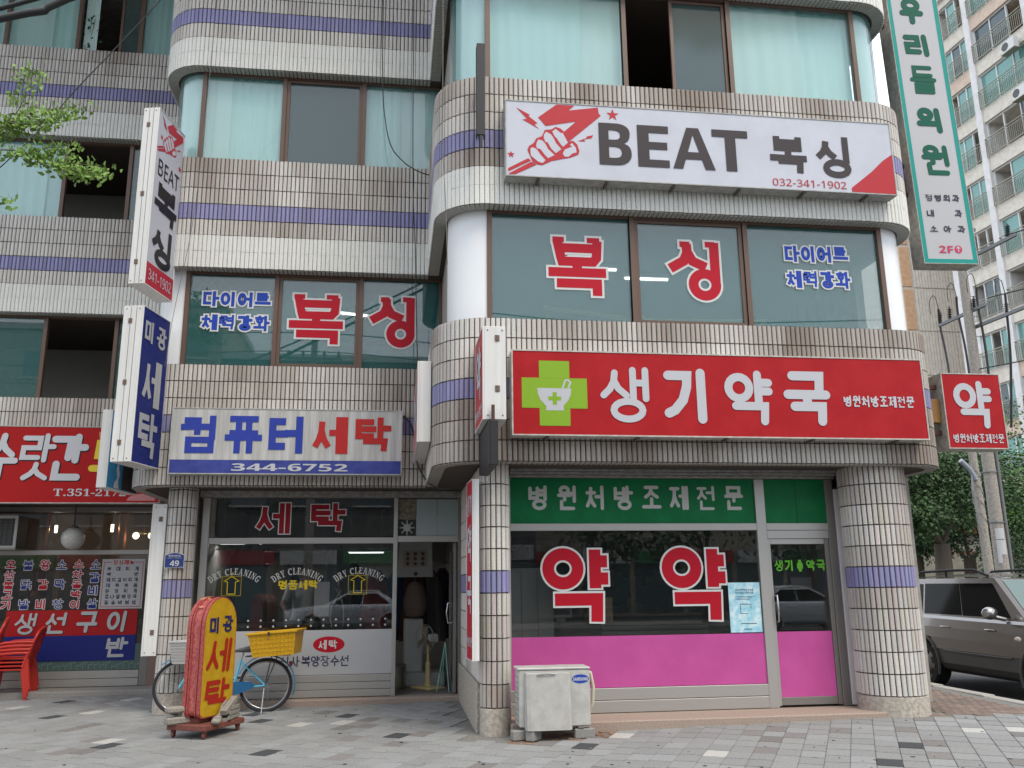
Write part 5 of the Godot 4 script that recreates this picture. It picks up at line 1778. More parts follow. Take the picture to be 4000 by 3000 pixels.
func logo(red: MB, white: MB, f: Callable) -> void:
	var put := func(mb: MB, pts: Array, z: float) -> void:
		var q := []
		for p in pts: q.append(f.call(p[0], p[1]))
		mb.marks.push_back(mb.v.size())
		flat_poly(mb, q, z)
	put.call(red, [[190, 195], [345, 283], [332, 300], [432, 382], [397, 402], [452, 455], [260, 340], [312, 332]], 0.003)
	put.call(red, [[655, 160], [865, 173], [795, 232], [1140, 195], [1148, 268], [1172, 295], [815, 585], [780, 600], [735, 490], [745, 480], [880, 365], [525, 418], [440, 315]], 0.0031)
	put.call(red, [[350, 795], [312, 700], [330, 655], [385, 620], [415, 565], [480, 540], [515, 465], [590, 460], [640, 428], [700, 450], [740, 490], [785, 600], [840, 597], [885, 640], [908, 715], [895, 760], [800, 795], [700, 812], [580, 835], [480, 882], [430, 875], [370, 845]], 0.0034)
	put.call(white, [[715, 745], [740, 700], [828, 665], [800, 648], [825, 622], [868, 680], [875, 735], [830, 745], [780, 785], [735, 782]], 0.004)
	put.call(white, [[640, 455], [700, 505], [720, 502], [778, 618], [722, 668], [695, 640], [650, 565], [628, 545], [612, 510], [600, 485]], 0.0041)
	put.call(white, [[530, 488], [585, 520], [612, 560], [640, 625], [700, 695], [635, 742], [585, 690], [545, 615], [520, 610], [500, 560], [505, 520]], 0.0042)
	put.call(white, [[420, 612], [440, 580], [485, 592], [520, 635], [545, 690], [620, 765], [545, 800], [500, 750], [460, 692], [420, 685], [412, 650]], 0.0043)
	put.call(white, [[345, 690], [365, 672], [400, 682], [425, 705], [460, 760], [516, 825], [480, 858], [430, 838], [380, 795], [350, 768]], 0.0044)
	put.call(red, [[320, 798], [350, 828], [92, 950], [92, 912]], 0.0032)
	put.call(red, [[352, 840], [412, 876], [175, 982], [96, 982], [100, 972]], 0.0033)
	put.call(red, [[893, 600], [1000, 560], [995, 545], [1075, 528], [1055, 565], [965, 580], [980, 605]], 0.003)

func build_signs() -> void:
	var white_face := nmat("sign_white", lin(0.482, 0.496, 0.549), lin(0.517, 0.533, 0.595), 0.3, 0.35, 0.0, 0.01)
	var grey_body := nmat("sign_grey", lin(0.306, 0.306, 0.289), lin(0.425, 0.425, 0.408), 0.8, 0.55, 0.0, 0.02)
	var white_body := nmat("sign_body", lin(0.603, 0.594, 0.572), lin(0.666, 0.661, 0.648), 0.7, 0.5, 0.0, 0.012)
	var logo_red := mat("logo_red", 0.425, 0.038, 0.047, 0.45)
	var ink_dark := mat("logo_grey", 0.055, 0.047, 0.05, 0.45)
	# boxing gym sign
	var w := 4.60
	var bs := thing("boxing_gym_sign", "wide white boxing gym sign with a red fist holding lightning", "sign", Vector3(3.44, 5.825, -8.70))
	lightbox(bs, w, 0.925, 0.175, white_face, grey_body, 0.012)
	clamps(bs, w, 0.17, 6)
	var off := Vector3(-3.44, -5.825, 0)
	var r := MB.new()
	var wt := MB.new()
	var bz := func(zx: float, zy: float) -> Vector2: return Vector2(1.152 + (zx - 75) * 0.000985, 6.740 - (zy - 110 - (zx - 75) * 0.0618) * 0.00103)
	logo(r, wt, bz)
	var sp: Vector2 = bz.call(125, 752)
	star(r, sp.x, sp.y, 0.045, 0.003)
	sp = bz.call(1310, 285)
	star(r, sp.x, sp.y, 0.075, 0.003)
	r.marks.push_back(r.v.size())
	flat_poly(r, [Vector2(5.726, 6.345), Vector2(5.60, 6.255), Vector2(5.45, 6.11), Vector2(5.18, 5.893), Vector2(5.178, 5.845), Vector2(5.726, 5.840)], 0.003)
	latin(r, "032-341-1902", 4.22, 5.872, 5.115, 5.962, "Droid Sans", 400)
	ink(r, logo_red, off, bs, "red_print")
	ink(wt, white_face, off, bs, "white_print")
	var d := MB.new()
	for e in [["B", 2.20, 2.572], ["E", 2.645, 3.01], ["A", 3.05, 3.548], ["T", 3.527, 3.955]]: latin(d, e[0], e[1], 6.02, e[2], 6.533, "Droid Sans", 700)
	hangul(d, "복", 4.214, 6.535, 0.445, 0.53, Vector2(0.5, 0), 0.088)
	hangul(d, "싱", 4.763, 6.532, 0.485, 0.525, Vector2(0.5, 0), 0.088)
	ink(d, ink_dark, off, bs)
	# pharmacy sign
	var red_face := nmat("sign_red", lin(0.335, 0.009, 0.013), lin(0.375, 0.013, 0.017), 0.35, 0.5, 0.0, 0.012)
	var red_letters := mat("sign_letter", 0.456, 0.464, 0.494, 0.5)
	var ph := thing("pharmacy_sign", "wide red pharmacy sign with white letters and a green cross", "sign", Vector3(3.48, 2.945, -8.70))
	lightbox(ph, 4.60, 0.91, 0.175, red_face, nmat("sign_cream", lin(0.374, 0.357, 0.323), lin(0.510, 0.493, 0.451), 0.8, 0.6, 0.0, 0.02), 0.014)
	clamps(ph, 4.6, 0.17, 5)
	off = Vector3(-3.48, -2.945, 0)
	d = MB.new()
	rect(d, 1.285, 3.233, 1.976, 3.554, 0.003)
	rect(d, 1.469, 3.555, 1.791, 3.739, 0.003)
	rect(d, 1.469, 3.048, 1.791, 3.232, 0.003)
	ink(d, mat("cross_green", 0.216, 0.368, 0.028, 0.5), off, ph, "green_cross")
	d = MB.new()
	var bowl := [Vector2(1.447, 3.445), Vector2(1.808, 3.445), Vector2(1.80, 3.38), Vector2(1.775, 3.32), Vector2(1.735, 3.275), Vector2(1.72, 3.255), Vector2(1.725, 3.21), Vector2(1.535, 3.21), Vector2(1.54, 3.255), Vector2(1.52, 3.275), Vector2(1.48, 3.32), Vector2(1.455, 3.38)]
	flat_poly(d, bowl, 0.0042)
	ribbon(d, [Vector2(1.715, 3.445), Vector2(1.745, 3.53), Vector2(1.775, 3.535), Vector2(1.80, 3.51), Vector2(1.775, 3.445)], false, 0.02, 0.0044)
	ink(d, red_letters, off, ph, "mortar_emblem")
	d = MB.new()
	rect(d, 1.563, 3.315, 1.697, 3.357, 0.0052)
	rect(d, 1.608, 3.358, 1.652, 3.402, 0.0052)
	rect(d, 1.608, 3.27, 1.652, 3.314, 0.0052)
	ink(d, mat("cross_green"), off, ph, "small_cross")
	d = MB.new()
	hangul(d, "생", 2.115, 3.692, 0.545, 0.60, Vector2(1, 0), 0.102, null, 0.0, true)
	hangul(d, "기", 2.80, 3.690, 0.53, 0.60, Vector2(1, 0), 0.102, null, 0.0, true)
	hangul(d, "약", 3.475, 3.682, 0.54, 0.60, Vector2(1, 0), 0.102, null, 0.0, true)
	hangul(d, "국", 4.135, 3.685, 0.535, 0.60, Vector2(1, 0), 0.102, null, 0.0, true)
	hangul(d, "병원처방조제전문", 4.82, 3.425, 0.092, 0.124, Vector2(0.1045, 0), 0.02)
	ink(d, red_letters, off, ph)
	# dry cleaner's sign
	var la := thing("laundry_sign", "weathered white and blue computer laundry sign with a telephone number", "sign", Vector3(-1.333, 2.82, -11.05))
	lightbox(la, 2.835, 0.83, 0.175, nmat("laundry_white", lin(0.36, 0.352, 0.335), lin(0.485, 0.485, 0.477), 0.45, 0.5, 0.0, 0.012), grey_body, 0.012)
	mats["laundry_white"].uv1_scale = Vector3(1.6, 0.10, 1.6)     # rain streaks run down the sheet
	mats["sign_body"].uv1_scale = Vector3(1.8, 0.12, 1.8)
	off = Vector3(1.333, -2.82, 0)
	d = MB.new()
	rect(d, -2.736, 2.834, 0.072, 2.998, 0.002)
	ink(d, nmat("laundry_blue", lin(0.018, 0.03, 0.20), lin(0.035, 0.05, 0.26), 0.5, 0.5, 0.0, 0.015), off, la, "blue_stripe")
	d = MB.new()
	hangul(d, "컴퓨터", -2.63, 3.55, 0.45, 0.47, Vector2(0.53, 0.002), 0.088)
	ink(d, mat("sign_blue", 0.03, 0.05, 0.30, 0.5), off, la)
	d = MB.new()
	hangul(d, "세탁", -1.04, 3.555, 0.45, 0.47, Vector2(0.535, 0.001), 0.086)
	ink(d, mat("sign_coral", 0.42, 0.028, 0.026, 0.5), off, la)
	d = MB.new()
	latin(d, "344-6752", -2.0, 2.862, -0.59, 2.955, "Droid Sans", 700)
	ink(d, mat("sign_letter"), off, la)
	# restaurant sign
	var rs := thing("restaurant_sign", "long red restaurant sign with brushed white letters and a telephone number", "sign", Vector3(-5.7, 2.672, -13.35))
	lightbox(rs, 4.6, 1.125, 0.125, mat("sign_scarlet", 0.320, 0.010, 0.011, 0.45), grey_body, 0.012)
	off = Vector3(5.7, -2.672, 0)
	d = MB.new()
	var sh := MB.new()
	for e in [["수", -5.88, 0.48], ["랏", -5.39, 0.48], ["간", -4.99, 0.53]]:
		hangul(sh, e[0], e[1] + 0.015, 3.675, e[2], 0.69, Vector2(1, 0), 0.105, null, 0.0, true, 0.08, 0.0)
		hangul(d, e[0], e[1], 3.69, e[2], 0.69, Vector2(1, 0), 0.10, null, 0.0, true, 0.08, 0.003)
	latin(d, "T.351-2172", -4.876, 2.775, -3.88, 2.882, "Droid Serif", 700)
	ink(d, mat("sign_letter"), off, rs)
	ink(sh, mat("banner_black"), off, rs, "letter_edge_print")
	d = MB.new()
	hangul(d, "도", -4.42, 3.60, 0.50, 0.50, Vector2(1, 0), 0.10, null, 0.0, true, 0.08, 0.004)
	ink(d, mat("brush_yellow", 0.60, 0.45, 0.02, 0.5), off, rs)
	d = MB.new()
	flat_poly(d, ring_pts(-4.10, 3.72, 0.23, 0.30, 24).filter(func(p): return p.y < 3.78), 0.0025)
	ink(d, mat("dish_orange", 0.50, 0.14, 0.02, 0.5), off, rs, "dish_print")
	d = MB.new()
	flat_poly(d, ring_pts(-3.66, 2.71, 0.20, 0.10, 24).filter(func(p): return p.y > 2.69), 0.0025)
	ink(d, nmat("meat_print", lin(0.35, 0.04, 0.05), lin(0.62, 0.40, 0.38), 3.0, 0.6, 0.0, 0.06), off, rs, "meat_print")
	# projecting boxing sign
	var ang := deg_to_rad(78.0)
	var bv := thing("projecting_boxing_sign", "tall white projecting boxing sign with a red foot strip and hinged edge", "sign", Vector3(-3.0, 5.09, -10.93), ang)
	lightbox(bv, 0.74, 2.38, 0.205, mat("sign_white2", 0.471, 0.479, 0.547, 0.35), white_body, 0.01)
	r = MB.new()
	wt = MB.new()
	var vz := func(zx: float, zy: float) -> Vector2: return Vector2(-0.35 + (zx - 90) * 0.00063, 2.345 - (zy - 160) * 0.00066)
	logo(r, wt, vz)
	star(r, 0.29, 1.84, 0.05, 0.003)
	star(r, -0.25, 2.02, 0.04, 0.003)
	r.marks.push_back(r.v.size())
	rect(r, -0.358, 0.012, 0.358, 0.30, 0.003)
	ink(r, mat("foot_red", 0.42, 0.03, 0.05, 0.45), Vector3.ZERO, bv, "red_print")
	latin(wt, "341-1902", -0.30, 0.085, 0.30, 0.225, "Droid Sans", 400)
	ink(wt, mat("sign_white2"), Vector3.ZERO, bv, "white_print")
	d = MB.new()
	latin(d, "BEAT", -0.28, 1.50, 0.29, 1.72, "Droid Sans", 400)
	hangul(d, "복", -0.30, 1.46, 0.60, 0.56, Vector2(1, 0), 0.10)
	hangul(d, "싱", -0.30, 0.86, 0.60, 0.54, Vector2(1, 0), 0.10)
	ink(d, mat("logo_black", 0.02, 0.018, 0.022, 0.45), Vector3.ZERO, bv)
	seams(bv, 0.74, 2.38, 0.205)
	# projecting laundry sign
	var lv := thing("projecting_laundry_sign", "tall blue projecting laundry sign with silver letters and rust-streaked white edge", "sign", Vector3(-2.985, 2.905, -10.925), ang)
	lightbox(lv, 0.70, 1.91, 0.25, nmat("sign_navy", lin(0.012, 0.02, 0.135), lin(0.02, 0.03, 0.17), 0.8, 0.5, 0.0, 0.03), white_body, 0.008)
	d = MB.new()
	hangul(d, "미", -0.28, 1.76, 0.23, 0.27, Vector2(0.3, 0), 0.045)
	hangul(d, "광", 0.02, 1.76, 0.25, 0.28, Vector2(0.3, 0), 0.043)
	hangul(d, "세", -0.24, 1.30, 0.46, 0.58, Vector2(1, 0), 0.085)
	hangul(d, "탁", -0.24, 0.64, 0.46, 0.58, Vector2(1, 0), 0.085)
	ink(d, mat("silver_film", 0.42, 0.43, 0.45, 0.5, 0.2), Vector3.ZERO, lv)
	seams(lv, 0.70, 1.91, 0.25)
	# older sign behind it
	var ov := thing("old_projecting_sign", "old projecting sign with a torn blue face and a dark rear box", "sign", Vector3(-3.47, 2.68, -11.75), deg_to_rad(82))
	lightbox(ov, 0.9, 0.98, 0.12, nmat("torn_blue", lin(0.03, 0.24, 0.50), lin(0.05, 0.32, 0.58), 1.0, 0.5, 0.0, 0.03), white_body, 0.01)
	d = MB.new()
	rect(d, -0.02, 0.02, 0.43, 0.96, 0.004)
	ink(d, mat("dark_board", 0.06, 0.055, 0.055, 0.6), Vector3.ZERO, ov, "dark_board")
	d = MB.new()
	flat_poly(d, [Vector2(-0.25, 0.02), Vector2(-0.10, 0.02), Vector2(-0.13, 0.12), Vector2(-0.09, 0.2), Vector2(-0.14, 0.3), Vector2(-0.12, 0.42), Vector2(-0.17, 0.36), Vector2(-0.20, 0.25), Vector2(-0.16, 0.15), Vector2(-0.24, 0.08)], 0.0035)
	ink(d, mat("torn_paper", 0.62, 0.64, 0.66, 0.8), Vector3.ZERO, ov, "torn_patch")
	# projecting pharmacy signs on the recess side
	var p2 := thing("projecting_pharmacy_sign", "red projecting pharmacy sign on the rounded corner above the dark display", "sign", Vector3(0.82, 2.985, -8.47), -PI / 2)
	lightbox(p2, 0.82, 0.92, 0.22, mat("faded_red", 0.42, 0.05, 0.05, 0.5), white_body, 0.01)
	d = MB.new()
	hangul(d, "약", -0.22, 0.80, 0.46, 0.56, Vector2(1, 0), 0.085, null, 0.0, true)
	hangul(d, "병원처방조제전문", -0.33, 0.18, 0.074, 0.10, Vector2(0.083, 0), 0.014)
	ink(d, mat("sign_letter"), Vector3.ZERO, p2)
	hinges_side(p2, 0.82, 0.22, [0.30, 0.80])
	var p1 := thing("small_projecting_sign", "narrow projecting pharmacy sign with a faded pink face in the recess", "sign", Vector3(0.235, 2.985, -10.30), -PI / 2)
	lightbox(p1, 1.75, 0.91, 0.145, mat("pink_faded", 0.46, 0.16, 0.17, 0.5), white_body, 0.01)
	d = MB.new()
	hangul(d, "약국", -0.75, 0.78, 0.60, 0.60, Vector2(0.75, 0), 0.10, null, 0.0, true)
	ink(d, mat("sign_letter"), Vector3.ZERO, p1)
	# dark display under the corner sign
	var led := thing("display_board", "thin black moving-letter display hanging under the corner pharmacy sign", "display", Vector3(0.862, 2.545, -8.42), -PI / 2)
	lightbox(led, 0.88, 0.42, 0.09, mat("led_black", 0.012, 0.012, 0.014, 0.5), mat("black_steel", 0.018, 0.018, 0.02, 0.55, 0.2), 0.012)
	d = MB.new()
	for i in 20: rect(d, -0.42 + i * 0.043, 0.03, -0.418 + i * 0.043, 0.39, 0.003)
	for i in 9: rect(d, -0.42, 0.04 + i * 0.042, 0.42, 0.042 + i * 0.042, 0.0034)
	ink(d, mat("led_grid", 0.05, 0.05, 0.055, 0.6), Vector3.ZERO, led, "grid")
	var hp := MB.new()
	hp.box(Vector3(0.41, 0.49, -0.045), Vector3(0.03, 0.16, 0.03))
	hp.box(Vector3(-0.35, 0.43, -0.045), Vector3(0.03, 0.03, 0.03))
	part("hanger", hp, mat("rust_steel", 0.09, 0.045, 0.035, 0.8, 0.3), led)
	# narrow sign on the column
	var nv := thing("column_sign", "narrow red pharmacy sign fixed upright to the tiled wall end", "sign", Vector3(0.79, 0.72, -9.20), -deg_to_rad(86.8))
	lightbox(nv, 0.43, 1.81, 0.066, mat("column_red", 0.38, 0.02, 0.035, 0.5), white_body, 0.006)
	d = MB.new()
	hangul(d, "생", -0.17, 1.66, 0.16, 0.22, Vector2(1, 0), 0.03)
	hangul(d, "기", 0.01, 1.66, 0.16, 0.22, Vector2(1, 0), 0.03)
	hangul(d, "약국", -0.15, 1.35, 0.30, 0.40, Vector2(0, -0.52), 0.055)
	hangul(d, "병원처방조제전문", -0.19, 0.22, 0.044, 0.09, Vector2(0.048, 0), 0.009)
	ink(d, mat("sign_letter"), Vector3.ZERO, nv)
	# upright sign by the restaurant, seen edge-on
	var wv := thing("upright_sign", "tall narrow white sign edge with rusty hinges beside the tiled column", "sign", Vector3(-3.025, 0.655, -11.88), -PI / 2)
	lightbox(wv, 0.56, 1.85, 0.168, mat("upright_red", 0.40, 0.03, 0.03, 0.5), white_body, 0.008)
	hinges_side(wv, 0.56, 0.168, [0.28, 1.66])
	# bare steel upright of a lost sign
	var ub := MB.new()
	ub.ab(Vector3(0.815, 6.25, -8.64), Vector3(0.905, 7.37, -8.60))
	ub.ab(Vector3(0.815, 6.25, -8.72), Vector3(0.825, 7.37, -8.641))
	ub.ab(Vector3(0.895, 6.25, -8.72), Vector3(0.905, 7.37, -8.641))
	ub.ab(Vector3(0.848, 6.10, -8.63), Vector3(0.878, 6.249, -8.605))
	ub.ab(Vector3(0.84, 6.9, -8.95), Vector3(0.88, 6.94, -8.641))
	ub.ab(Vector3(0.84, 6.4, -8.95), Vector3(0.88, 6.44, -8.641))
	single("sign_bracket", "black steel upright bolted to the rounded corner under the window", "bracket", ub, mat("black_steel"))
	# clinic sign on the far corner
	var cs := thing("clinic_sign", "very tall pale grey clinic sign with a teal border and brushed green letters", "sign", Vector3(6.82, 5.29, -9.40))
	cs.rotation.z = deg_to_rad(1.25)
	var clinic_body := nmat("clinic_body", lin(0.33, 0.30, 0.26), lin(0.50, 0.47, 0.42), 0.9, 0.6, 0.0, 0.02)
	lightbox(cs, 0.735, 5.4, 0.24, mat("clinic_face", 0.443, 0.443, 0.459, 0.5), clinic_body, 0.008)
	d = MB.new()
	ribbon(d, [Vector2(-0.33, 0.037), Vector2(0.33, 0.037), Vector2(0.33, 5.36), Vector2(-0.33, 5.36)], true, 0.055, 0.002)
	ink(d, mat("clinic_teal", 0.02, 0.27, 0.24, 0.5), Vector3.ZERO, cs, "teal_border")
	d = MB.new()
	hangul(d, "우", -0.20, 3.78, 0.34, 0.40, Vector2(1, 0), 0.08, null, 0.0, true)
	hangul(d, "리", -0.20, 3.23, 0.38, 0.33, Vector2(1, 0), 0.074, null, 0.0, true, -0.06)
	hangul(d, "들", -0.19, 2.76, 0.37, 0.41, Vector2(1, 0), 0.066, null, 0.0, true)
	hangul(d, "의", -0.19, 2.15, 0.38, 0.36, Vector2(1, 0), 0.078, null, 0.0, true, -0.06)
	hangul(d, "원", -0.19, 1.62, 0.39, 0.42, Vector2(1, 0), 0.076, null, 0.0, true, -0.05)
	ink(d, mat("clinic_green", 0.008, 0.095, 0.06, 0.5), Vector3.ZERO, cs)
	d = MB.new()
	hangul(d, "정형외과", -0.225, 0.93, 0.10, 0.092, Vector2(0.122, 0), 0.016)
	hangul(d, "내", -0.235, 0.72, 0.10, 0.092, Vector2(0.1, 0), 0.016)
	hangul(d, "과", 0.145, 0.725, 0.10, 0.092, Vector2(0.1, 0), 0.016)
	hangul(d, "소아과", -0.225, 0.51, 0.105, 0.09, Vector2(0.187, 0), 0.016)
	ink(d, mat("clinic_ink", 0.05, 0.05, 0.075, 0.5), Vector3.ZERO, cs)
	d = MB.new()
	latin(d, "2F", -0.14, 0.145, 0.05, 0.24, "Droid Sans", 700)
	flat_poly(d, ring_pts(0.12, 0.195, 0.052, 0.052, 24), 0.004)
	ink(d, mat("clinic_red", 0.50, 0.05, 0.12, 0.5), Vector3.ZERO, cs)
	d = MB.new()
	rect(d, 0.113, 0.16, 0.127, 0.205, 0.0052)
	flat_poly(d, [Vector2(0.09, 0.205), Vector2(0.15, 0.205), Vector2(0.12, 0.24)], 0.0053)
	ink(d, mat("sign_letter"), Vector3.ZERO, cs, "arrow")
	for y in [0.95, 1.35, 3.4, 4.6]:
		var br := MB.new()
		br.ab(Vector3(-0.78, y, -0.17), Vector3(-0.36, y + 0.05, -0.12))
		part("bracket", br, mat("rust_steel"), cs)
	var pl := MB.new()
	pl.box(Vector3(-0.43, 1.12, -0.14), Vector3(0.10, 0.34, 0.02))
	part("rusty_plate", pl, nmat("rust", lin(0.14, 0.045, 0.02), lin(0.30, 0.12, 0.05), 2.0, 0.9, 0.2, 0.05), cs)
	# small square pharmacy sign on the far corner
	var ys := thing("square_pharmacy_sign", "square red pharmacy sign projecting beyond the corner column", "sign", Vector3(6.715, 2.935, -9.20))
	lightbox(ys, 0.75, 0.90, 0.24, red_face, clinic_body, 0.012)
	d = MB.new()
	hangul(d, "약", -0.245, 0.81, 0.485, 0.57, Vector2(1, 0), 0.088, null, 0.0, true)
	hangul(d, "병원처방조제전문", -0.31, 0.175, 0.073, 0.105, Vector2(0.0812, 0), 0.0145)
	ink(d, red_letters, Vector3.ZERO, ys)
	var yb := MB.new()
	yb.box(Vector3(-0.44, 0.46, -0.12), Vector3(0.14, 0.28, 0.10))
	part("bracket", yb, nmat("ochre_rust", lin(0.20, 0.10, 0.03), lin(0.34, 0.19, 0.06), 2.0, 0.85, 0.2, 0.05), ys)
	var ya := MB.new()
	ya.box(Vector3(-0.44, 0.75, -0.12), Vector3(0.14, 0.05, 0.05))
	ya.box(Vector3(-0.44, 0.2, -0.12), Vector3(0.14, 0.05, 0.05))
	part("arm", ya, mat("rust_steel"), ys)
	# address plate
	var ad := thing("address_plate", "small blue house number plate with a gabled top on the tiled column", "plate", Vector3(-2.70, 1.707, -11.52))
	d = MB.new()
	d.prism(PackedVector2Array([Vector2(-0.118, 0), Vector2(0.118, 0), Vector2(0.118, 0.158), Vector2(0.04, 0.185), Vector2(0, 0.19), Vector2(-0.04, 0.185), Vector2(-0.118, 0.158)]), -0.006, 0.0)
	part("rim", d, mat("plate_white", 0.480, 0.480, 0.496, 0.4), ad)
	d = MB.new()
	d.prism(PackedVector2Array([Vector2(-0.112, 0.006), Vector2(0.112, 0.006), Vector2(0.112, 0.154), Vector2(0.038, 0.18), Vector2(0, 0.184), Vector2(-0.038, 0.18), Vector2(-0.112, 0.154)]), -0.002, 0.002)
	part("face", d, mat("plate_blue", 0.02, 0.04, 0.17, 0.35), ad)
	d = MB.new()
	latin(d, "49", -0.052, 0.022, 0.058, 0.092, "Droid Sans", 700)
	hangul(d, "경인로", -0.075, 0.160, 0.019, 0.024, Vector2(0.021, 0), 0.0035)
	latin(d, "536", -0.010, 0.137, 0.026, 0.158, "Droid Sans", 700)
	hangul(d, "번길", 0.031, 0.160, 0.019, 0.024, Vector2(0.021, 0), 0.0035)
	latin(d, "Gyeongin-ro 536beon-gil", -0.085, 0.115, 0.085, 0.128, "Droid Sans", 400)
	latin(d, "14629", 0.062, 0.010, 0.098, 0.018, "Droid Sans", 400)
	ink(d, mat("plate_white"), Vector3.ZERO, ad)

# the street-side edge of a projecting sign: seams, hinges, screw heads
func seams(o: Node3D, w: float, h: float, d: float) -> void:
	var mb := MB.new()
	for k in [0.34, 0.62]:
		mb.box(Vector3(-w / 2 - 0.001, h * 0.5, -d * k), Vector3(0.004, h - 0.02, 0.004))
	part("seam", mb, mat("seam_dark", 0.12, 0.11, 0.10, 0.8), o)
	hinges_side(o, w, d, [h * 0.12, h * 0.5, h * 0.9])

func hinges_side(o: Node3D, w: float, d: float, ys: Array) -> void:
	var sgn := -1.0 if o.rotation.y > 0 else 1.0
	for y in ys:
		var mb := MB.new()
		mb.box(Vector3(sgn * (w / 2 + 0.003), y, -d * 0.62), Vector3(0.006, 0.06, 0.045))
		mb.tube([Vector3(sgn * (w / 2 + 0.006), y - 0.03, -d * 0.62), Vector3(sgn * (w / 2 + 0.006), y + 0.03, -d * 0.62)], 0.006, 6)
		part("hinge", mb, mat("hinge_rust", 0.16, 0.115, 0.09, 0.7, 0.3), o)
	for y in [0.04, h_of(o) - 0.04]:
		for k in [0.2, 0.85]:
			var mb := MB.new()
			mb.lathe([Vector2(0.008, 0), Vector2(0.006, 0.005), Vector2(0.001, 0.006)], 8, Vector3(sgn * (w / 2), y, -d * k), Vector3(sgn, 0, 0))
			part("screw", mb, mat("hinge_rust"), o)

func h_of(o: Node3D) -> float:
	for c in o.get_children():
		if c.name == "box": return c.mesh.get_aabb().size.y
	return 1.0
# ---------------------------------------------------------------- things on the pavement
func wheel_parts(o: Node3D, c: Vector3, r: float, tyre: Material, rim: Material, spoke: Material) -> void:
	var w := Node3D.new()
	w.name = "wheel"
	o.add_child(w, true)
	w.position = c
	var mb := MB.new()
	var ring := []
	for k in 48: ring.append(Vector3(r * cos(TAU * k / 48), r * sin(TAU * k / 48), 0))
	mb.tube(ring, 0.019, 8, true)
	part("tyre", mb, tyre, w)
	mb = MB.new()
	ring = []
	for k in 48: ring.append(Vector3((r - 0.026) * cos(TAU * k / 48), (r - 0.026) * sin(TAU * k / 48), 0))
	mb.tube(ring, 0.0115, 6, true)
	part("rim", mb, rim, w)
	mb = MB.new()
	for k in 28:
		var a := TAU * k / 28
		var b := a + (0.9 if k % 2 else -0.9)
		var s := 0.025 if k % 4 < 2 else -0.025
		mb.tube([Vector3(0.022 * cos(b), 0.022 * sin(b), s), Vector3((r - 0.03) * cos(a), (r - 0.03) * sin(a), 0)], 0.0016, 4)
	part("spokes", mb, spoke, w)
	mb = MB.new()
	mb.tube([Vector3(0, 0, -0.05), Vector3(0, 0, 0.05)], 0.02, 10)
	part("hub", mb, spoke, w)

func build_street_things() -> void:
	bicycle()
	standing_sign()
	outdoor_unit()
	chairs()
	facade_things()
	ginkgo()

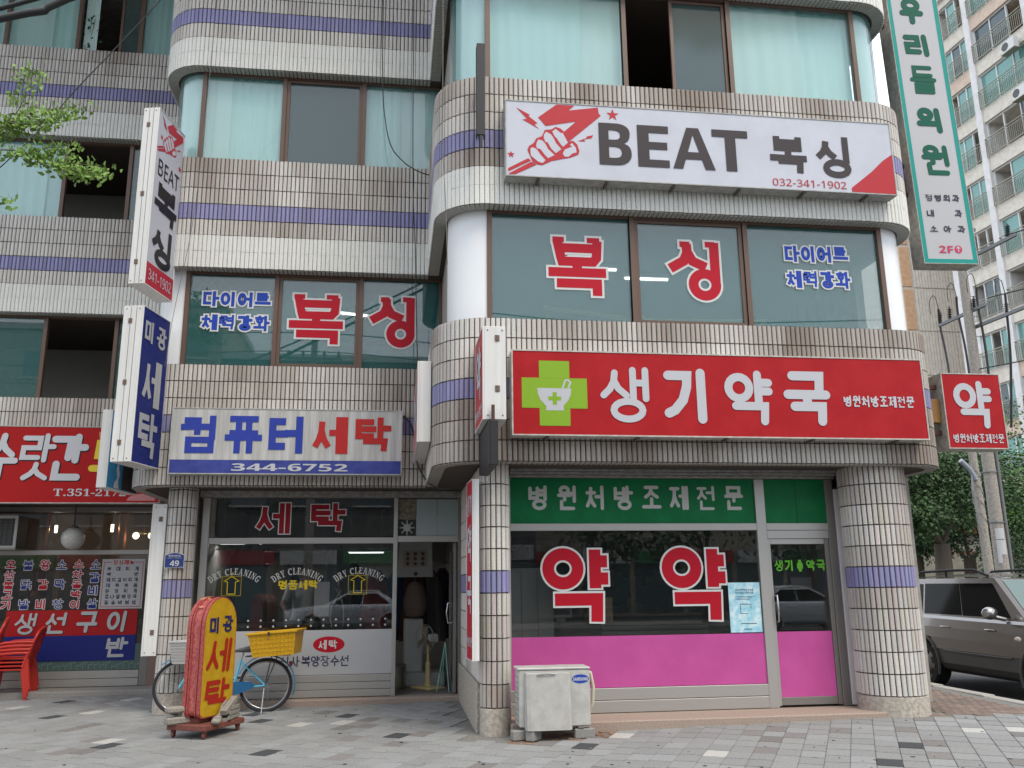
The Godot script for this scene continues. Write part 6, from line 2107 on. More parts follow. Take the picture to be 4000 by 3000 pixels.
func bicycle() -> void:
	var z := -11.42
	var gy := ground_y(-2.0, z)
	var o := thing("bicycle", "light blue city bicycle with a white basket parked behind the yellow sign", "bicycle", Vector3(-2.0, gy, z), 0.03)
	var blue := mat("bike_blue", 0.10, 0.42, 0.58, 0.35)
	var fender := mat("fender_blue", 0.03, 0.22, 0.40, 0.35)
	var tyre := mat("tyre", 0.018, 0.018, 0.022, 0.8)
	var steel := mat("bike_steel", 0.45, 0.45, 0.45, 0.3, 0.9)
	var dark := mat("bike_black", 0.02, 0.02, 0.02, 0.6)
	var r := 0.298
	var rc := Vector3(0.495, r + 0.019, 0)
	var fc := Vector3(-0.50, r + 0.019, 0)
	wheel_parts(o, rc, r, tyre, steel, steel)
	wheel_parts(o, fc, r, tyre, steel, steel)
	var bb := Vector3(0.11, 0.285, 0)
	var st := Vector3(0.19, 0.62, 0)
	var hd := Vector3(-0.34, 0.70, 0)
	var hb := Vector3(-0.365, 0.60, 0)
	var mb := MB.new()
	mb.tube([bb, st], 0.016, 8)
	mb.tube([hb, Vector3(-0.2, 0.40, 0), bb], 0.019, 8)
	mb.tube([hd + Vector3(0.01, -0.03, 0), Vector3(-0.12, 0.47, 0), Vector3(0.13, 0.40, 0)], 0.015, 8)
	mb.tube([hd, hb], 0.02, 8)
	for s in [-0.055, 0.055]:
		mb.tube([bb + Vector3(0, 0, s * 0.4), rc + Vector3(0, 0, s)], 0.010, 6)
		mb.tube([st + Vector3(0, -0.03, s * 0.3), rc + Vector3(0, 0, s)], 0.009, 6)
		mb.tube([hb + Vector3(0, 0, s * 0.5), hb + Vector3(-0.01, -0.04, s), fc + Vector3(0, 0, s)], 0.010, 6)
	part("frame", mb, blue, o)
	for c in [[rc, -0.35, 2.75], [fc, 0.55, 2.3]]:
		mb = MB.new()
		var n := 22
		var R := r + 0.042
		for i in n:
			var a0: float = lerpf(c[1], c[2], float(i) / n)
			var a1: float = lerpf(c[1], c[2], float(i + 1) / n)
			for e in [[-0.028, 0.0, -0.014, 0.012], [-0.014, 0.012, 0.014, 0.012], [0.014, 0.012, 0.028, 0.0]]:
				var f := func(a: float, zz: float, dr: float) -> Vector3: return c[0] + Vector3((R + dr) * cos(a), (R + dr) * sin(a), zz)
				mb.quad(f.call(a0, e[2], e[3]), f.call(a0, e[0], e[1]), f.call(a1, e[0], e[1]), f.call(a1, e[2], e[3]))
		part("fender", mb, fender, o)
	mb = MB.new()                                     # chain guard
	mb.prism(PackedVector2Array([Vector2(-0.02, 0.225), Vector2(-0.02, 0.34), Vector2(0.06, 0.37), Vector2(0.33, 0.365), Vector2(0.37, 0.33), Vector2(0.34, 0.285), Vector2(0.15, 0.22)]), 0.05, 0.062)
	part("chain_guard", mb, mat("guard_blue", 0.015, 0.10, 0.22, 0.4), o)
	mb = MB.new()
	mb.tube([Vector3(0.11, 0.285, 0.07), Vector3(0.03, 0.17, 0.075)], 0.009, 6)
	mb.tube([Vector3(0.11, 0.285, -0.07), Vector3(0.19, 0.40, -0.075)], 0.009, 6)
	part("crank", mb, steel, o)
	for q in [Vector3(0.03, 0.17, 0.115), Vector3(0.19, 0.40, -0.115)]:
		mb = MB.new()
		mb.bbox(q, Vector3(0.09, 0.02, 0.07), 0.004)
		part("pedal", mb, dark, o)
	mb = MB.new()
	mb.tube([st, st + Vector3(0.035, 0.12, 0)], 0.0125, 8)
	part("seat_post", mb, steel, o)
	mb = MB.new()
	var sec := [[-0.13, 0.018, 0.72, 0.02], [-0.06, 0.03, 0.735, 0.03], [0.03, 0.075, 0.745, 0.045], [0.10, 0.095, 0.755, 0.055], [0.135, 0.07, 0.755, 0.05]]
	for i in 4:
		var A: Array = sec[i]
		var D: Array = sec[i + 1]
		for k in 10:
			var f := func(s: Array, a: float) -> Vector3: return Vector3(0.215 + s[0], s[2] + s[3] * sin(a) * (0.55 if sin(a) > 0 else 1.0), s[1] * cos(a))
			mb.quad(f.call(A, TAU * k / 10), f.call(A, TAU * (k + 1) / 10), f.call(D, TAU * (k + 1) / 10), f.call(D, TAU * k / 10))
	part("saddle", mb, mat("saddle_grey", 0.10, 0.10, 0.10, 0.7), o)
	mb = MB.new()
	for s in [-0.06, 0.06]:
		mb.tube([Vector3(0.24, 0.655, s), Vector3(0.78, 0.665, s)], 0.006, 6)
		mb.tube([Vector3(0.62, 0.66, s), rc + Vector3(0, 0, s)], 0.004, 5)
		mb.tube([Vector3(0.55, 0.66, s), rc + Vector3(-0.01, 0, s)], 0.004, 5)
	for k in 5: mb.tube([Vector3(0.3 + k * 0.11, 0.662, -0.06), Vector3(0.3 + k * 0.11, 0.662, 0.06)], 0.004, 5)
	part("rear_rack", mb, mat("rack_dark", 0.08, 0.08, 0.085, 0.5, 0.5), o)
	mb = MB.new()
	mb.tube([rc + Vector3(-0.01, -0.03, 0.07), Vector3(0.475, -0.0, 0.17)], 0.008, 6)
	mb.tube([rc + Vector3(0.03, -0.03, -0.07), Vector3(0.50, 0.01, -0.16)], 0.008, 6)
	part("kickstand", mb, steel, o)
	mb = MB.new()
	mb.tube([hd, hd + Vector3(-0.02, 0.12, 0)], 0.012, 8)
	var bar_ := []
	for k in 13:
		var t := (k - 6) / 6.0
		bar_.append(hd + Vector3(-0.02 + 0.16 * t * t, 0.12 + 0.09 * (1.0 - cos(t * 2.0)) * 0.5, t * 0.27))
	mb.tube(bar_, 0.011, 8)
	part("handlebar", mb, steel, o)
	for s in [-1, 1]:
		mb = MB.new()
		mb.tube([hd + Vector3(0.11, 0.17, s * 0.24), hd + Vector3(0.17, 0.175, s * 0.30)], 0.016, 8)
		part("grip", mb, dark, o)
	mb = MB.new()
	mb.lathe([Vector2(0.001, 0.0), Vector2(0.026, 0.0), Vector2(0.03, 0.03), Vector2(0.001, 0.035)], 12, rc + Vector3(0.27, 0.24, 0.0), Vector3(1, 0.3, 0))
	part("reflector", mb, mat("reflector_red", 0.25, 0.01, 0.03, 0.3), o)
	# basket of white wire mesh
	mb = MB.new()
	var bc := Vector3(-0.50, 0.60, 0)
	for k in 9:
		for s in [-1, 1]:
			var x := -0.11 + k * 0.0275
			mb.tube([bc + Vector3(x * 0.8, 0, s * 0.09), bc + Vector3(x * 1.2, 0.245, s * 0.125)], 0.0035, 4)
			var zz := -0.1 + k * 0.025
			mb.tube([bc + Vector3(s * 0.09, 0, zz), bc + Vector3(s * 0.135, 0.245, zz * 1.25)], 0.0035, 4)
	for h in 8:
		var t := h / 7.0
		var a := lerpf(0.09, 0.135, t)
		var d := lerpf(0.09, 0.125, t)
		mb.tube([bc + Vector3(-a, t * 0.245, -d), bc + Vector3(a, t * 0.245, -d), bc + Vector3(a, t * 0.245, d), bc + Vector3(-a, t * 0.245, d)], 0.0035 if h < 7 else 0.009, 5, true)
	part("basket", mb, mat("basket_white", 0.464, 0.456, 0.448, 0.5), o)
	mb = MB.new()
	mb.ab(bc + Vector3(-0.095, -0.004, -0.095), bc + Vector3(0.095, 0.004, 0.095))
	for s in [-1, 1]:
		mb.quad(bc + Vector3(-0.088, 0, s * 0.087), bc + Vector3(0.088, 0, s * 0.087), bc + Vector3(0.13, 0.235, s * 0.12), bc + Vector3(-0.13, 0.235, s * 0.12))
	part("basket_lining", mb, mat("lining_grey", 0.44, 0.43, 0.43, 0.8), o)
	# yellow crate tied on the rack
	var cr := thing("plastic_crate", "yellow plastic crate resting on the bicycle rack", "crate", Vector3(-2.0 + 0.62, gy + 0.673, z + 0.05), -0.16)
	cr.rotation.z = 0.075
	var yel := nmat("crate_yellow", lin(0.510, 0.272, 0.004), lin(0.595, 0.340, 0.010), 2.0, 0.45, 0.0, 0.02)
	mb = MB.new()
	var L := 0.29
	var Wd := 0.20
	var H := 0.27
	var e := 0.04
	for s in [-1.0, 1.0]:                                # walls lean outwards and have thickness
		for q in 2:
			var t := 0.0 if q == 0 else 0.008
			var p := [Vector3(-(L - e), 0, s * (Wd - e * 0.7 - t)), Vector3(L - e, 0, s * (Wd - e * 0.7 - t)), Vector3(L, H, s * (Wd - t)), Vector3(-L, H, s * (Wd - t))]
			mb.quad(p[0], p[1], p[2], p[3])
			var g := [Vector3(s * (L - e - t), 0, -(Wd - e * 0.7)), Vector3(s * (L - e - t), 0, Wd - e * 0.7), Vector3(s * (L - t), H, Wd), Vector3(s * (L - t), H, -Wd)]
			mb.quad(g[0], g[1], g[2], g[3])
	mb.ab(Vector3(-(L - e), -0.004, -(Wd - e * 0.7)), Vector3(L - e, 0.004, Wd - e * 0.7))
	part("body", mb, yel, cr)
	mb = MB.new()
	for s in [-1.0, 1.0]:
		mb.bbox(Vector3(0, H, s * (Wd + 0.006)), Vector3(L * 2 + 0.05, 0.028, 0.028), 0.005)
		mb.bbox(Vector3(s * (L + 0.008), H, 0), Vector3(0.03, 0.026, Wd * 2 - 0.02), 0.005)
	part("rim", mb, yel, cr)
	for i in 11:
		mb = MB.new()
		var x := -0.225 + i * 0.045
		mb.tube([Vector3(x * 0.98, 0.01, Wd - e * 0.7 + 0.001), Vector3(x * 1.1, H - 0.02, Wd + 0.001)], 0.005, 4)
		part("rib", mb, yel, cr)
	mb = MB.new()
	for k in 4: mb.tube([Vector3(-(L - e + 0.008 * k), 0.05 + k * 0.05, Wd - e * 0.7 + 0.002 + (0.05 + k * 0.05) / H * e * 0.7), Vector3(L - e + 0.008 * k, 0.05 + k * 0.05, Wd - e * 0.7 + 0.002 + (0.05 + k * 0.05) / H * e * 0.7)], 0.004, 4)
	part("cross_ribs", mb, yel, cr)
	mb = MB.new()
	mb.box(Vector3(-0.03, H - 0.01, Wd + 0.022), Vector3(0.025, 0.04, 0.01))
	part("clip", mb, dark, cr)

func standing_sign() -> void:
	var at := Vector3(-1.90, 0, -10.0)
	at.y = ground_y(at.x, at.z)
	var turn := deg_to_rad(63)
	var o := thing("standing_sign", "yellow round-topped laundry sign with red scuffed sides on a rusty trolley", "sign", at, turn)
	var rust := nmat("trolley_rust", lin(0.11, 0.028, 0.02), lin(0.23, 0.075, 0.05), 2.5, 0.75, 0.25, 0.03, 0.0, true)
	var mb := MB.new()
	mb.bbox(Vector3(0, 0.11, 0), Vector3(0.64, 0.055, 0.48), 0.006)
	part("trolley", mb, rust, o)
	for s in [[-0.27, -0.19], [0.27, -0.19], [-0.27, 0.19], [0.27, 0.19]]:
		mb = MB.new()
		mb.lathe([Vector2(0.001, -0.014), Vector2(0.03, -0.014), Vector2(0.036, -0.006), Vector2(0.036, 0.006), Vector2(0.03, 0.014), Vector2(0.001, 0.014)], 14, Vector3(s[0], 0.037, s[1]), Vector3(0.3, 0, 1).normalized())
		mb.box(Vector3(s[0], 0.068, s[1]), Vector3(0.03, 0.03, 0.045))
		part("castor", mb, rust, o)
	# body: rounded top, side band with raised ribs
	var prof := func(grow: float) -> PackedVector2Array:
		var p := PackedVector2Array()
		var hw := 0.262 + grow
		for k in 5:
			var a := -PI / 2 - PI / 2 * k / 4.0
			p.append(Vector2(-hw + 0.06 + 0.06 * cos(a), 0.19 - grow + 0.06 + 0.06 * sin(a)))
		for k in 15:
			var a := PI - PI * k / 14.0
			p.append(Vector2(hw * cos(a), 1.10 + (0.29 + grow) * sin(a)))
		for k in 5:
			var a := 0.0 - PI / 2 * k / 4.0
			p.append(Vector2(hw - 0.06 + 0.06 * cos(a), 0.19 - grow + 0.06 + 0.06 * sin(a)))
		return p
	var salmon := nmat("side_red", lin(0.288, 0.044, 0.044), lin(0.448, 0.120, 0.108), 1.6, 0.6, 0.0, 0.02, 0.0, true)
	salmon.detail_enabled = true
	salmon.detail_uv_layer = BaseMaterial3D.DETAIL_UV_1
	mb = MB.new()
	mb.prism(prof.call(-0.012), -0.085, 0.085)
	part("case", mb, salmon, o)
	for zz in [-0.088, -0.048, 0.048, 0.088]:
		mb = MB.new()
		var bw_ := 0.02 if absf(zz) > 0.07 else 0.007
		mb.prism(prof.call(0.004), zz - bw_, zz + bw_)
		part("side_band", mb, nmat("band_red", lin(0.224, 0.028, 0.024), lin(0.400, 0.088, 0.076), 2.2, 0.6, 0.0, 0.03, 0.0, true), o)
	mb = MB.new()
	mb.prism(prof.call(-0.008), 0.107, 0.111)
	part("face", mb, nmat("face_yellow", lin(0.425, 0.246, 0.005), lin(0.493, 0.302, 0.010), 1.0, 0.4, 0.0, 0.015, 0.0, true), o)
	# flakes of bare primer on the top band
	mb = MB.new()
	for k in 16:
		var a := PI - rng.randf_range(0.15, 2.4)
		var b := rng.randf_range(0.05, 0.2)
		var r := 0.268
		var z0 := rng.randf_range(-0.1, 0.05)
		var z1 := z0 + rng.randf_range(0.02, 0.06)
		mb = MB.new()
		mb.quad(Vector3(r * cos(a), 1.10 + (r + 0.03) * sin(a), z1), Vector3(r * cos(a - b), 1.10 + (r + 0.03) * sin(a - b), z1), Vector3(r * cos(a - b), 1.10 + (r + 0.03) * sin(a - b), z0), Vector3(r * cos(a), 1.10 + (r + 0.03) * sin(a), z0))
		part("bare_patch", mb, nmat("primer", lin(0.42, 0.12, 0.03), lin(0.55, 0.30, 0.22), 3.0, 0.8, 0.0, 0.05), o)
	mb = MB.new()
	hangul(mb, "미", -0.19, 1.185, 0.16, 0.165, Vector2(0.2, 0), 0.030)
	hangul(mb, "광", 0.02, 1.195, 0.17, 0.17, Vector2(0.2, 0), 0.028)
	ink(mb, mat("sign_ink_navy", 0.02, 0.02, 0.10, 0.5), Vector3(0, 0, 0.111), o)
	mb = MB.new()
	hangul(mb, "세탁", -0.20, 0.965, 0.39, 0.345, Vector2(0.0, -0.40), 0.056, null, 0.0, true, 0.1)
	ink(mb, mat("sign_ink_red", 0.33, 0.02, 0.012, 0.5), Vector3(0, 0, 0.111), o)
	mb = MB.new()
	mb.box(Vector3(0, 0.163, 0), Vector3(0.42, 0.054, 0.13))
	part("foot", mb, rust, o)
	# broken concrete blocks that weigh the trolley down
	var con := nmat("concrete", lin(0.187, 0.170, 0.145), lin(0.340, 0.315, 0.272), 2.2, 0.95, 0.5, 0.05)
	var blocks := [[Vector3(0.13, 0.138, 0.175), 0.25, "broken hollow concrete block leaning on the yellow sign's face", 0], [Vector3(-0.10, 0.138, 0.20), 0.6, "flat broken concrete piece lying on the rusty trolley", 1], [Vector3(-0.27, 0.138, -0.15), -0.5, "broken concrete block with a notch at the trolley's far corner", 2]]
	var T := Transform3D(Basis(Vector3.UP, turn), at)
	for b in blocks:
		var c := thing("concrete_block", b[2], "block", T * b[0], turn + b[1], "concrete blocks on the trolley")
		mb = MB.new()
		if b[3] == 0:
			mb.prism(PackedVector2Array([Vector2(-0.15, 0), Vector2(0.15, 0), Vector2(0.15, 0.13), Vector2(0.02, 0.19), Vector2(-0.07, 0.16), Vector2(-0.15, 0.06)]), -0.055, -0.035)
			mb.box(Vector3(0, 0.014, 0), Vector3(0.3, 0.028, 0.068))
			mb.box(Vector3(0.12, 0.078, 0), Vector3(0.06, 0.10, 0.068))
			mb.box(Vector3(0.0, 0.14, 0.0), Vector3(0.3, 0.05, 0.066), Basis(Vector3(0, 0, 1), 0.40))
			for k in 3: mb.box(Vector3(0.02 + 0.015 * k, 0.03 + 0.045 * k, 0.046), Vector3(0.27 - 0.04 * k, 0.036, 0.022))
		elif b[3] == 1:
			mb.bbox(Vector3(0, 0.026, 0), Vector3(0.28, 0.052, 0.09), 0.018)
			mb.bbox(Vector3(0.05, 0.036, 0.01), Vector3(0.15, 0.060, 0.07), 0.02)
		else:
			mb.bbox(Vector3(0, 0.035, 0), Vector3(0.24, 0.07, 0.13), 0.014)
			mb.bbox(Vector3(0.0, 0.14, 0), Vector3(0.24, 0.06, 0.13), 0.016)
			mb.bbox(Vector3(0.07, 0.09, 0), Vector3(0.09, 0.06, 0.12), 0.012)
		part("concrete", mb, con, c)

func outdoor_unit() -> void:
	var g := ground_y(1.58, -8.9)
	var o := thing("air_conditioner_unit", "white outdoor air conditioner unit with a wind guard beside the pharmacy step", "air conditioner", Vector3(1.578, g, -8.9))
	var cream := nmat("unit_white", lin(0.375, 0.367, 0.345), lin(0.450, 0.446, 0.427), 0.8, 0.45, 0.0, 0.015)
	var mb := MB.new()
	mb.bbox(Vector3(0, 0.375, 0.0), Vector3(0.70, 0.525, 0.29), 0.012)
	part("case", mb, cream, o)
	mb = MB.new()
	mb.bbox(Vector3(-0.005, 0.648, -0.005), Vector3(0.72, 0.022, 0.315), 0.008)
	part("lid", mb, cream, o)
	mb = MB.new()                                      # bowed plastic wind guard over the fan
	var pts := [[-0.30, 0.0], [-0.285, 0.075], [-0.25, 0.09], [0.12, 0.085], [0.145, 0.07], [0.165, 0.0]]
	for i in 5:
		for j in 4:
			var y0: float = lerpf(0.095, 0.605, j / 4.0)
			var y1: float = lerpf(0.095, 0.605, (j + 1) / 4.0)
			var k0: float = 0.55 + 0.45 * (1.0 - j / 4.0)
			var k1: float = 0.55 + 0.45 * (1.0 - (j + 1) / 4.0)
			mb.quad(Vector3(pts[i][0], y0, 0.147 + pts[i][1] * k0), Vector3(pts[i + 1][0], y0, 0.147 + pts[i + 1][1] * k0), Vector3(pts[i + 1][0], y1, 0.147 + pts[i + 1][1] * k1), Vector3(pts[i][0], y1, 0.147 + pts[i][1] * k1))
	for i in range(1, 4):
		mb.quad(Vector3(pts[i][0], 0.605, 0.147 + pts[i][1] * 0.55), Vector3(pts[i + 1][0], 0.605, 0.147 + pts[i + 1][1] * 0.55), Vector3(pts[i + 1][0], 0.615, 0.147), Vector3(pts[i][0], 0.615, 0.147))
	part("wind_guard", mb, nmat("guard_white", lin(0.345, 0.334, 0.307), lin(0.413, 0.405, 0.383), 0.9, 0.4, 0.0, 0.012), o)
	mb = MB.new()
	mb.tube([Vector3(-0.18, 0.60, 0.205), Vector3(-0.13, 0.612, 0.213), Vector3(-0.07, 0.612, 0.213), Vector3(0.0, 0.603, 0.205)], 0.007, 6)
	part("guard_grip", mb, cream, o)
	mb = MB.new()
	flat_poly(mb, ring_pts(0.255, 0.548, 0.085, 0.042, 24), 0.1465)
	ink(mb, mat("badge_blue", 0.012, 0.05, 0.32, 0.4), Vector3(0, 0, 0), o, "badge")
	mb = MB.new()
	latin(mb, "SAMSUNG", 0.182, 0.532, 0.328, 0.562, "Droid Sans", 700, 0.1482)
	ink(mb, mat("film_white"), Vector3.ZERO, o, "badge_lettering")
	mb = MB.new()
	for k in 9: mb.box(Vector3(-0.352, 0.17 + k * 0.05, 0.0), Vector3(0.006, 0.008, 0.24))
	part("side_grille", mb, mat("grille_grey", 0.25, 0.25, 0.24, 0.5), o)
	mb = MB.new()
	mb.tube([Vector3(0.34, 0.60, -0.05), Vector3(0.40, 0.585, -0.06), Vector3(0.43, 0.45, -0.08), Vector3(0.425, 0.30, -0.1), Vector3(0.39, 0.18, -0.14), Vector3(0.34, 0.15, -0.18)], 0.018, 8)
	part("pipe", mb, mat("pipe_tape", 0.58, 0.54, 0.40, 0.6), o)
	mb = MB.new()
	mb.tube([Vector3(0.34, 0.58, -0.08), Vector3(0.42, 0.52, -0.10), Vector3(0.39, 0.44, -0.1), Vector3(0.34, 0.42, -0.1)], 0.008, 6)
	part("cable", mb, mat("cord_black"), o)
	for x in [-0.25, 0.25]:
		mb = MB.new()
		mb.box(Vector3(x, 0.105, 0), Vector3(0.06, 0.02, 0.30))
		part("foot", mb, mat("dull_metal"), o)
	var i := 0
	for q in [[Vector3(-0.34, 0, 0.10), 0.25, "grey concrete brick beside the tiled wall end under the outdoor unit"], [Vector3(-0.215, 0, 0.145), 0.9, "grey concrete brick set at an angle under the outdoor unit"], [Vector3(0.285, 0, 0.10), 0.05, "rough concrete brick under the unit's badge end"]]:
		var b := thing("brick_support", q[2], "brick", Vector3(1.578, g, -8.9) + q[0], q[1], "bricks under the outdoor unit")
		mb = MB.new()
		mb.bbox(Vector3(0, 0.045, 0), Vector3(0.20 if i == 2 else 0.17, 0.092, 0.09), 0.01)
		part("brick", mb, nmat("brick_grey", lin(0.187, 0.183, 0.174), lin(0.340, 0.332, 0.315), 3.0, 0.95, 0.5, 0.08), b)
		i += 1
	# crazy paving left bare under the unit
	mb = MB.new()
	for k in 26:
		var x := 1.15 + fmod(k * 0.171, 1.1)
		var z := -8.66 - 0.13 * (k / 7)
		mb.col = [Color(0.22, 0.13, 0.09), Color(0.26, 0.17, 0.12), Color(0.20, 0.15, 0.12)][k % 3]
		var p := PackedVector2Array()
		for a in 6: p.append(Vector2(x, -z) + Vector2.from_angle(TAU * a / 6 + k) * rng.randf_range(0.055, 0.085))
		mb.xf = Transform3D(Basis(Vector3(1, 0, 0), Vector3(0, 0, -1), Vector3(0, 1, 0)), Vector3(0, ground_y(x, z) - 0.009 + k * 0.0002, 0))
		mb.prism(p, -0.01, 0.008)
	var cz := part("stone_pieces", mb, vmat("paver"), get_node("pavement"))
	cz.set_meta("kind", "stuff")

func chairs() -> void:
	var red := nmat("chair_red", lin(0.42, 0.016, 0.008), lin(0.52, 0.028, 0.014), 1.5, 0.4, 0.0, 0.02, 0.0, true)
	var proto: Node3D = null
	var n := 0
	for st in [[Vector3(-5.32, 0, -13.72), 0.12, 4, "the stack in front of the fish banner"], [Vector3(-5.86, 0, -13.78), 0.30, 5, "the stack beside the window banner's end"]]:
		var p: Vector3 = st[0]
		p.y = ground_y(p.x, p.z)
		if p.z < -13.74: p.y = 0.05
		var order := ["lowest", "second", "third", "fourth", "fifth"]
		for k in st[2]:
			var lab := "red plastic chair, %s in %s" % ["topmost" if k == st[2] - 1 else order[k] + " from the ground", st[3]]
			var at: Vector3 = p + Vector3(0.014 * k, 0.05 * k, 0)
			if proto == null:
				proto = thing("plastic_chair", lab, "chair", at, st[1], "stacked red plastic chairs")
				chair_parts(proto, red)
			else:
				copy_of(proto, "plastic_chair", lab, at, st[1], "stacked red plastic chairs")
			n += 1

# one-piece plastic armchair facing -x
func chair_parts(o: Node3D, m: Material) -> void:
	var mb := MB.new()
	mb.bbox(Vector3(0, 0.41, 0), Vector3(0.42, 0.022, 0.42), 0.008)
	part("seat", mb, m, o)
	mb = MB.new()
	for k in 5:
		var z := -0.17 + k * 0.085
		mb.tube([Vector3(0.19, 0.41, z), Vector3(0.245, 0.60, z * 1.05), Vector3(0.305, 0.79 - absf(z) * 0.2, z * 0.95)], [0.02, 0.022, 0.02], 6)
	mb.tube([Vector3(0.19, 0.44, -0.205), Vector3(0.27, 0.66, -0.205), Vector3(0.31, 0.78, -0.16), Vector3(0.325, 0.82, 0), Vector3(0.31, 0.78, 0.16), Vector3(0.27, 0.66, 0.205), Vector3(0.19, 0.44, 0.205)], 0.022, 8)
	part("backrest", mb, m, o)
	for s in [-1, 1]:
		mb = MB.new()
		mb.tube([Vector3(0.26, 0.63, s * 0.21), Vector3(0.10, 0.635, s * 0.235), Vector3(-0.10, 0.625, s * 0.235), Vector3(-0.19, 0.60, s * 0.23), Vector3(-0.215, 0.42, s * 0.22)], 0.022, 8)
		part("armrest", mb, m, o)
		mb = MB.new()
		mb.tube([Vector3(-0.205, 0.43, s * 0.21), Vector3(-0.24, 0.0, s * 0.235)], [0.03, 0.022], 8)
		part("leg", mb, m, o)
		mb = MB.new()
		mb.tube([Vector3(0.19, 0.42, s * 0.19), Vector3(0.27, 0.0, s * 0.22)], [0.03, 0.022], 8)
		part("leg", mb, m, o)

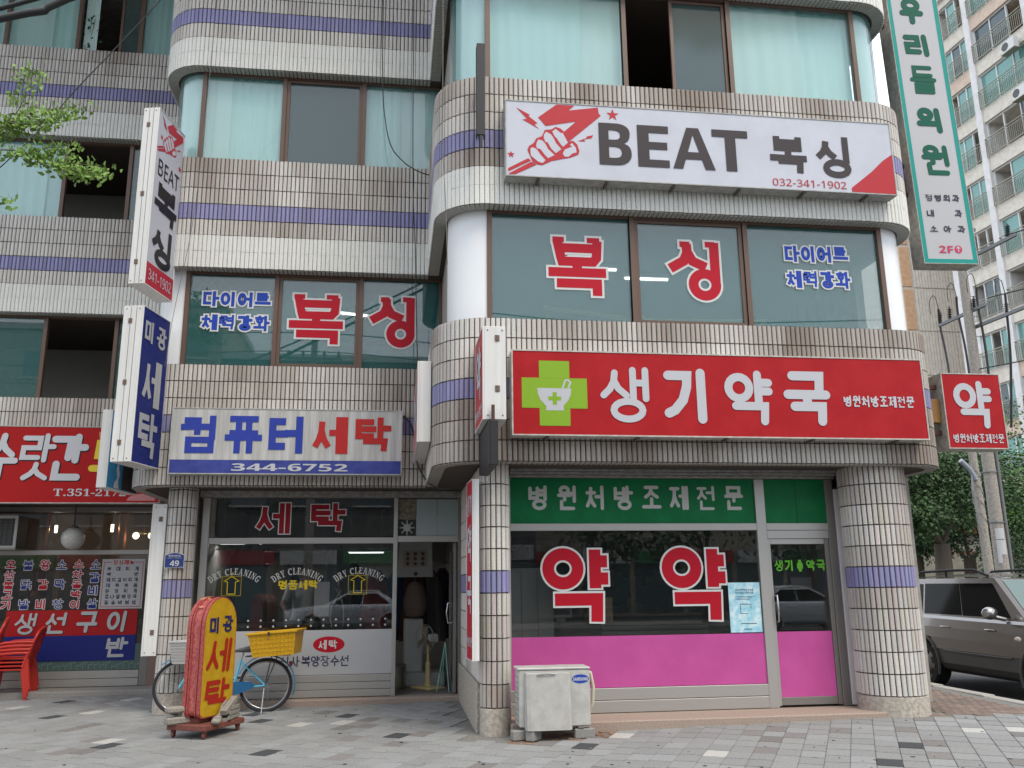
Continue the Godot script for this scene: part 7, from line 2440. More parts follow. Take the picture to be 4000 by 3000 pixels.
func facade_things() -> void:
	# window air conditioner of the restaurant
	var ac := thing("window_air_conditioner", "dark grilled air conditioner box above the restaurant window", "air conditioner", Vector3(-5.86, 2.06, -14.1))
	var mb := MB.new()
	mb.bbox(Vector3(0, 0.24, 0), Vector3(0.66, 0.48, 0.36), 0.01)
	part("case", mb, mat("ac_case", 0.05, 0.048, 0.045, 0.6), ac)
	mb = MB.new()
	for e in [[-0.33, -0.29, 0.0, 0.48], [0.29, 0.33, 0.0, 0.48], [-0.29, 0.29, 0.44, 0.48], [-0.29, 0.29, 0.0, 0.04]]: mb.ab(Vector3(e[0], e[2], 0.181), Vector3(e[1], e[3], 0.195))
	part("frame", mb, mat("ac_frame", 0.36, 0.35, 0.33, 0.5), ac)
	mb = MB.new()
	for k in 8:
		mb.box(Vector3(0, 0.08 + k * 0.045, 0.186), Vector3(0.57, 0.006, 0.006))
		mb.box(Vector3(-0.26 + k * 0.074, 0.24, 0.19), Vector3(0.006, 0.40, 0.005))
	part("grille", mb, mat("grille_dark", 0.06, 0.06, 0.06, 0.5), ac)
	mb = MB.new()
	mb.box(Vector3(-0.02, 0.28, 0.195), Vector3(0.16, 0.03, 0.003))
	part("label_strip", mb, mat("strip_yellow", 0.45, 0.36, 0.05, 0.6), ac)
	mb = MB.new()
	mb.bbox(Vector3(-0.1, -0.012, 0.02), Vector3(0.9, 0.02, 0.40), 0.004)
	part("shelf", mb, mat("dull_metal"), ac)
	# white globe lamp under the soffit
	var gl := thing("globe_lamp", "white unlit glass globe lamp hanging in front of the restaurant", "lamp", Vector3(-4.75, 2.04, -13.95))
	mb = MB.new()
	mb.ball(Vector3(0, 0.165, 0), 0.165, 1, 1, 1, 24)
	part("globe", mb, nmat("globe_white", lin(0.425, 0.416, 0.383), lin(0.544, 0.535, 0.501), 2.0, 0.3, 0.0, 0.02, 0.0, true), gl)
	mb = MB.new()
	mb.lathe([Vector2(0.06, 0.315), Vector2(0.06, 0.35), Vector2(0.012, 0.36), Vector2(0.012, 0.665)], 14)
	part("stem", mb, mat("lamp_dark", 0.06, 0.055, 0.05, 0.6), gl)
	# fluorescent tubes seen through the second-floor windows
	for q in [[Vector3(2.55, 5.50, -10.6), 0.0], [Vector3(3.35, 5.50, -10.9), 0.0], [Vector3(-0.65, 5.50, -12.9), 0.3]]:
		var l := thing("fluorescent_light", "lit fluorescent tube on the gym ceiling " + ("in the recessed wing" if q[0].x < 0 else ("behind the first big red letter" if q[0].x < 3 else "behind the second big red letter")), "light", q[0], q[1], "gym ceiling lights")
		mb = MB.new()
		mb.bbox(Vector3(0, 0.045, 0), Vector3(0.64, 0.055, 0.09), 0.006)
		part("fitting", mb, mat("fan_white"), l)
		mb = MB.new()
		mb.tube([Vector3(-0.3, 0, 0), Vector3(0.3, 0, 0)], 0.016, 8)
		part("tube", mb, glow("gym_glow", 0.95, 1.0, 0.98, 3.0), l)
		var o := AreaLight3D.new()
		o.name = "gym_tube_light"
		o.set("area_size", Vector2(0.6, 0.03))
		o.light_energy = 0.25
		o.shadow_enabled = true
		l.add_child(o)
		o.position = Vector3(0, -0.025, 0)
		o.rotation_degrees.x = -90
	# yellow-green foam rail inside the gym
	var fr := MB.new()
	fr.tube([Vector3(1.75, 4.72, -9.9), Vector3(3.0, 4.62, -10.0), Vector3(4.6, 4.66, -10.0)], 0.03, 8)
	for x in [1.8, 3.0, 4.55]: fr.tube([Vector3(x, 4.256, -9.98), Vector3(x, 4.68, -9.98)], 0.018, 6)
	single("ring_rope", "yellow green padded rope stretched inside the boxing gym window", "rope", fr, mat("rope_yellow", 0.40, 0.42, 0.10, 0.8))
	# slack wires on the facade
	var wires := [["loose black cable drooping across the middle windows", 0.008, [Vector3(-0.30, 10.3, -11.1), Vector3(-0.275, 8.32, -10.98), Vector3(-0.20, 7.55, -10.98), Vector3(-0.09, 7.22, -10.98), Vector3(0.05, 7.08, -10.98), Vector3(0.24, 6.97, -11.0), Vector3(0.40, 6.95, -11.05)]],
		["long black cable hanging straight down in the recess beside the rounded corner", 0.007, [Vector3(0.13, 10.4, -10.7), Vector3(0.155, 7.0, -10.6), Vector3(0.21, 5.55, -10.6), Vector3(0.24, 4.6, -10.7), Vector3(0.27, 3.9, -10.6)]],
		["thin grey wire tied down the rounded corner tiles", 0.005, [Vector3(0.44, 10.4, -8.85), Vector3(0.46, 7.1, -9.0), Vector3(0.47, 6.2, -9.0), Vector3(0.50, 5.6, -8.98), Vector3(0.53, 4.9, -9.05)]],
		["thin grey wire running down the rounded corner by the tall boxing sign", 0.0035, [Vector3(-2.60, 10.4, -11.2), Vector3(-2.66, 7.2, -11.16), Vector3(-2.72, 6.0, -11.16), Vector3(-2.86, 4.9, -11.18), Vector3(-2.92, 4.2, -11.2)]],
		["black cable looping under the small recess sign to the laundry soffit", 0.010, [Vector3(0.27, 2.98, -10.9), Vector3(0.33, 2.80, -10.8), Vector3(0.45, 2.66, -10.8), Vector3(0.62, 2.60, -10.6), Vector3(0.80, 2.62, -10.3)]],
		["dark hose curving from behind the computer laundry sign", 0.013, [Vector3(0.10, 3.60, -11.15), Vector3(0.19, 3.50, -11.13), Vector3(0.24, 3.35, -11.13), Vector3(0.255, 3.15, -11.16)]]]
	for e in wires:
		mb = MB.new()
		mb.tube(smooth(e[2]), e[1], 6)
		single("cable", e[0], "cable", mb, mat("cord_black") if e[1] > 0.006 else mat("cord_grey", 0.16, 0.15, 0.14, 0.7))
	# service lines over the street
	var over := [["thin overhead wire with a knot crossing the upper windows", 0.006, [Vector3(-1.9, 9.3, -9.0), Vector3(-2.72, 7.9, -9.0), Vector3(-3.44, 6.82, -9.0), Vector3(-4.16, 5.77, -9.0), Vector3(-6.5, 2.9 + 0.0, -9.0)]],
		["thick twisted overhead cable crossing the upper corner of the street", 0.028, [Vector3(-7.5, 3.9, -6.0), Vector3(-2.91, 5.50, -6.0), Vector3(-2.55, 5.66, -6.0), Vector3(1.0, 7.6, -6.0)]],
		["second twisted overhead cable above the first", 0.018, [Vector3(-7.5, 4.1, -6.1), Vector3(-2.95, 5.66, -6.1), Vector3(1.0, 7.7, -6.1)]]]
	for e in over:
		mb = MB.new()
		mb.tube(smooth(e[2]), e[1], 6)
		single("overhead_cable", e[0], "cable", mb, mat("cord_black"))
	# potted plant in the open upper window
	var pt := thing("window_plant", "leafy potted plant standing in the open top window", "plant", Vector3(-5.28, 10.115, -13.85))
	mb = MB.new()
	mb.lathe([Vector2(0.001, 0), Vector2(0.08, 0), Vector2(0.11, 0.16), Vector2(0.10, 0.16), Vector2(0.001, 0.14)], 14)
	part("pot", mb, mat("pot_brown", 0.18, 0.09, 0.05, 0.8), pt)
	mb = MB.new()
	for k in 70:
		var a := rng.randf() * TAU
		var h := rng.randf_range(0.15, 0.85)
		var q := Vector3(cos(a) * rng.randf() * 0.18, h, sin(a) * rng.randf() * 0.1)
		leaf(mb, q, Vector3(cos(a), rng.randf_range(-0.3, 0.6), sin(a)), 0.075, Color(0.06, 0.13, 0.04))
	for k in 4: mb.tube([Vector3(0, 0.14, 0), Vector3(-0.1 + k * 0.07, 0.75, 0.03 * k)], 0.005, 4)
	part("leaves", mb, leaf_mat("plant_leaf"), pt)

func ring3(c: Vector3, r: float) -> Array:
	var p := []
	for k in 12: p.append(c + Vector3(r * cos(TAU * k / 12), r * 0.3 * sin(TAU * k / 12), 0))
	return p

func smooth(pts: Array) -> Array:
	var cv := Curve3D.new()
	for i in pts.size():
		var t: Vector3 = (pts[mini(i + 1, pts.size() - 1)] - pts[maxi(i - 1, 0)]) * 0.17
		cv.add_point(pts[i], -t, t)
	var out := []
	var L := cv.get_baked_length()
	var n := clampi(int(L / 0.12), 8, 60)
	for i in n + 1: out.append(cv.sample_baked(L * i / n))
	return out

func leaf_mat(key: String, through := 1.0) -> StandardMaterial3D:
	if mats.has(key): return mats[key]
	var m := StandardMaterial3D.new()
	m.vertex_color_use_as_albedo = true
	m.roughness = 0.6
	m.backlight_enabled = true
	m.backlight = Color(0.45, 0.5, 0.3) * through
	mats[key] = m
	return m

func leaf(mb: MB, p: Vector3, d: Vector3, s: float, c: Color) -> void:
	d = d.normalized()
	var w := d.cross(Vector3(rng.randf_range(-1, 1), rng.randf_range(-1, 1), rng.randf_range(-1, 1))).normalized() * s * 0.32
	mb.col = c * rng.randf_range(0.7, 1.3)
	mb.tri(p, p + d * s * 0.5 - w, p + d * s)
	mb.tri(p, p + d * s, p + d * s * 0.5 + w)

# fan-shaped ginkgo leaf
func fan_leaf(mb: MB, p: Vector3, d: Vector3, s: float, c: Color) -> void:
	d = d.normalized()
	var w := d.cross(Vector3(rng.randf_range(-1, 1), rng.randf_range(-0.3, 0.3), rng.randf_range(0.2, 1))).normalized()
	var nn := d.cross(w)
	mb.col = c * rng.randf_range(0.75, 1.25)
	var q := p + d * s * 0.45
	var prev := Vector3.ZERO
	for k in 5:
		var a := lerpf(-0.95, 0.95, k / 4.0)
		var r := s * (0.62 if k == 2 else 0.7)
		var e := q + d * cos(a) * r + w * sin(a) * r + nn * 0.1 * s * sin(a * 2.0)
		if k > 0: mb.tri(q, prev, e)
		prev = e

func ginkgo() -> void:
	var o := thing("ginkgo_tree", "young ginkgo tree whose leafy twigs reach past the upper windows", "tree", Vector3(-6.3, ground_y(-6.3, -8.2), -8.2))
	var g := o.position
	var bark := nmat("bark", lin(0.10, 0.075, 0.055), lin(0.20, 0.16, 0.12), 2.0, 0.95, 0.5, 0.06)
	var mb := MB.new()
	mb.tube([Vector3(0, -0.1, 0), Vector3(0.05, 2.0, 0.02), Vector3(0.02, 4.2, 0.0), Vector3(0.1, 6.2, -0.05), Vector3(0.05, 8.0, 0)], [0.14, 0.12, 0.09, 0.06, 0.02], 12)
	part("trunk", mb, bark, o)
	var br := MB.new()
	var lf := MB.new()
	var green := Color(0.17, 0.285, 0.055)
	# limbs in world space that carry the sprays seen in the picture, and others around the trunk
	var limbs := [[Vector3(-6.25, 4.7, -8.2), Vector3(-4.9, 5.55, -8.35), Vector3(-4.05, 5.90, -8.5), Vector3(-3.80, 6.25, -8.5), Vector3(-3.78, 6.68, -8.5)],
		[Vector3(-4.05, 5.90, -8.5), Vector3(-3.72, 6.15, -8.52), Vector3(-3.30, 6.27, -8.55)], [Vector3(-3.9, 6.02, -8.5), Vector3(-3.62, 6.0, -8.45), Vector3(-3.42, 6.12, -8.42)],
		[Vector3(-6.25, 4.2, -8.2), Vector3(-5.0, 5.35, -8.4), Vector3(-4.0, 5.72, -8.5), Vector3(-3.45, 5.63, -8.5), Vector3(-2.98, 5.60, -8.5)], [Vector3(-3.45, 5.63, -8.5), Vector3(-3.2, 5.52, -8.45), Vector3(-3.0, 5.48, -8.4)], [Vector3(-3.7, 5.68, -8.5), Vector3(-3.52, 5.80, -8.55), Vector3(-3.35, 5.84, -8.6)],
		[Vector3(-6.25, 3.9, -8.2), Vector3(-4.8, 4.95, -8.4), Vector3(-4.15, 5.2, -8.5), Vector3(-3.86, 5.22, -8.5)]]
	for k in 16:
		var a := TAU * k / 16 + 0.2
		var h := 3.6 + k * 0.26
		if cos(a) > 0.25: a += PI * 0.6
		var b := Vector3(-6.25, h, -8.2)
		limbs.append([b, b + Vector3(cos(a) * 0.7, 0.45, sin(a) * 0.7), b + Vector3(cos(a) * 1.4, 0.8, sin(a) * 1.3)])
	for e in limbs.size():
		var pts := smooth(limbs[e])
		var rr := []
		for i in pts.size(): rr.append(lerpf(0.022 if e in [0, 3, 6] or e > 6 else 0.008, 0.003, float(i) / (pts.size() - 1)))
		for i in pts.size(): pts[i] = pts[i] - g
		br.tube(pts, rr, 5)
		var skip := 0.42 if e in [0, 3, 6] else (0.2 if e > 6 else 0.0)
		for i in pts.size():
			var t := float(i) / (pts.size() - 1)
			if t < skip: continue
			var cnt := 28 if e <= 6 else 9
			if e > 6: cnt = 8
			for k in cnt:
				var a := rng.randf() * TAU
				var d := Vector3(cos(a), rng.randf_range(-0.8, 0.45), sin(a)).normalized()
				var p: Vector3 = pts[i] + d * rng.randf_range(0.005, 0.13 if e <= 6 else 0.28) + Vector3(rng.randf_range(-0.06, 0.06), 0, 0)
				fan_leaf(lf, p, (d + Vector3(0, -0.5, 0)), rng.randf_range(0.036, 0.06), green)
	part("branches", br, bark, o)
	part("crown", lf, leaf_mat("ginkgo_leaf"), o)
# ---------------------------------------------------------------- cars
func car(o: Node3D, k: Dictionary) -> void:
	var L0: float = k.rear
	var L1: float = k.front
	var ra: float = k.rear_axle
	var fa: float = k.front_axle
	var wr: float = k.wheel
	var belt: float = k.belt
	var hw: float = k.half
	var paint: Material = k.paint
	var low: Material = k.low
	var top := func(z: float) -> float:
		var b := belt + 0.03 * clampf((0.9 - z) / 2.5, 0, 1)
		if z > k.cowl: b -= 0.16 * pow((z - k.cowl) / (L1 - k.cowl), 1.6)
		return b
	var wid := func(z: float) -> float:
		var e := maxf(clampf((L0 + 0.45 - z) / 0.45, 0, 1), clampf((z - (L1 - 0.7)) / 0.7, 0, 1))
		return hw * (1.0 - 0.16 * e * e)
	var sec := [[0.0, 0.30, 0.80], [0.08, 0.27, 0.93], [0.18, 0.42, 0.985], [0.40, 0.50, 0.992], [0.42, 0.52, 1.0], [0.62, 0.66, 1.0], [0.80, 0.82, 0.985], [0.95, 0.95, 0.95], [1.0, 1.0, 0.91]]
	var nz := 110
	var body := MB.new()
	var clad := MB.new()
	var P := func(z: float, i: int, s: float) -> Vector3:
		var t: float = top.call(z)
		var y0 := 0.24
		var y: float = y0 + (t - y0) * sec[i][0]
		return Vector3(s * wid.call(z) * sec[i][2], y, z)
	for j in nz:
		var z0 := lerpf(L0, L1, float(j) / nz)
		var z1 := lerpf(L0, L1, float(j + 1) / nz)
		for i in sec.size() - 1:
			for s in [-1.0, 1.0]:
				var a: Vector3 = P.call(z0, i, s)
				var b: Vector3 = P.call(z1, i, s)
				var c: Vector3 = P.call(z1, i + 1, s)
				var d: Vector3 = P.call(z0, i + 1, s)
				var ctr := (a + b + c + d) * 0.25
				var cut := false
				for ax in [ra, fa]:
					if Vector2(ctr.z - ax, ctr.y - wr).length() < wr + 0.055: cut = true
				if cut: continue
				var mb: MB = clad if i < 3 else body
				if s > 0: mb.quad(a, d, c, b)
				else: mb.quad(a, b, c, d)
		var l: Vector3 = P.call(z0, 8, -1.0)
		var r: Vector3 = P.call(z0, 8, 1.0)
		var l1: Vector3 = P.call(z1, 8, -1.0)
		var r1: Vector3 = P.call(z1, 8, 1.0)
		var m0 := (l + r) * 0.5 + Vector3(0, 0.035, 0)
		var m1 := (l1 + r1) * 0.5 + Vector3(0, 0.035, 0)
		body.quad(l, l1, m1, m0)
		body.quad(m0, m1, r1, r)
	for e in [[L0, -1.0], [L1, 1.0]]:
		for i in sec.size() - 1:
			var a: Vector3 = P.call(e[0], i, -1.0)
			var b: Vector3 = P.call(e[0], i, 1.0)
			var c: Vector3 = P.call(e[0], i + 1, 1.0)
			var d: Vector3 = P.call(e[0], i + 1, -1.0)
			if e[1] > 0: body.quad(a, b, c, d)
			else: body.quad(b, a, d, c)
	part("body", body, paint, o)
	part("lower_cladding", clad, low, o)
	var under := MB.new()
	under.ab(Vector3(-hw * 0.74, 0.24, L0 + 0.15), Vector3(hw * 0.74, 0.75, L1 - 0.2))
	part("underbody", under, mat("car_black", 0.012, 0.012, 0.013, 0.7), o)
	# greenhouse
	var g: Dictionary = k.glass
	var ry: float = k.roof
	var rw: float = k.roof_half
	var bw := hw * 0.905
	var B := [Vector3(-bw, belt, g.rb), Vector3(-bw, belt, g.fb), Vector3(-rw, ry, g.ft), Vector3(-rw, ry, g.rt)]
	var cab := MB.new()
	for s in [-1.0, 1.0]:
		var q := []
		for p in B: q.append(Vector3(p.x * -s, p.y, p.z))
		if s > 0: cab.quad(q[0], q[1], q[2], q[3])
		else: cab.quad(q[3], q[2], q[1], q[0])
	var n := 12
	for i in n:
		for j in 8:
			var f := func(u: float, v: float) -> Vector3:
				var x := lerpf(-rw, rw, v)
				var c := 1.0 - pow(2.0 * v - 1.0, 2.0)
				return Vector3(x, ry + 0.05 * c + 0.025 * sin(u * PI), lerpf(g.rt, g.ft, u))
			cab.quad(f.call(i / float(n), j / 8.0), f.call((i + 1) / float(n), j / 8.0), f.call((i + 1) / float(n), (j + 1) / 8.0), f.call(i / float(n), (j + 1) / 8.0))
	cab.quad(Vector3(-bw, belt, g.fb), Vector3(bw, belt, g.fb), Vector3(rw, ry, g.ft), Vector3(-rw, ry, g.ft))
	cab.quad(Vector3(bw, belt, g.rb), Vector3(-bw, belt, g.rb), Vector3(-rw, ry, g.rt), Vector3(rw, ry, g.rt))
	part("cabin", cab, paint, o)
	var dark: StandardMaterial3D = mat("car_glass", 0.006, 0.007, 0.008, 0.08)
	dark.metallic_specular = 0.2
	for s in [-1.0, 1.0]:
		for w in k.windows:
			var mb := MB.new()
			var pl := func(u: float, v: float) -> Vector3:
				var a := Vector3(-bw, belt, lerpf(g.rb, g.fb, u))
				var b := Vector3(-rw, ry, lerpf(g.rt, g.ft, u))
				var p := a.lerp(b, v) + Vector3(-0.006, 0.001, 0)
				return Vector3(p.x * -s, p.y, p.z)
			var q := [pl.call(w[0], w[4]), pl.call(w[1], w[4]), pl.call(w[2], w[5]), pl.call(w[3], w[5])]
			if s > 0: mb.quad(q[0], q[1], q[2], q[3])
			else: mb.quad(q[3], q[2], q[1], q[0])
			part("side_window", mb, dark, o)
	var ws := MB.new()
	var fr := func(u: float, v: float) -> Vector3: return Vector3(lerpf(-bw, bw, u), belt, g.fb).lerp(Vector3(lerpf(-rw, rw, u), ry, g.ft), v) + Vector3(0, 0.005, 0.006)
	ws.quad(fr.call(0.05, 0.03), fr.call(0.95, 0.03), fr.call(0.93, 0.94), fr.call(0.07, 0.94))
	part("windscreen", ws, glass("windscreen", 0.22, 0.30, 0.30, 0.75, 0.25), o)
	ws = MB.new()
	var bk := func(u: float, v: float) -> Vector3: return Vector3(lerpf(bw, -bw, u), belt, g.rb).lerp(Vector3(lerpf(rw, -rw, u), ry, g.rt), v) + Vector3(0, 0.005, -0.006)
	ws.quad(bk.call(0.08, 0.08), bk.call(0.92, 0.08), bk.call(0.9, 0.9), bk.call(0.1, 0.9))
	part("rear_window", ws, dark, o)
	# wheels
	var rim := mat("alloy", 0.32, 0.31, 0.31, 0.35, 0.8)
	for s in [-1.0, 1.0]:
		for ax in [ra, fa]:
			var w := Node3D.new()
			w.name = "wheel"
			o.add_child(w, true)
			w.position = Vector3(s * (hw - 0.125), wr, ax)
			var X := Vector3(s, 0, 0)
			var mb := MB.new()
			mb.lathe([Vector2(0.2, -0.11), Vector2(wr - 0.02, -0.11), Vector2(wr, -0.08), Vector2(wr, 0.08), Vector2(wr - 0.03, 0.11), Vector2(wr * 0.66, 0.105)], 36, Vector3.ZERO, X)
			part("tyre", mb, mat("car_tyre", 0.02, 0.02, 0.02, 0.85), w)
			mb = MB.new()
			mb.lathe([Vector2(wr * 0.68, 0.10), Vector2(wr * 0.64, 0.085), Vector2(wr * 0.60, 0.05), Vector2(0.10, 0.085), Vector2(0.05, 0.10), Vector2(0.001, 0.10)], 36, Vector3.ZERO, X)
			part("rim", mb, rim, w)
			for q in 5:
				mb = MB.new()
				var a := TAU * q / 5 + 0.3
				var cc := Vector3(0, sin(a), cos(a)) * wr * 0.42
				mb.lathe([Vector2(0.001, 0.0), Vector2(wr * 0.145, 0.0), Vector2(wr * 0.145, 0.004), Vector2(0.001, 0.004)], 12, cc + X * 0.074, X)  # black disc laid on the rim for the shade of an opening
				part("dark_rim_disc", mb, mat("car_black"), w)
			mb = MB.new()
			var arc := []
			for q in 15:
				var a := lerpf(-0.35, PI + 0.35, q / 14.0)
				arc.append(Vector3(s * (wid.call(ax) * 1.003), wr + (wr + 0.06) * sin(a), ax + (wr + 0.06) * cos(a)))
			mb.tube(arc, 0.022, 6)
			part("arch_trim", mb, low, o)
	# fittings
	for s in [-1.0, 1.0]:
		var mb := MB.new()
		mb.ball(Vector3(s * (hw + 0.12), belt + 0.10, g.fb - 0.42), 0.1, 1.15, 0.85, 0.62, 14)
		mb.tube([Vector3(s * (hw * 0.93), belt + 0.02, g.fb - 0.38), Vector3(s * (hw + 0.06), belt + 0.05, g.fb - 0.40)], 0.03, 8)
		part("mirror", mb, mat("mirror_chrome", 0.42, 0.41, 0.40, 0.2, 0.9) if k.get("rails", false) else paint, o)
		for z in k.handles:
			mb = MB.new()
			var x: float = s * wid.call(z) * 0.995
			mb.tube([Vector3(x, belt - 0.13, z - 0.09), Vector3(x + s * 0.03, belt - 0.125, z - 0.05), Vector3(x + s * 0.03, belt - 0.125, z + 0.06), Vector3(x, belt - 0.13, z + 0.09)], 0.012, 6)
			part("handle", mb, mat("mirror_chrome", 0.42, 0.41, 0.40, 0.2, 0.9), o)
		mb = MB.new()
		mb.ball(Vector3(s * wid.call(k.cowl + 0.22) * 0.996, belt - 0.22, k.cowl - 0.02), 0.05, 0.25, 0.75, 1.4, 12)
		part("side_marker", mb, mat("marker", 0.62, 0.52, 0.42, 0.25), o)
		mb = MB.new()
		mb.bbox(Vector3(s * hw * 0.66, belt - 0.27, L1 - 0.03), Vector3(0.40, 0.17, 0.12), 0.03)
		part("headlight", mb, mat("lamp_glass", 0.55, 0.57, 0.58, 0.1), o)
		mb = MB.new()
		mb.bbox(Vector3(s * hw * 0.74, belt - 0.12, L0 + 0.02), Vector3(0.22, 0.32, 0.10), 0.03)
		part("tail_light", mb, mat("tail_red", 0.28, 0.01, 0.01, 0.2), o)
		if k.get("rails", false):
			mb = MB.new()
			var x: float = s * (rw - 0.06)
			mb.tube([Vector3(x, ry + 0.03, g.rt + 0.1), Vector3(x, ry + 0.105, g.rt + 0.25), Vector3(x, ry + 0.12, (g.rt + g.ft) * 0.5), Vector3(x, ry + 0.115, g.ft - 0.5), Vector3(x, ry + 0.03, g.ft - 0.22)], 0.02, 8)
			mb.tube([Vector3(x, ry + 0.02, (g.rt + g.ft) * 0.5 - 0.15), Vector3(x, ry + 0.12, (g.rt + g.ft) * 0.5 - 0.15)], 0.02, 6)
			part("roof_rail", mb, mat("car_black"), o)
			mb = MB.new()
			mb.tube([Vector3(s * hw * 0.997, belt - 0.46, ra + 0.55), Vector3(s * hw * 1.004, belt - 0.47, 0), Vector3(s * hw * 1.0, belt - 0.47, fa - 0.55)], 0.013, 6)
			part("side_moulding", mb, low, o)

func build_background() -> void:
	var silver := StandardMaterial3D.new()
	silver.albedo_color = lin(0.19, 0.168, 0.157)
	silver.metallic = 0.7
	silver.roughness = 0.25
	silver.clearcoat_enabled = true
	silver.clearcoat = 0.8
	silver.clearcoat_roughness = 0.06
	var lower := mat("clad_grey", 0.085, 0.082, 0.08, 0.5)
	var suv := thing("parked_suv", "silver brown estate car with black roof rails parked in the side street", "car", Vector3(8.93, -0.10, -11.65), -0.03)
	car(suv, {"rear": -2.15, "front": 2.35, "rear_axle": -1.25, "front_axle": 1.37, "wheel": 0.345, "belt": 1.02, "half": 0.91, "roof": 1.58, "roof_half": 0.66, "cowl": 1.0, "paint": silver, "low": lower, "rails": true, "handles": [-0.62, 0.42],
		"glass": {"rb": -2.06, "rt": -1.82, "fb": 1.08, "ft": 0.30}, "windows": [[0.04, 0.235, 0.19, 0.03, 0.10, 0.86], [0.255, 0.565, 0.60, 0.215, 0.08, 0.87], [0.575, 0.915, 0.945, 0.61, 0.07, 0.87]]})
	apartments()
	poles()
	trees()
	low_house()

# ---------------------------------------------------------------- apartment blocks
func apartments() -> void:
	var cream := nmat("apt_cream", lin(0.64, 0.58, 0.49), lin(0.75, 0.70, 0.61), 0.25, 0.9, 0.0, 0.02)
	var white := nmat("apt_white", lin(0.68, 0.66, 0.64), lin(0.78, 0.76, 0.74), 0.2, 0.9, 0.0, 0.015)
	var frame := mat("apt_frame", 0.70, 0.70, 0.69, 0.5)
	var rail_m := mat("apt_rail", 0.30, 0.29, 0.22, 0.5, 0.3)
	var o := thing("apartment_block", "tall white apartment block with cream balcony bands and railings", "building", Vector3(31.02, -0.3, -38.6), deg_to_rad(-85.9))
	var mb := MB.new()
	mb.ab(Vector3(-3.8, 0, -12), Vector3(22, 34.1, -3.0))
	part("core", mb, mat("apt_inside", 0.40, 0.38, 0.35, 0.9), o)
	mb = MB.new()
	mb.ab(Vector3(-3.8, 0, -2.999), Vector3(-2.45, 34.5, 0.0))
	mb.ab(Vector3(-0.42, 0, -2.999), Vector3(0.0, 34.5, 0.12))
	mb.ab(Vector3(3.5, 0, -2.999), Vector3(4.3, 34.5, 0.12))
	mb.ab(Vector3(9.0, 0, -2.999), Vector3(22, 34.5, 0.1))
	mb.ab(Vector3(-3.81, 0, -12.01), Vector3(-3.801, 34.5, -0.32))
	part("pier", mb, white, o)
	mb = MB.new()
	mb.ab(Vector3(-3.9, 34.501, -12.1), Vector3(22.1, 34.8, 0.25))
	part("roof", mb, white, o)
	var bays := [[-2.45, -0.42], [0.0, 3.5], [4.3, 9.0]]
	for fl in 12:
		var y := 31.74 + 0.3 - 2.8 * fl
		for b in 3:
			var x0: float = bays[b][0]
			var x1: float = bays[b][1]
			var band_ := MB.new()
			band_.ab(Vector3(x0 + 0.002, y + 2.02, -2.998), Vector3(x1 - 0.002, y + 2.8, 0.02))
			part("balcony_band", band_, cream if (fl + b) % 7 != 2 else nmat("apt_peach", lin(0.60, 0.46, 0.36), lin(0.70, 0.56, 0.45), 0.25, 0.9, 0.0, 0.02), o)
			if b == 2 and fl > 9: continue
			var n := 3 if b < 2 else 4
			var wd := (x1 - x0) / n
			var fm := MB.new()
			for i in n + 1: fm.box(Vector3(clampf(x0 + wd * i, x0 + 0.03, x1 - 0.03), y + 1.01, -0.16), Vector3(0.06, 2.0, 0.1))
			fm.box(Vector3((x0 + x1) * 0.5, y + 1.98, -0.159), Vector3(x1 - x0 - 0.01, 0.07, 0.11))
			fm.box(Vector3((x0 + x1) * 0.5, y + 0.03, -0.159), Vector3(x1 - x0 - 0.01, 0.06, 0.11))
			var win := part("window", fm, frame, o)
			for i in n:
				if rng.randf() < 0.34: continue
				var pn := MB.new()
				pn.box(Vector3(x0 + wd * (i + 0.5), y + 1.0, -0.17), Vector3(wd - 0.07, 1.86, 0.01))
				part("pane", pn, glass("apt_glass", 0.20, 0.46, 0.42, 0.5, 0.12) if rng.randf() < 0.7 else glass("apt_glass_dark", 0.10, 0.14, 0.15, 0.6, 0.12), win)
			var rl := MB.new()
			var zz := 0.16
			rl.box(Vector3((x0 + x1) * 0.5, y + 1.0, zz), Vector3(x1 - x0, 0.045, 0.045))
			rl.box(Vector3((x0 + x1) * 0.5, y + 0.86, zz), Vector3(x1 - x0, 0.03, 0.03))
			rl.box(Vector3((x0 + x1) * 0.5, y + 0.02, zz), Vector3(x1 - x0, 0.04, 0.05))
			var c := int((x1 - x0) / 0.125)
			for i in c + 1: rl.box(Vector3(lerpf(x0 + 0.02, x1 - 0.02, float(i) / c), y + 0.45, zz), Vector3(0.022, 0.80, 0.022))
			for x in [x0 + 0.01, x1 - 0.01]: rl.box(Vector3(x, y + 0.98, 0.07), Vector3(0.03, 0.03, 0.18))
			part("railing", rl, rail_m, o)
	var T := o.transform
	var k := 0
	for q in [Vector3(2.75, 28.15, 0.37), Vector3(3.0, 25.35, 0.37)]:
		var u := thing("balcony_air_conditioner", ["white air conditioner box on an upper apartment balcony railing", "white air conditioner box on the balcony one floor below another"][k], "air conditioner", T * q, o.rotation.y)
		k += 1
		mb = MB.new()
		mb.bbox(Vector3(0, 0.3, 0), Vector3(0.85, 0.6, 0.34), 0.015)
		part("case", mb, mat("ac_white", 0.66, 0.66, 0.64, 0.5), u)
		mb = MB.new()
		mb.lathe([Vector2(0.22, 0.0), Vector2(0.22, 0.012), Vector2(0.001, 0.012)], 20, Vector3(-0.15, 0.31, 0.17), Vector3(0, 0, 1))
		part("fan_grille", mb, mat("ac_grille", 0.09, 0.09, 0.09, 0.6), u)
		mb = MB.new()
		mb.ab(Vector3(-0.45, -0.04, -0.2), Vector3(0.45, -0.002, 0.2))
		part("shelf", mb, rail_m, u)
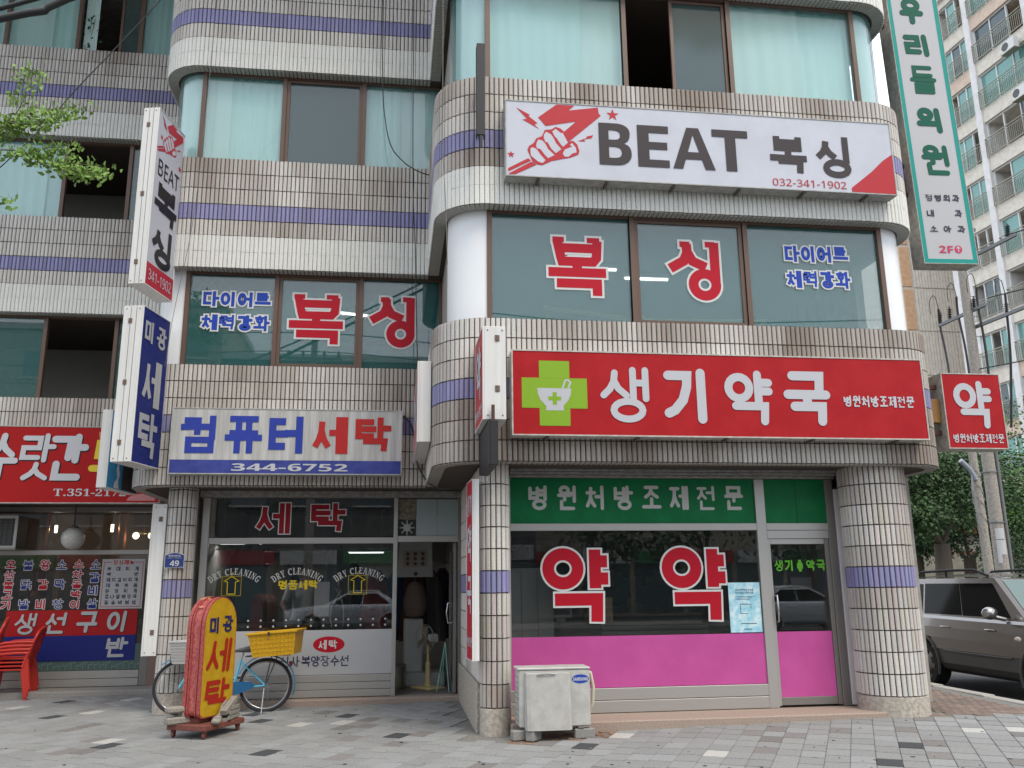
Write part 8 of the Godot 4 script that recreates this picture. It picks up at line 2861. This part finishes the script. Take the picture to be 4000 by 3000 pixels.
	# the cream end wall of the block behind
	var e := thing("apartment_end_wall", "cream ribbed end wall of an apartment block with orange corner stripe", "building", Vector3(29.95, -0.3, -46.0))
	mb = MB.new()
	mb.ab(Vector3(0.0, 0, -14), Vector3(14, 27.0, -0.02))
	part("core", mb, cream, e)
	for fl in 10:
		for i in 7:
			var p := MB.new()
			var x0 := 0.75 + i * 1.16
			var y0 := fl * 2.7
			for r in 6:
				p.bbox(Vector3(x0 + 0.09 + r * 0.19, y0 + 1.34, 0.02), Vector3(0.168, 2.64, 0.07), 0.012)
			part("ribbed_panel", p, cream, e)
		var s := MB.new()
		s.bbox(Vector3(0.33, fl * 2.7 + 1.33, 0.02), Vector3(0.64, 2.5, 0.07), 0.01)
		part("corner_stripe", s, nmat("apt_orange", lin(0.60, 0.36, 0.20), lin(0.68, 0.44, 0.28), 0.3, 0.9, 0.0, 0.02), e)
	for y in [14.2, 8.9, 19.6]:
		var h := MB.new()
		h.box(Vector3(4.9, y, 0.12), Vector3(0.24, 0.6, 0.14))
		part("vent_cover", h, mat("vent_grey", 0.42, 0.40, 0.36, 0.7), e)

# ---------------------------------------------------------------- poles and wires
func insulator(mb: MB, base: Vector3, ax: Vector3, n: int, r := 0.07) -> void:
	var prof := [Vector2(0.02, 0)]
	for i in n:
		prof.append(Vector2(0.03, 0.02 + i * 0.055))
		prof.append(Vector2(r, 0.03 + i * 0.055))
		prof.append(Vector2(0.03, 0.055 + i * 0.055))
	prof.append(Vector2(0.02, 0.07 + n * 0.055))
	mb.lathe(prof, 10, base, ax)

func poles() -> void:
	var con := nmat("pole_concrete", lin(0.24, 0.215, 0.185), lin(0.36, 0.33, 0.29), 0.8, 0.9, 0.2, 0.03)
	var steel := mat("arm_steel", 0.17, 0.175, 0.18, 0.6, 0.5)
	var black := mat("insulator_black", 0.025, 0.022, 0.022, 0.5)
	var b := Vector3(16.68, -0.2, -22.55)
	var o := thing("utility_pole", "thick concrete utility pole with crossarms, ribbed insulators and pasted notices", "pole", b)
	var mb := MB.new()
	mb.tube([Vector3(0, 0, 0), Vector3(0, 7, 0), Vector3(0, 14.5, 0)], [0.195, 0.15, 0.10], 18)
	part("shaft", mb, con, o)
	mb = MB.new()
	mb.tube([Vector3(0.25, 0, 0.06), Vector3(0.235, 5.2, 0.05)], 0.05, 10)
	part("cable_duct", mb, mat("duct_grey", 0.15, 0.15, 0.155, 0.6), o)
	for y in [3.2, 4.6, 6.0]:
		mb = MB.new()
		mb.lathe([Vector2(0.195, 0), Vector2(0.2, 0.02), Vector2(0.195, 0.04)], 18, Vector3(0, y, 0))
		part("strap", mb, steel, o)
	for e in [[0.06, 2.75, 0.26, 0.30], [0.07, 2.33, 0.28, 0.40], [-0.06, 2.10, 0.12, 0.26], [0.0, 1.62, 0.20, 0.18]]:
		mb = MB.new()
		for i in 4:
			var a0: float = PI / 2 + 0.55 - e[0] * 3.0 - (i / 4.0 - 0.5) * e[2] * 4.6
			var a1: float = PI / 2 + 0.55 - e[0] * 3.0 - ((i + 1) / 4.0 - 0.5) * e[2] * 4.6
			var r := 0.196
			mb.quad(Vector3(r * cos(a0), e[1], r * sin(a0)), Vector3(r * cos(a1), e[1], r * sin(a1)), Vector3(r * cos(a1), e[1] + e[3], r * sin(a1)), Vector3(r * cos(a0), e[1] + e[3], r * sin(a0)))
		part("pasted_notice", mb, nmat("notice_paper", lin(0.38, 0.38, 0.38), lin(0.55, 0.56, 0.57), 3.0, 0.9, 0.0, 0.05), o)
	for k in 9:
		mb = MB.new()
		mb.tube([Vector3(0.08, 4.9 + k * 0.62, 0), Vector3(0.36, 4.9 + k * 0.62, 0.02)], 0.013, 5)
		part("step_bolt", mb, steel, o)
	var arms := [[Vector3(0.06, 9.4, -1.5), Vector3(0.12, 9.4, 0.65)], [Vector3(0.18, 8.92, -0.15), Vector3(0.34, 8.92, 2.1)], [Vector3(0.10, 11.0, -0.7), Vector3(0.30, 11.0, 2.0)], [Vector3(-0.16, 11.6, -0.9), Vector3(-0.1, 11.6, 0.9)]]
	for a in arms:
		mb = MB.new()
		var d: Vector3 = (a[1] - a[0])
		mb.box((a[0] + a[1]) * 0.5, Vector3(0.08, 0.09, d.length()), Basis.looking_at(-d.normalized()))
		part("crossarm", mb, steel, o)
	for e in [[Vector3(0.06, 9.45, -1.42), 6], [Vector3(0.07, 9.45, -0.95), 6], [Vector3(0.09, 9.45, -0.1), 6], [Vector3(0.10, 9.45, 0.15), 5], [Vector3(0.30, 8.97, 1.2), 5], [Vector3(0.33, 8.97, 1.95), 5], [Vector3(0.2, 11.05, 0.4), 6], [Vector3(0.28, 11.05, 1.7), 6], [Vector3(-0.15, 11.65, -0.6), 6]]:
		mb = MB.new()
		insulator(mb, e[0], Vector3(0.05, 1, 0.05).normalized(), e[1])
		part("insulator", mb, black, o)
	for e in [[Vector3(0.06, 9.4, -1.45), Vector3(0.05, 6.2, -1.3)], [Vector3(0.07, 9.5, -0.55), Vector3(0.10, 6.2, -0.45)], [Vector3(0.12, 9.5, 0.3), Vector3(0.26, 6.0, 0.1)], [Vector3(0.3, 9.0, 1.2), Vector3(0.4, 5.8, 0.6)]]:
		mb = MB.new()
		var a: Vector3 = e[0]
		var c: Vector3 = e[1]
		mb.tube(smooth([a + Vector3(-0.05, 0.5, 0.1), a, a.lerp(c, 0.4) + Vector3(0.06, 0, 0), c]), 0.035, 7)
		mb.tube(smooth([a + Vector3(-0.05, 0.5, 0.1), a + Vector3(-0.15, 0.95, 0.12), a + Vector3(-0.32, 0.75, 0.1), a + Vector3(-0.3, 0.35, 0.05)]), 0.012, 5)
		part("cable_end", mb, black, o)
	# second pole with old wire wound round it
	var p2 := Vector3(18.35, -0.2, -25.4)
	var q := thing("old_utility_pole", "slimmer concrete pole wound with loose pale wire behind the estate car", "pole", p2)
	mb = MB.new()
	mb.tube([Vector3(0, 0, 0), Vector3(-0.05, 4.0, 0), Vector3(-0.10, 7.2, 0)], [0.155, 0.135, 0.115], 16)
	part("shaft", mb, con, q)
	mb = MB.new()
	var coil := []
	for k in 90:
		var a := k * 0.8
		coil.append(Vector3(-0.05 + 0.15 * cos(a), 3.2 + k * 0.022 + 0.12 * sin(k * 2.1), 0.15 * sin(a)))
	mb.tube(coil, 0.008, 4)
	for k in 5: mb.tube(smooth([Vector3(-0.2, 5.4, 0.1), Vector3(-0.28 - 0.02 * k, 4.6 - 0.1 * k, 0.14), Vector3(-0.2, 3.6 - 0.12 * k, 0.16), Vector3(-0.14, 3.0, 0.15)]), 0.006, 4)
	part("wire_tangle", mb, mat("wire_pale", 0.32, 0.32, 0.32, 0.6), q)
	mb = MB.new()
	mb.tube(smooth([Vector3(-0.14, 4.75, 0.08), Vector3(-0.3, 5.05, 0.12), Vector3(-0.62, 5.35, 0.15)]), 0.075, 10)
	part("wrapped_roll", mb, nmat("roll_plastic", lin(0.18, 0.20, 0.24), lin(0.42, 0.45, 0.50), 6.0, 0.4, 0.0, 0.05), q)
	# lines from the pole along the street
	var ends := [[Vector3(16.9, 10.9, -20.9), Vector3(21.0, 10.6, -6.0), 0.02], [Vector3(16.9, 9.4, -21.9), Vector3(21.5, 9.2, -6.0), 0.02], [Vector3(17.0, 8.9, -20.6), Vector3(21.2, 8.6, -6.0), 0.024], [Vector3(16.7, 7.4, -22.4), Vector3(21.0, 7.4, -6.0), 0.018], [Vector3(16.8, 12.0, -22.4), Vector3(9.5, 18.5, -24.0), 0.012]]
	var labs := ["overhead line from the topmost crossarm of the thick pole", "overhead line from the long crossarm of the thick pole", "overhead line from the lowest crossarm of the thick pole", "low thin overhead line from the thick pole's shaft", "stay wire rising from the thick pole's head"]
	for i in ends.size():
		mb = MB.new()
		var a: Vector3 = ends[i][0]
		var c: Vector3 = ends[i][1]
		mb.tube(smooth([a, a.lerp(c, 0.25) + Vector3(0, -0.25, 0), a.lerp(c, 0.5) + Vector3(0, -0.35, 0), a.lerp(c, 0.75) + Vector3(0, -0.25, 0), c]), ends[i][2], 5)
		single("power_line", labs[i], "cable", mb, mat("cord_black"))

# ---------------------------------------------------------------- trees
func tree(called: String, label: String, at: Vector3, trunk_h: float, r0: float, crown: Array, tone: Color, count: int, size: float, sd: int) -> Node3D:
	rng.seed = sd
	var o := thing(called, label, "tree", at)
	var bark := nmat("dark_bark", lin(0.07, 0.056, 0.044), lin(0.14, 0.115, 0.09), 1.5, 0.95, 0.5, 0.06)
	var mb := MB.new()
	mb.tube([Vector3(0, -0.2, 0), Vector3(0.03, trunk_h * 0.5, 0), Vector3(0.06, trunk_h, 0.03)], [r0 * 1.15, r0, r0 * 0.85], 12)
	part("trunk", mb, bark, o)
	var lm := MB.new()
	var lf := MB.new()
	for c in crown:
		var cc: Vector3 = c[0]
		var rad: Vector3 = c[1]
		var st := Vector3(0.06, trunk_h * rng.randf_range(0.86, 1.0), 0.03)
		lm.tube(smooth([st, st.lerp(cc, 0.45) + Vector3(rng.randf_range(-0.2, 0.2), 0.15, rng.randf_range(-0.2, 0.2)), cc + Vector3(0, rad.y * 0.3, 0)]), r0 * 0.28, 6)
		var clumps := []
		for k in 16:
			var d := Vector3(rng.randfn(), rng.randfn(), rng.randfn()).normalized()
			clumps.append(cc + d * rad * pow(rng.randf(), 0.4))
		for k in 6: lm.tube([cc + Vector3(0, 0.1, 0), clumps[k]], [r0 * 0.14, 0.012], 5)
		for k in count:
			var cl: Vector3 = clumps[rng.randi() % clumps.size()]
			var d := Vector3(rng.randfn(), rng.randfn() * 0.7, rng.randfn()) * 0.34 * (rad.x / 1.3)
			leaf(lf, cl + d, d + Vector3(rng.randf_range(-0.4, 0.4), -0.35, rng.randf_range(-0.4, 0.4)), size * rng.randf_range(0.7, 1.3), tone)
	part("limbs", lm, bark, o)
	part("crown", lf, leaf_mat("tree_leaf", 0.12), o)
	return o

func trees() -> void:
	var dk := Color(0.04, 0.085, 0.026)
	tree("street_tree", "dark broadleaf tree with a forked trunk beyond the side street", Vector3(18.9, -0.2, -28.6), 2.9, 0.30,
		[[Vector3(-1.2, 5.2, 0), Vector3(1.7, 1.6, 1.5)], [Vector3(0.9, 5.1, 0.2), Vector3(1.6, 1.5, 1.4)], [Vector3(-1.2, 3.9, 0.6), Vector3(1.2, 0.6, 1.0)], [Vector3(-2.3, 5.6, 0.5), Vector3(1.3, 1.0, 1.2)]], dk, 6500, 0.12, 21)
	tree("street_tree", "tall bright green tree rising behind the utility poles", Vector3(24.6, -0.2, -31.0), 3.2, 0.24,
		[[Vector3(0.2, 6.6, 0), Vector3(1.9, 1.6, 1.8)], [Vector3(1.6, 5.0, 0.4), Vector3(1.7, 1.4, 1.6)], [Vector3(-1.2, 5.2, 0.2), Vector3(1.6, 1.4, 1.5)], [Vector3(2.6, 7.0, 0), Vector3(1.5, 1.4, 1.4)]], Color(0.065, 0.15, 0.027), 2600, 0.13, 22)
	tree("street_tree", "broad dark tree standing between the forked tree and the low building", Vector3(21.0, -0.2, -33.5), 3.0, 0.26,
		[[Vector3(-1.8, 5.0, 0), Vector3(2.0, 1.7, 1.6)], [Vector3(0.6, 5.4, 0), Vector3(2.0, 1.8, 1.6)], [Vector3(0.2, 3.6, 0.4), Vector3(1.6, 0.9, 1.3)], [Vector3(2.4, 5.6, 0), Vector3(1.8, 1.5, 1.5)]], dk, 6000, 0.13, 25)
	tree("street_tree", "leafy tree at the foot of the white apartment block", Vector3(27.2, -0.2, -30.5), 2.4, 0.24,
		[[Vector3(-0.6, 4.6, 0), Vector3(2.0, 1.8, 1.6)], [Vector3(1.6, 4.0, 0), Vector3(1.9, 1.7, 1.6)], [Vector3(-1.6, 2.8, 0.3), Vector3(1.6, 1.2, 1.4)]], Color(0.05, 0.11, 0.026), 2600, 0.14, 26)
	tree("street_tree", "low dark evergreen behind the parked estate car's roof", Vector3(22.9, -0.2, -29.0), 1.6, 0.18,
		[[Vector3(0.1, 2.9, 0), Vector3(1.5, 1.3, 1.3)], [Vector3(1.6, 2.6, 0.3), Vector3(1.5, 1.5, 1.2)], [Vector3(-1.2, 2.2, 0.2), Vector3(1.0, 0.8, 1.0)]], Color(0.04, 0.08, 0.03), 3000, 0.10, 23)
	tree("street_tree", "dense dark tree between the poles and the apartment block", Vector3(22.6, -0.2, -32.5), 2.6, 0.25,
		[[Vector3(0, 5.0, 0), Vector3(1.9, 1.7, 1.6)], [Vector3(-2.0, 4.4, 0), Vector3(1.7, 1.5, 1.5)], [Vector3(2.2, 4.0, 0), Vector3(1.8, 1.6, 1.5)]], Color(0.04, 0.085, 0.026), 3000, 0.13, 24)

func low_house() -> void:
	var o := thing("low_building", "low cream building with an orange tile roof half hidden by trees", "building", Vector3(25.2, -0.3, -38.0))
	var mb := MB.new()
	mb.ab(Vector3(-4, 0, -4), Vector3(5, 3.9, 0))
	part("wall", mb, nmat("house_cream", lin(0.50, 0.46, 0.38), lin(0.60, 0.56, 0.47), 0.3, 0.9, 0.0, 0.02), o)
	mb = MB.new()
	mb.prism(PackedVector2Array([Vector2(-4.4, 3.9), Vector2(5.4, 3.9), Vector2(4.4, 5.0), Vector2(-3.4, 5.0)]), -4.3, 0.35)
	part("roof", mb, nmat("house_roof", lin(0.32, 0.13, 0.07), lin(0.45, 0.21, 0.12), 1.0, 0.9, 0.3, 0.05), o)
	mb = MB.new()
	mb.box(Vector3(2.35, 1.6, 0.02), Vector3(1.0, 1.3, 0.06))
	part("green_shutter", mb, mat("house_green", 0.02, 0.16, 0.11, 0.6), o)
	mb = MB.new()
	mb.box(Vector3(1.35, 1.7, 0.03), Vector3(0.45, 1.2, 0.06))
	part("notice_board", mb, mat("house_white", 0.55, 0.56, 0.55, 0.6), o)
	mb = MB.new()
	mb.box(Vector3(-2.2, 2.2, 0.02), Vector3(1.1, 1.0, 0.05))
	part("window", mb, mat("house_pane", 0.10, 0.12, 0.12, 0.2), o)
	for k in 14:
		mb = MB.new()
		mb.box(Vector3(-3.2 + k * 0.6, 3.0, 0.02), Vector3(0.34, 0.12, 0.04))
		part("terracotta_strip", mb, mat("house_terracotta", 0.38, 0.16, 0.09, 0.8), o)
# ---------------------------------------------------------------- across the street, behind the camera: what the shop windows mirror
func build_opposite() -> void:
	var wallc := nmat("far_beige", lin(0.30, 0.265, 0.21), lin(0.40, 0.355, 0.285), 0.2, 0.9, 0.0, 0.02)
	var greyc := nmat("far_grey", lin(0.08, 0.08, 0.078), lin(0.13, 0.13, 0.125), 0.2, 0.9, 0.0, 0.02)
	var mb := MB.new()
	mb.ab(Vector3(-60, -0.26, 11.5), Vector3(60, -0.02, 16.0))
	struct("far_pavement", mb, nmat("bedding"))
	# beige block with windows
	far_block("apartment_house", "beige apartment house across the street from the laundry", Vector3(-15.8, -0.1, 16.2), 16.0, 14.0, wallc, 4)
	far_block("shop_building", "dark grey shop building across the street with an orange awning", Vector3(-1.0, -0.1, 16.4), 13.5, 11.6, greyc, 3)
	far_block("corner_building", "low beige building across the street from the pharmacy", Vector3(14.5, -0.1, 24.0), 16.0, 7.0, wallc, 2)
	var aw := MB.new()
	aw.prism(PackedVector2Array([Vector2(-15.3, 3.3), Vector2(-15.3, 2.6), Vector2(-16.4, 3.3)]), 1.4, 4.6)
	var awn := single("shop_awning", "orange fabric awning on the shop building across the street", "awning", aw, mat("awning_orange", 0.50, 0.10, 0.03, 0.8))
	awn.rotation.y = PI / 2
	# parked cars
	var pale := StandardMaterial3D.new()
	pale.albedo_color = lin(0.60, 0.62, 0.64)
	pale.metallic = 0.5
	pale.roughness = 0.3
	pale.clearcoat_enabled = true
	var sed := {"rear": -2.2, "front": 2.35, "rear_axle": -1.32, "front_axle": 1.38, "wheel": 0.31, "belt": 0.93, "half": 0.88, "roof": 1.40, "roof_half": 0.60, "cowl": 0.95, "paint": pale, "low": pale, "handles": [-0.7, 0.3],
		"glass": {"rb": -1.75, "rt": -0.95, "fb": 1.05, "ft": 0.15}, "windows": [[0.12, 0.50, 0.50, 0.14, 0.10, 0.88], [0.515, 0.93, 0.92, 0.515, 0.10, 0.88]]}
	var a := thing("parked_car", "silver saloon car parked opposite the laundry", "car", Vector3(-1.4, -0.12, 9.2), -PI / 2)
	car(a, sed)
	copy_of(a, "parked_car", "silver saloon car parked opposite the pharmacy door beside the picket fence", Vector3(13.4, -0.12, 9.2), PI / 2)
	# utility pole and lines along the far kerb
	var p := thing("utility_pole", "concrete utility pole across the street carrying bundled lines", "pole", Vector3(-3.2, -0.12, 10.6))
	mb = MB.new()
	mb.tube([Vector3.ZERO, Vector3(0, 12.5, 0)], [0.19, 0.11], 14)
	part("shaft", mb, nmat("pole_concrete", lin(0.24, 0.215, 0.185), lin(0.36, 0.33, 0.29)), p)
	for y in [8.6, 10.2]:
		mb = MB.new()
		mb.box(Vector3(0, y, -0.15), Vector3(2.2, 0.09, 0.09))
		for x in [-0.95, -0.4, 0.4, 0.95]: insulator(mb, Vector3(x, y + 0.04, -0.15), Vector3.UP, 4)
		part("crossarm", mb, mat("arm_steel"), p)
	var labs := ["lowest line along the far kerb", "line above the lowest along the far kerb", "middle line along the far kerb", "line under the topmost along the far kerb", "topmost line along the far kerb"]
	for i in 5:
		mb = MB.new()
		var y := 7.6 + i * 0.75
		mb.tube(smooth([Vector3(-26, y + 0.6, 10.5), Vector3(-14, y, 10.4), Vector3(-3.2, y + 0.5, 10.4), Vector3(8, y - 0.2, 10.4), Vector3(24, y + 0.5, 10.0)]), 0.022, 5)
		single("power_line", labs[i], "cable", mb, mat("cord_black"))
	# white picket fence and trees by the corner
	var f := thing("picket_fence", "white picket fence across the street from the pharmacy door", "fence", Vector3(15.5, -0.02, 12.6))
	for k in 34:
		mb = MB.new()
		mb.prism(PackedVector2Array([Vector2(-0.04, 0), Vector2(0.04, 0), Vector2(0.04, 0.85), Vector2(0, 0.95), Vector2(-0.04, 0.85)]), -0.01, 0.01)
		var q := part("picket", mb, mat("fence_white", 0.66, 0.66, 0.64, 0.7), f)
		q.position.x = -2.4 + k * 0.145
	mb = MB.new()
	for y in [0.25, 0.7]: mb.box(Vector3(0, y, 0.025), Vector3(5.0, 0.06, 0.03))
	part("rail", mb, mat("fence_white"), f)
	var crown := [[Vector3(-1.0, 4.0, 0), Vector3(1.6, 1.5, 1.5)], [Vector3(1.0, 4.4, 0.2), Vector3(1.6, 1.5, 1.4)], [Vector3(0, 5.6, 0.6), Vector3(1.5, 1.2, 1.4)]]
	var t := tree("street_tree", "dark street tree across from the pharmacy's corner column", Vector3(12.0, -0.02, 14.0), 2.6, 0.2, crown, Color(0.03, 0.07, 0.02), 800, 0.22, 31)
	copy_of(t, "street_tree", "dark street tree behind the white picket fence", Vector3(16.6, -0.02, 14.6), 1.3)
	copy_of(t, "street_tree", "dark street tree across from the pharmacy window", Vector3(7.6, -0.02, 14.2), 2.4)

func far_block(called: String, label: String, at: Vector3, w: float, h: float, m: Material, floors: int) -> void:
	var o := thing(called, label, "building", at)
	var mb := MB.new()
	mb.ab(Vector3(-w / 2, 0, 0), Vector3(w / 2, h, 8))
	part("wall", mb, m, o)
	var step := h / floors
	for fl in floors:
		var n := int(w / 2.6)
		for i in n:
			var x := -w / 2 + (i + 0.5) * w / n
			mb = MB.new()
			if fl == 0: mb.box(Vector3(x, 1.35, -0.02), Vector3(w / n - 0.3, 2.3, 0.06))
			else: mb.box(Vector3(x, fl * step + step * 0.5, -0.02), Vector3(1.5, 1.3, 0.06))
			var win := part("window", mb, mat("far_pane", 0.09, 0.12, 0.13, 0.15), o)
			mb = MB.new()
			if fl > 0: mb.box(Vector3(x, fl * step + step * 0.5 - 0.7, -0.07), Vector3(1.7, 0.08, 0.14))
			else: mb.box(Vector3(x, 2.85, -0.12), Vector3(w / n - 0.25, 0.6, 0.22))
			part("sill" if fl > 0 else "shop_fascia", mb, mat("far_sill", 0.5, 0.49, 0.46, 0.8) if fl > 0 else mat("far_fascia_%d" % (i % 3), [0.36, 0.5, 0.05][i % 3], [0.03, 0.5, 0.2][i % 3], [0.03, 0.48, 0.08][i % 3], 0.6), win)
	mb = MB.new()
	mb.ab(Vector3(-w / 2 - 0.1, h + 0.001, -0.1), Vector3(w / 2 + 0.1, h + 0.3, 8.1))
	part("parapet", mb, mat("far_sill"), o)
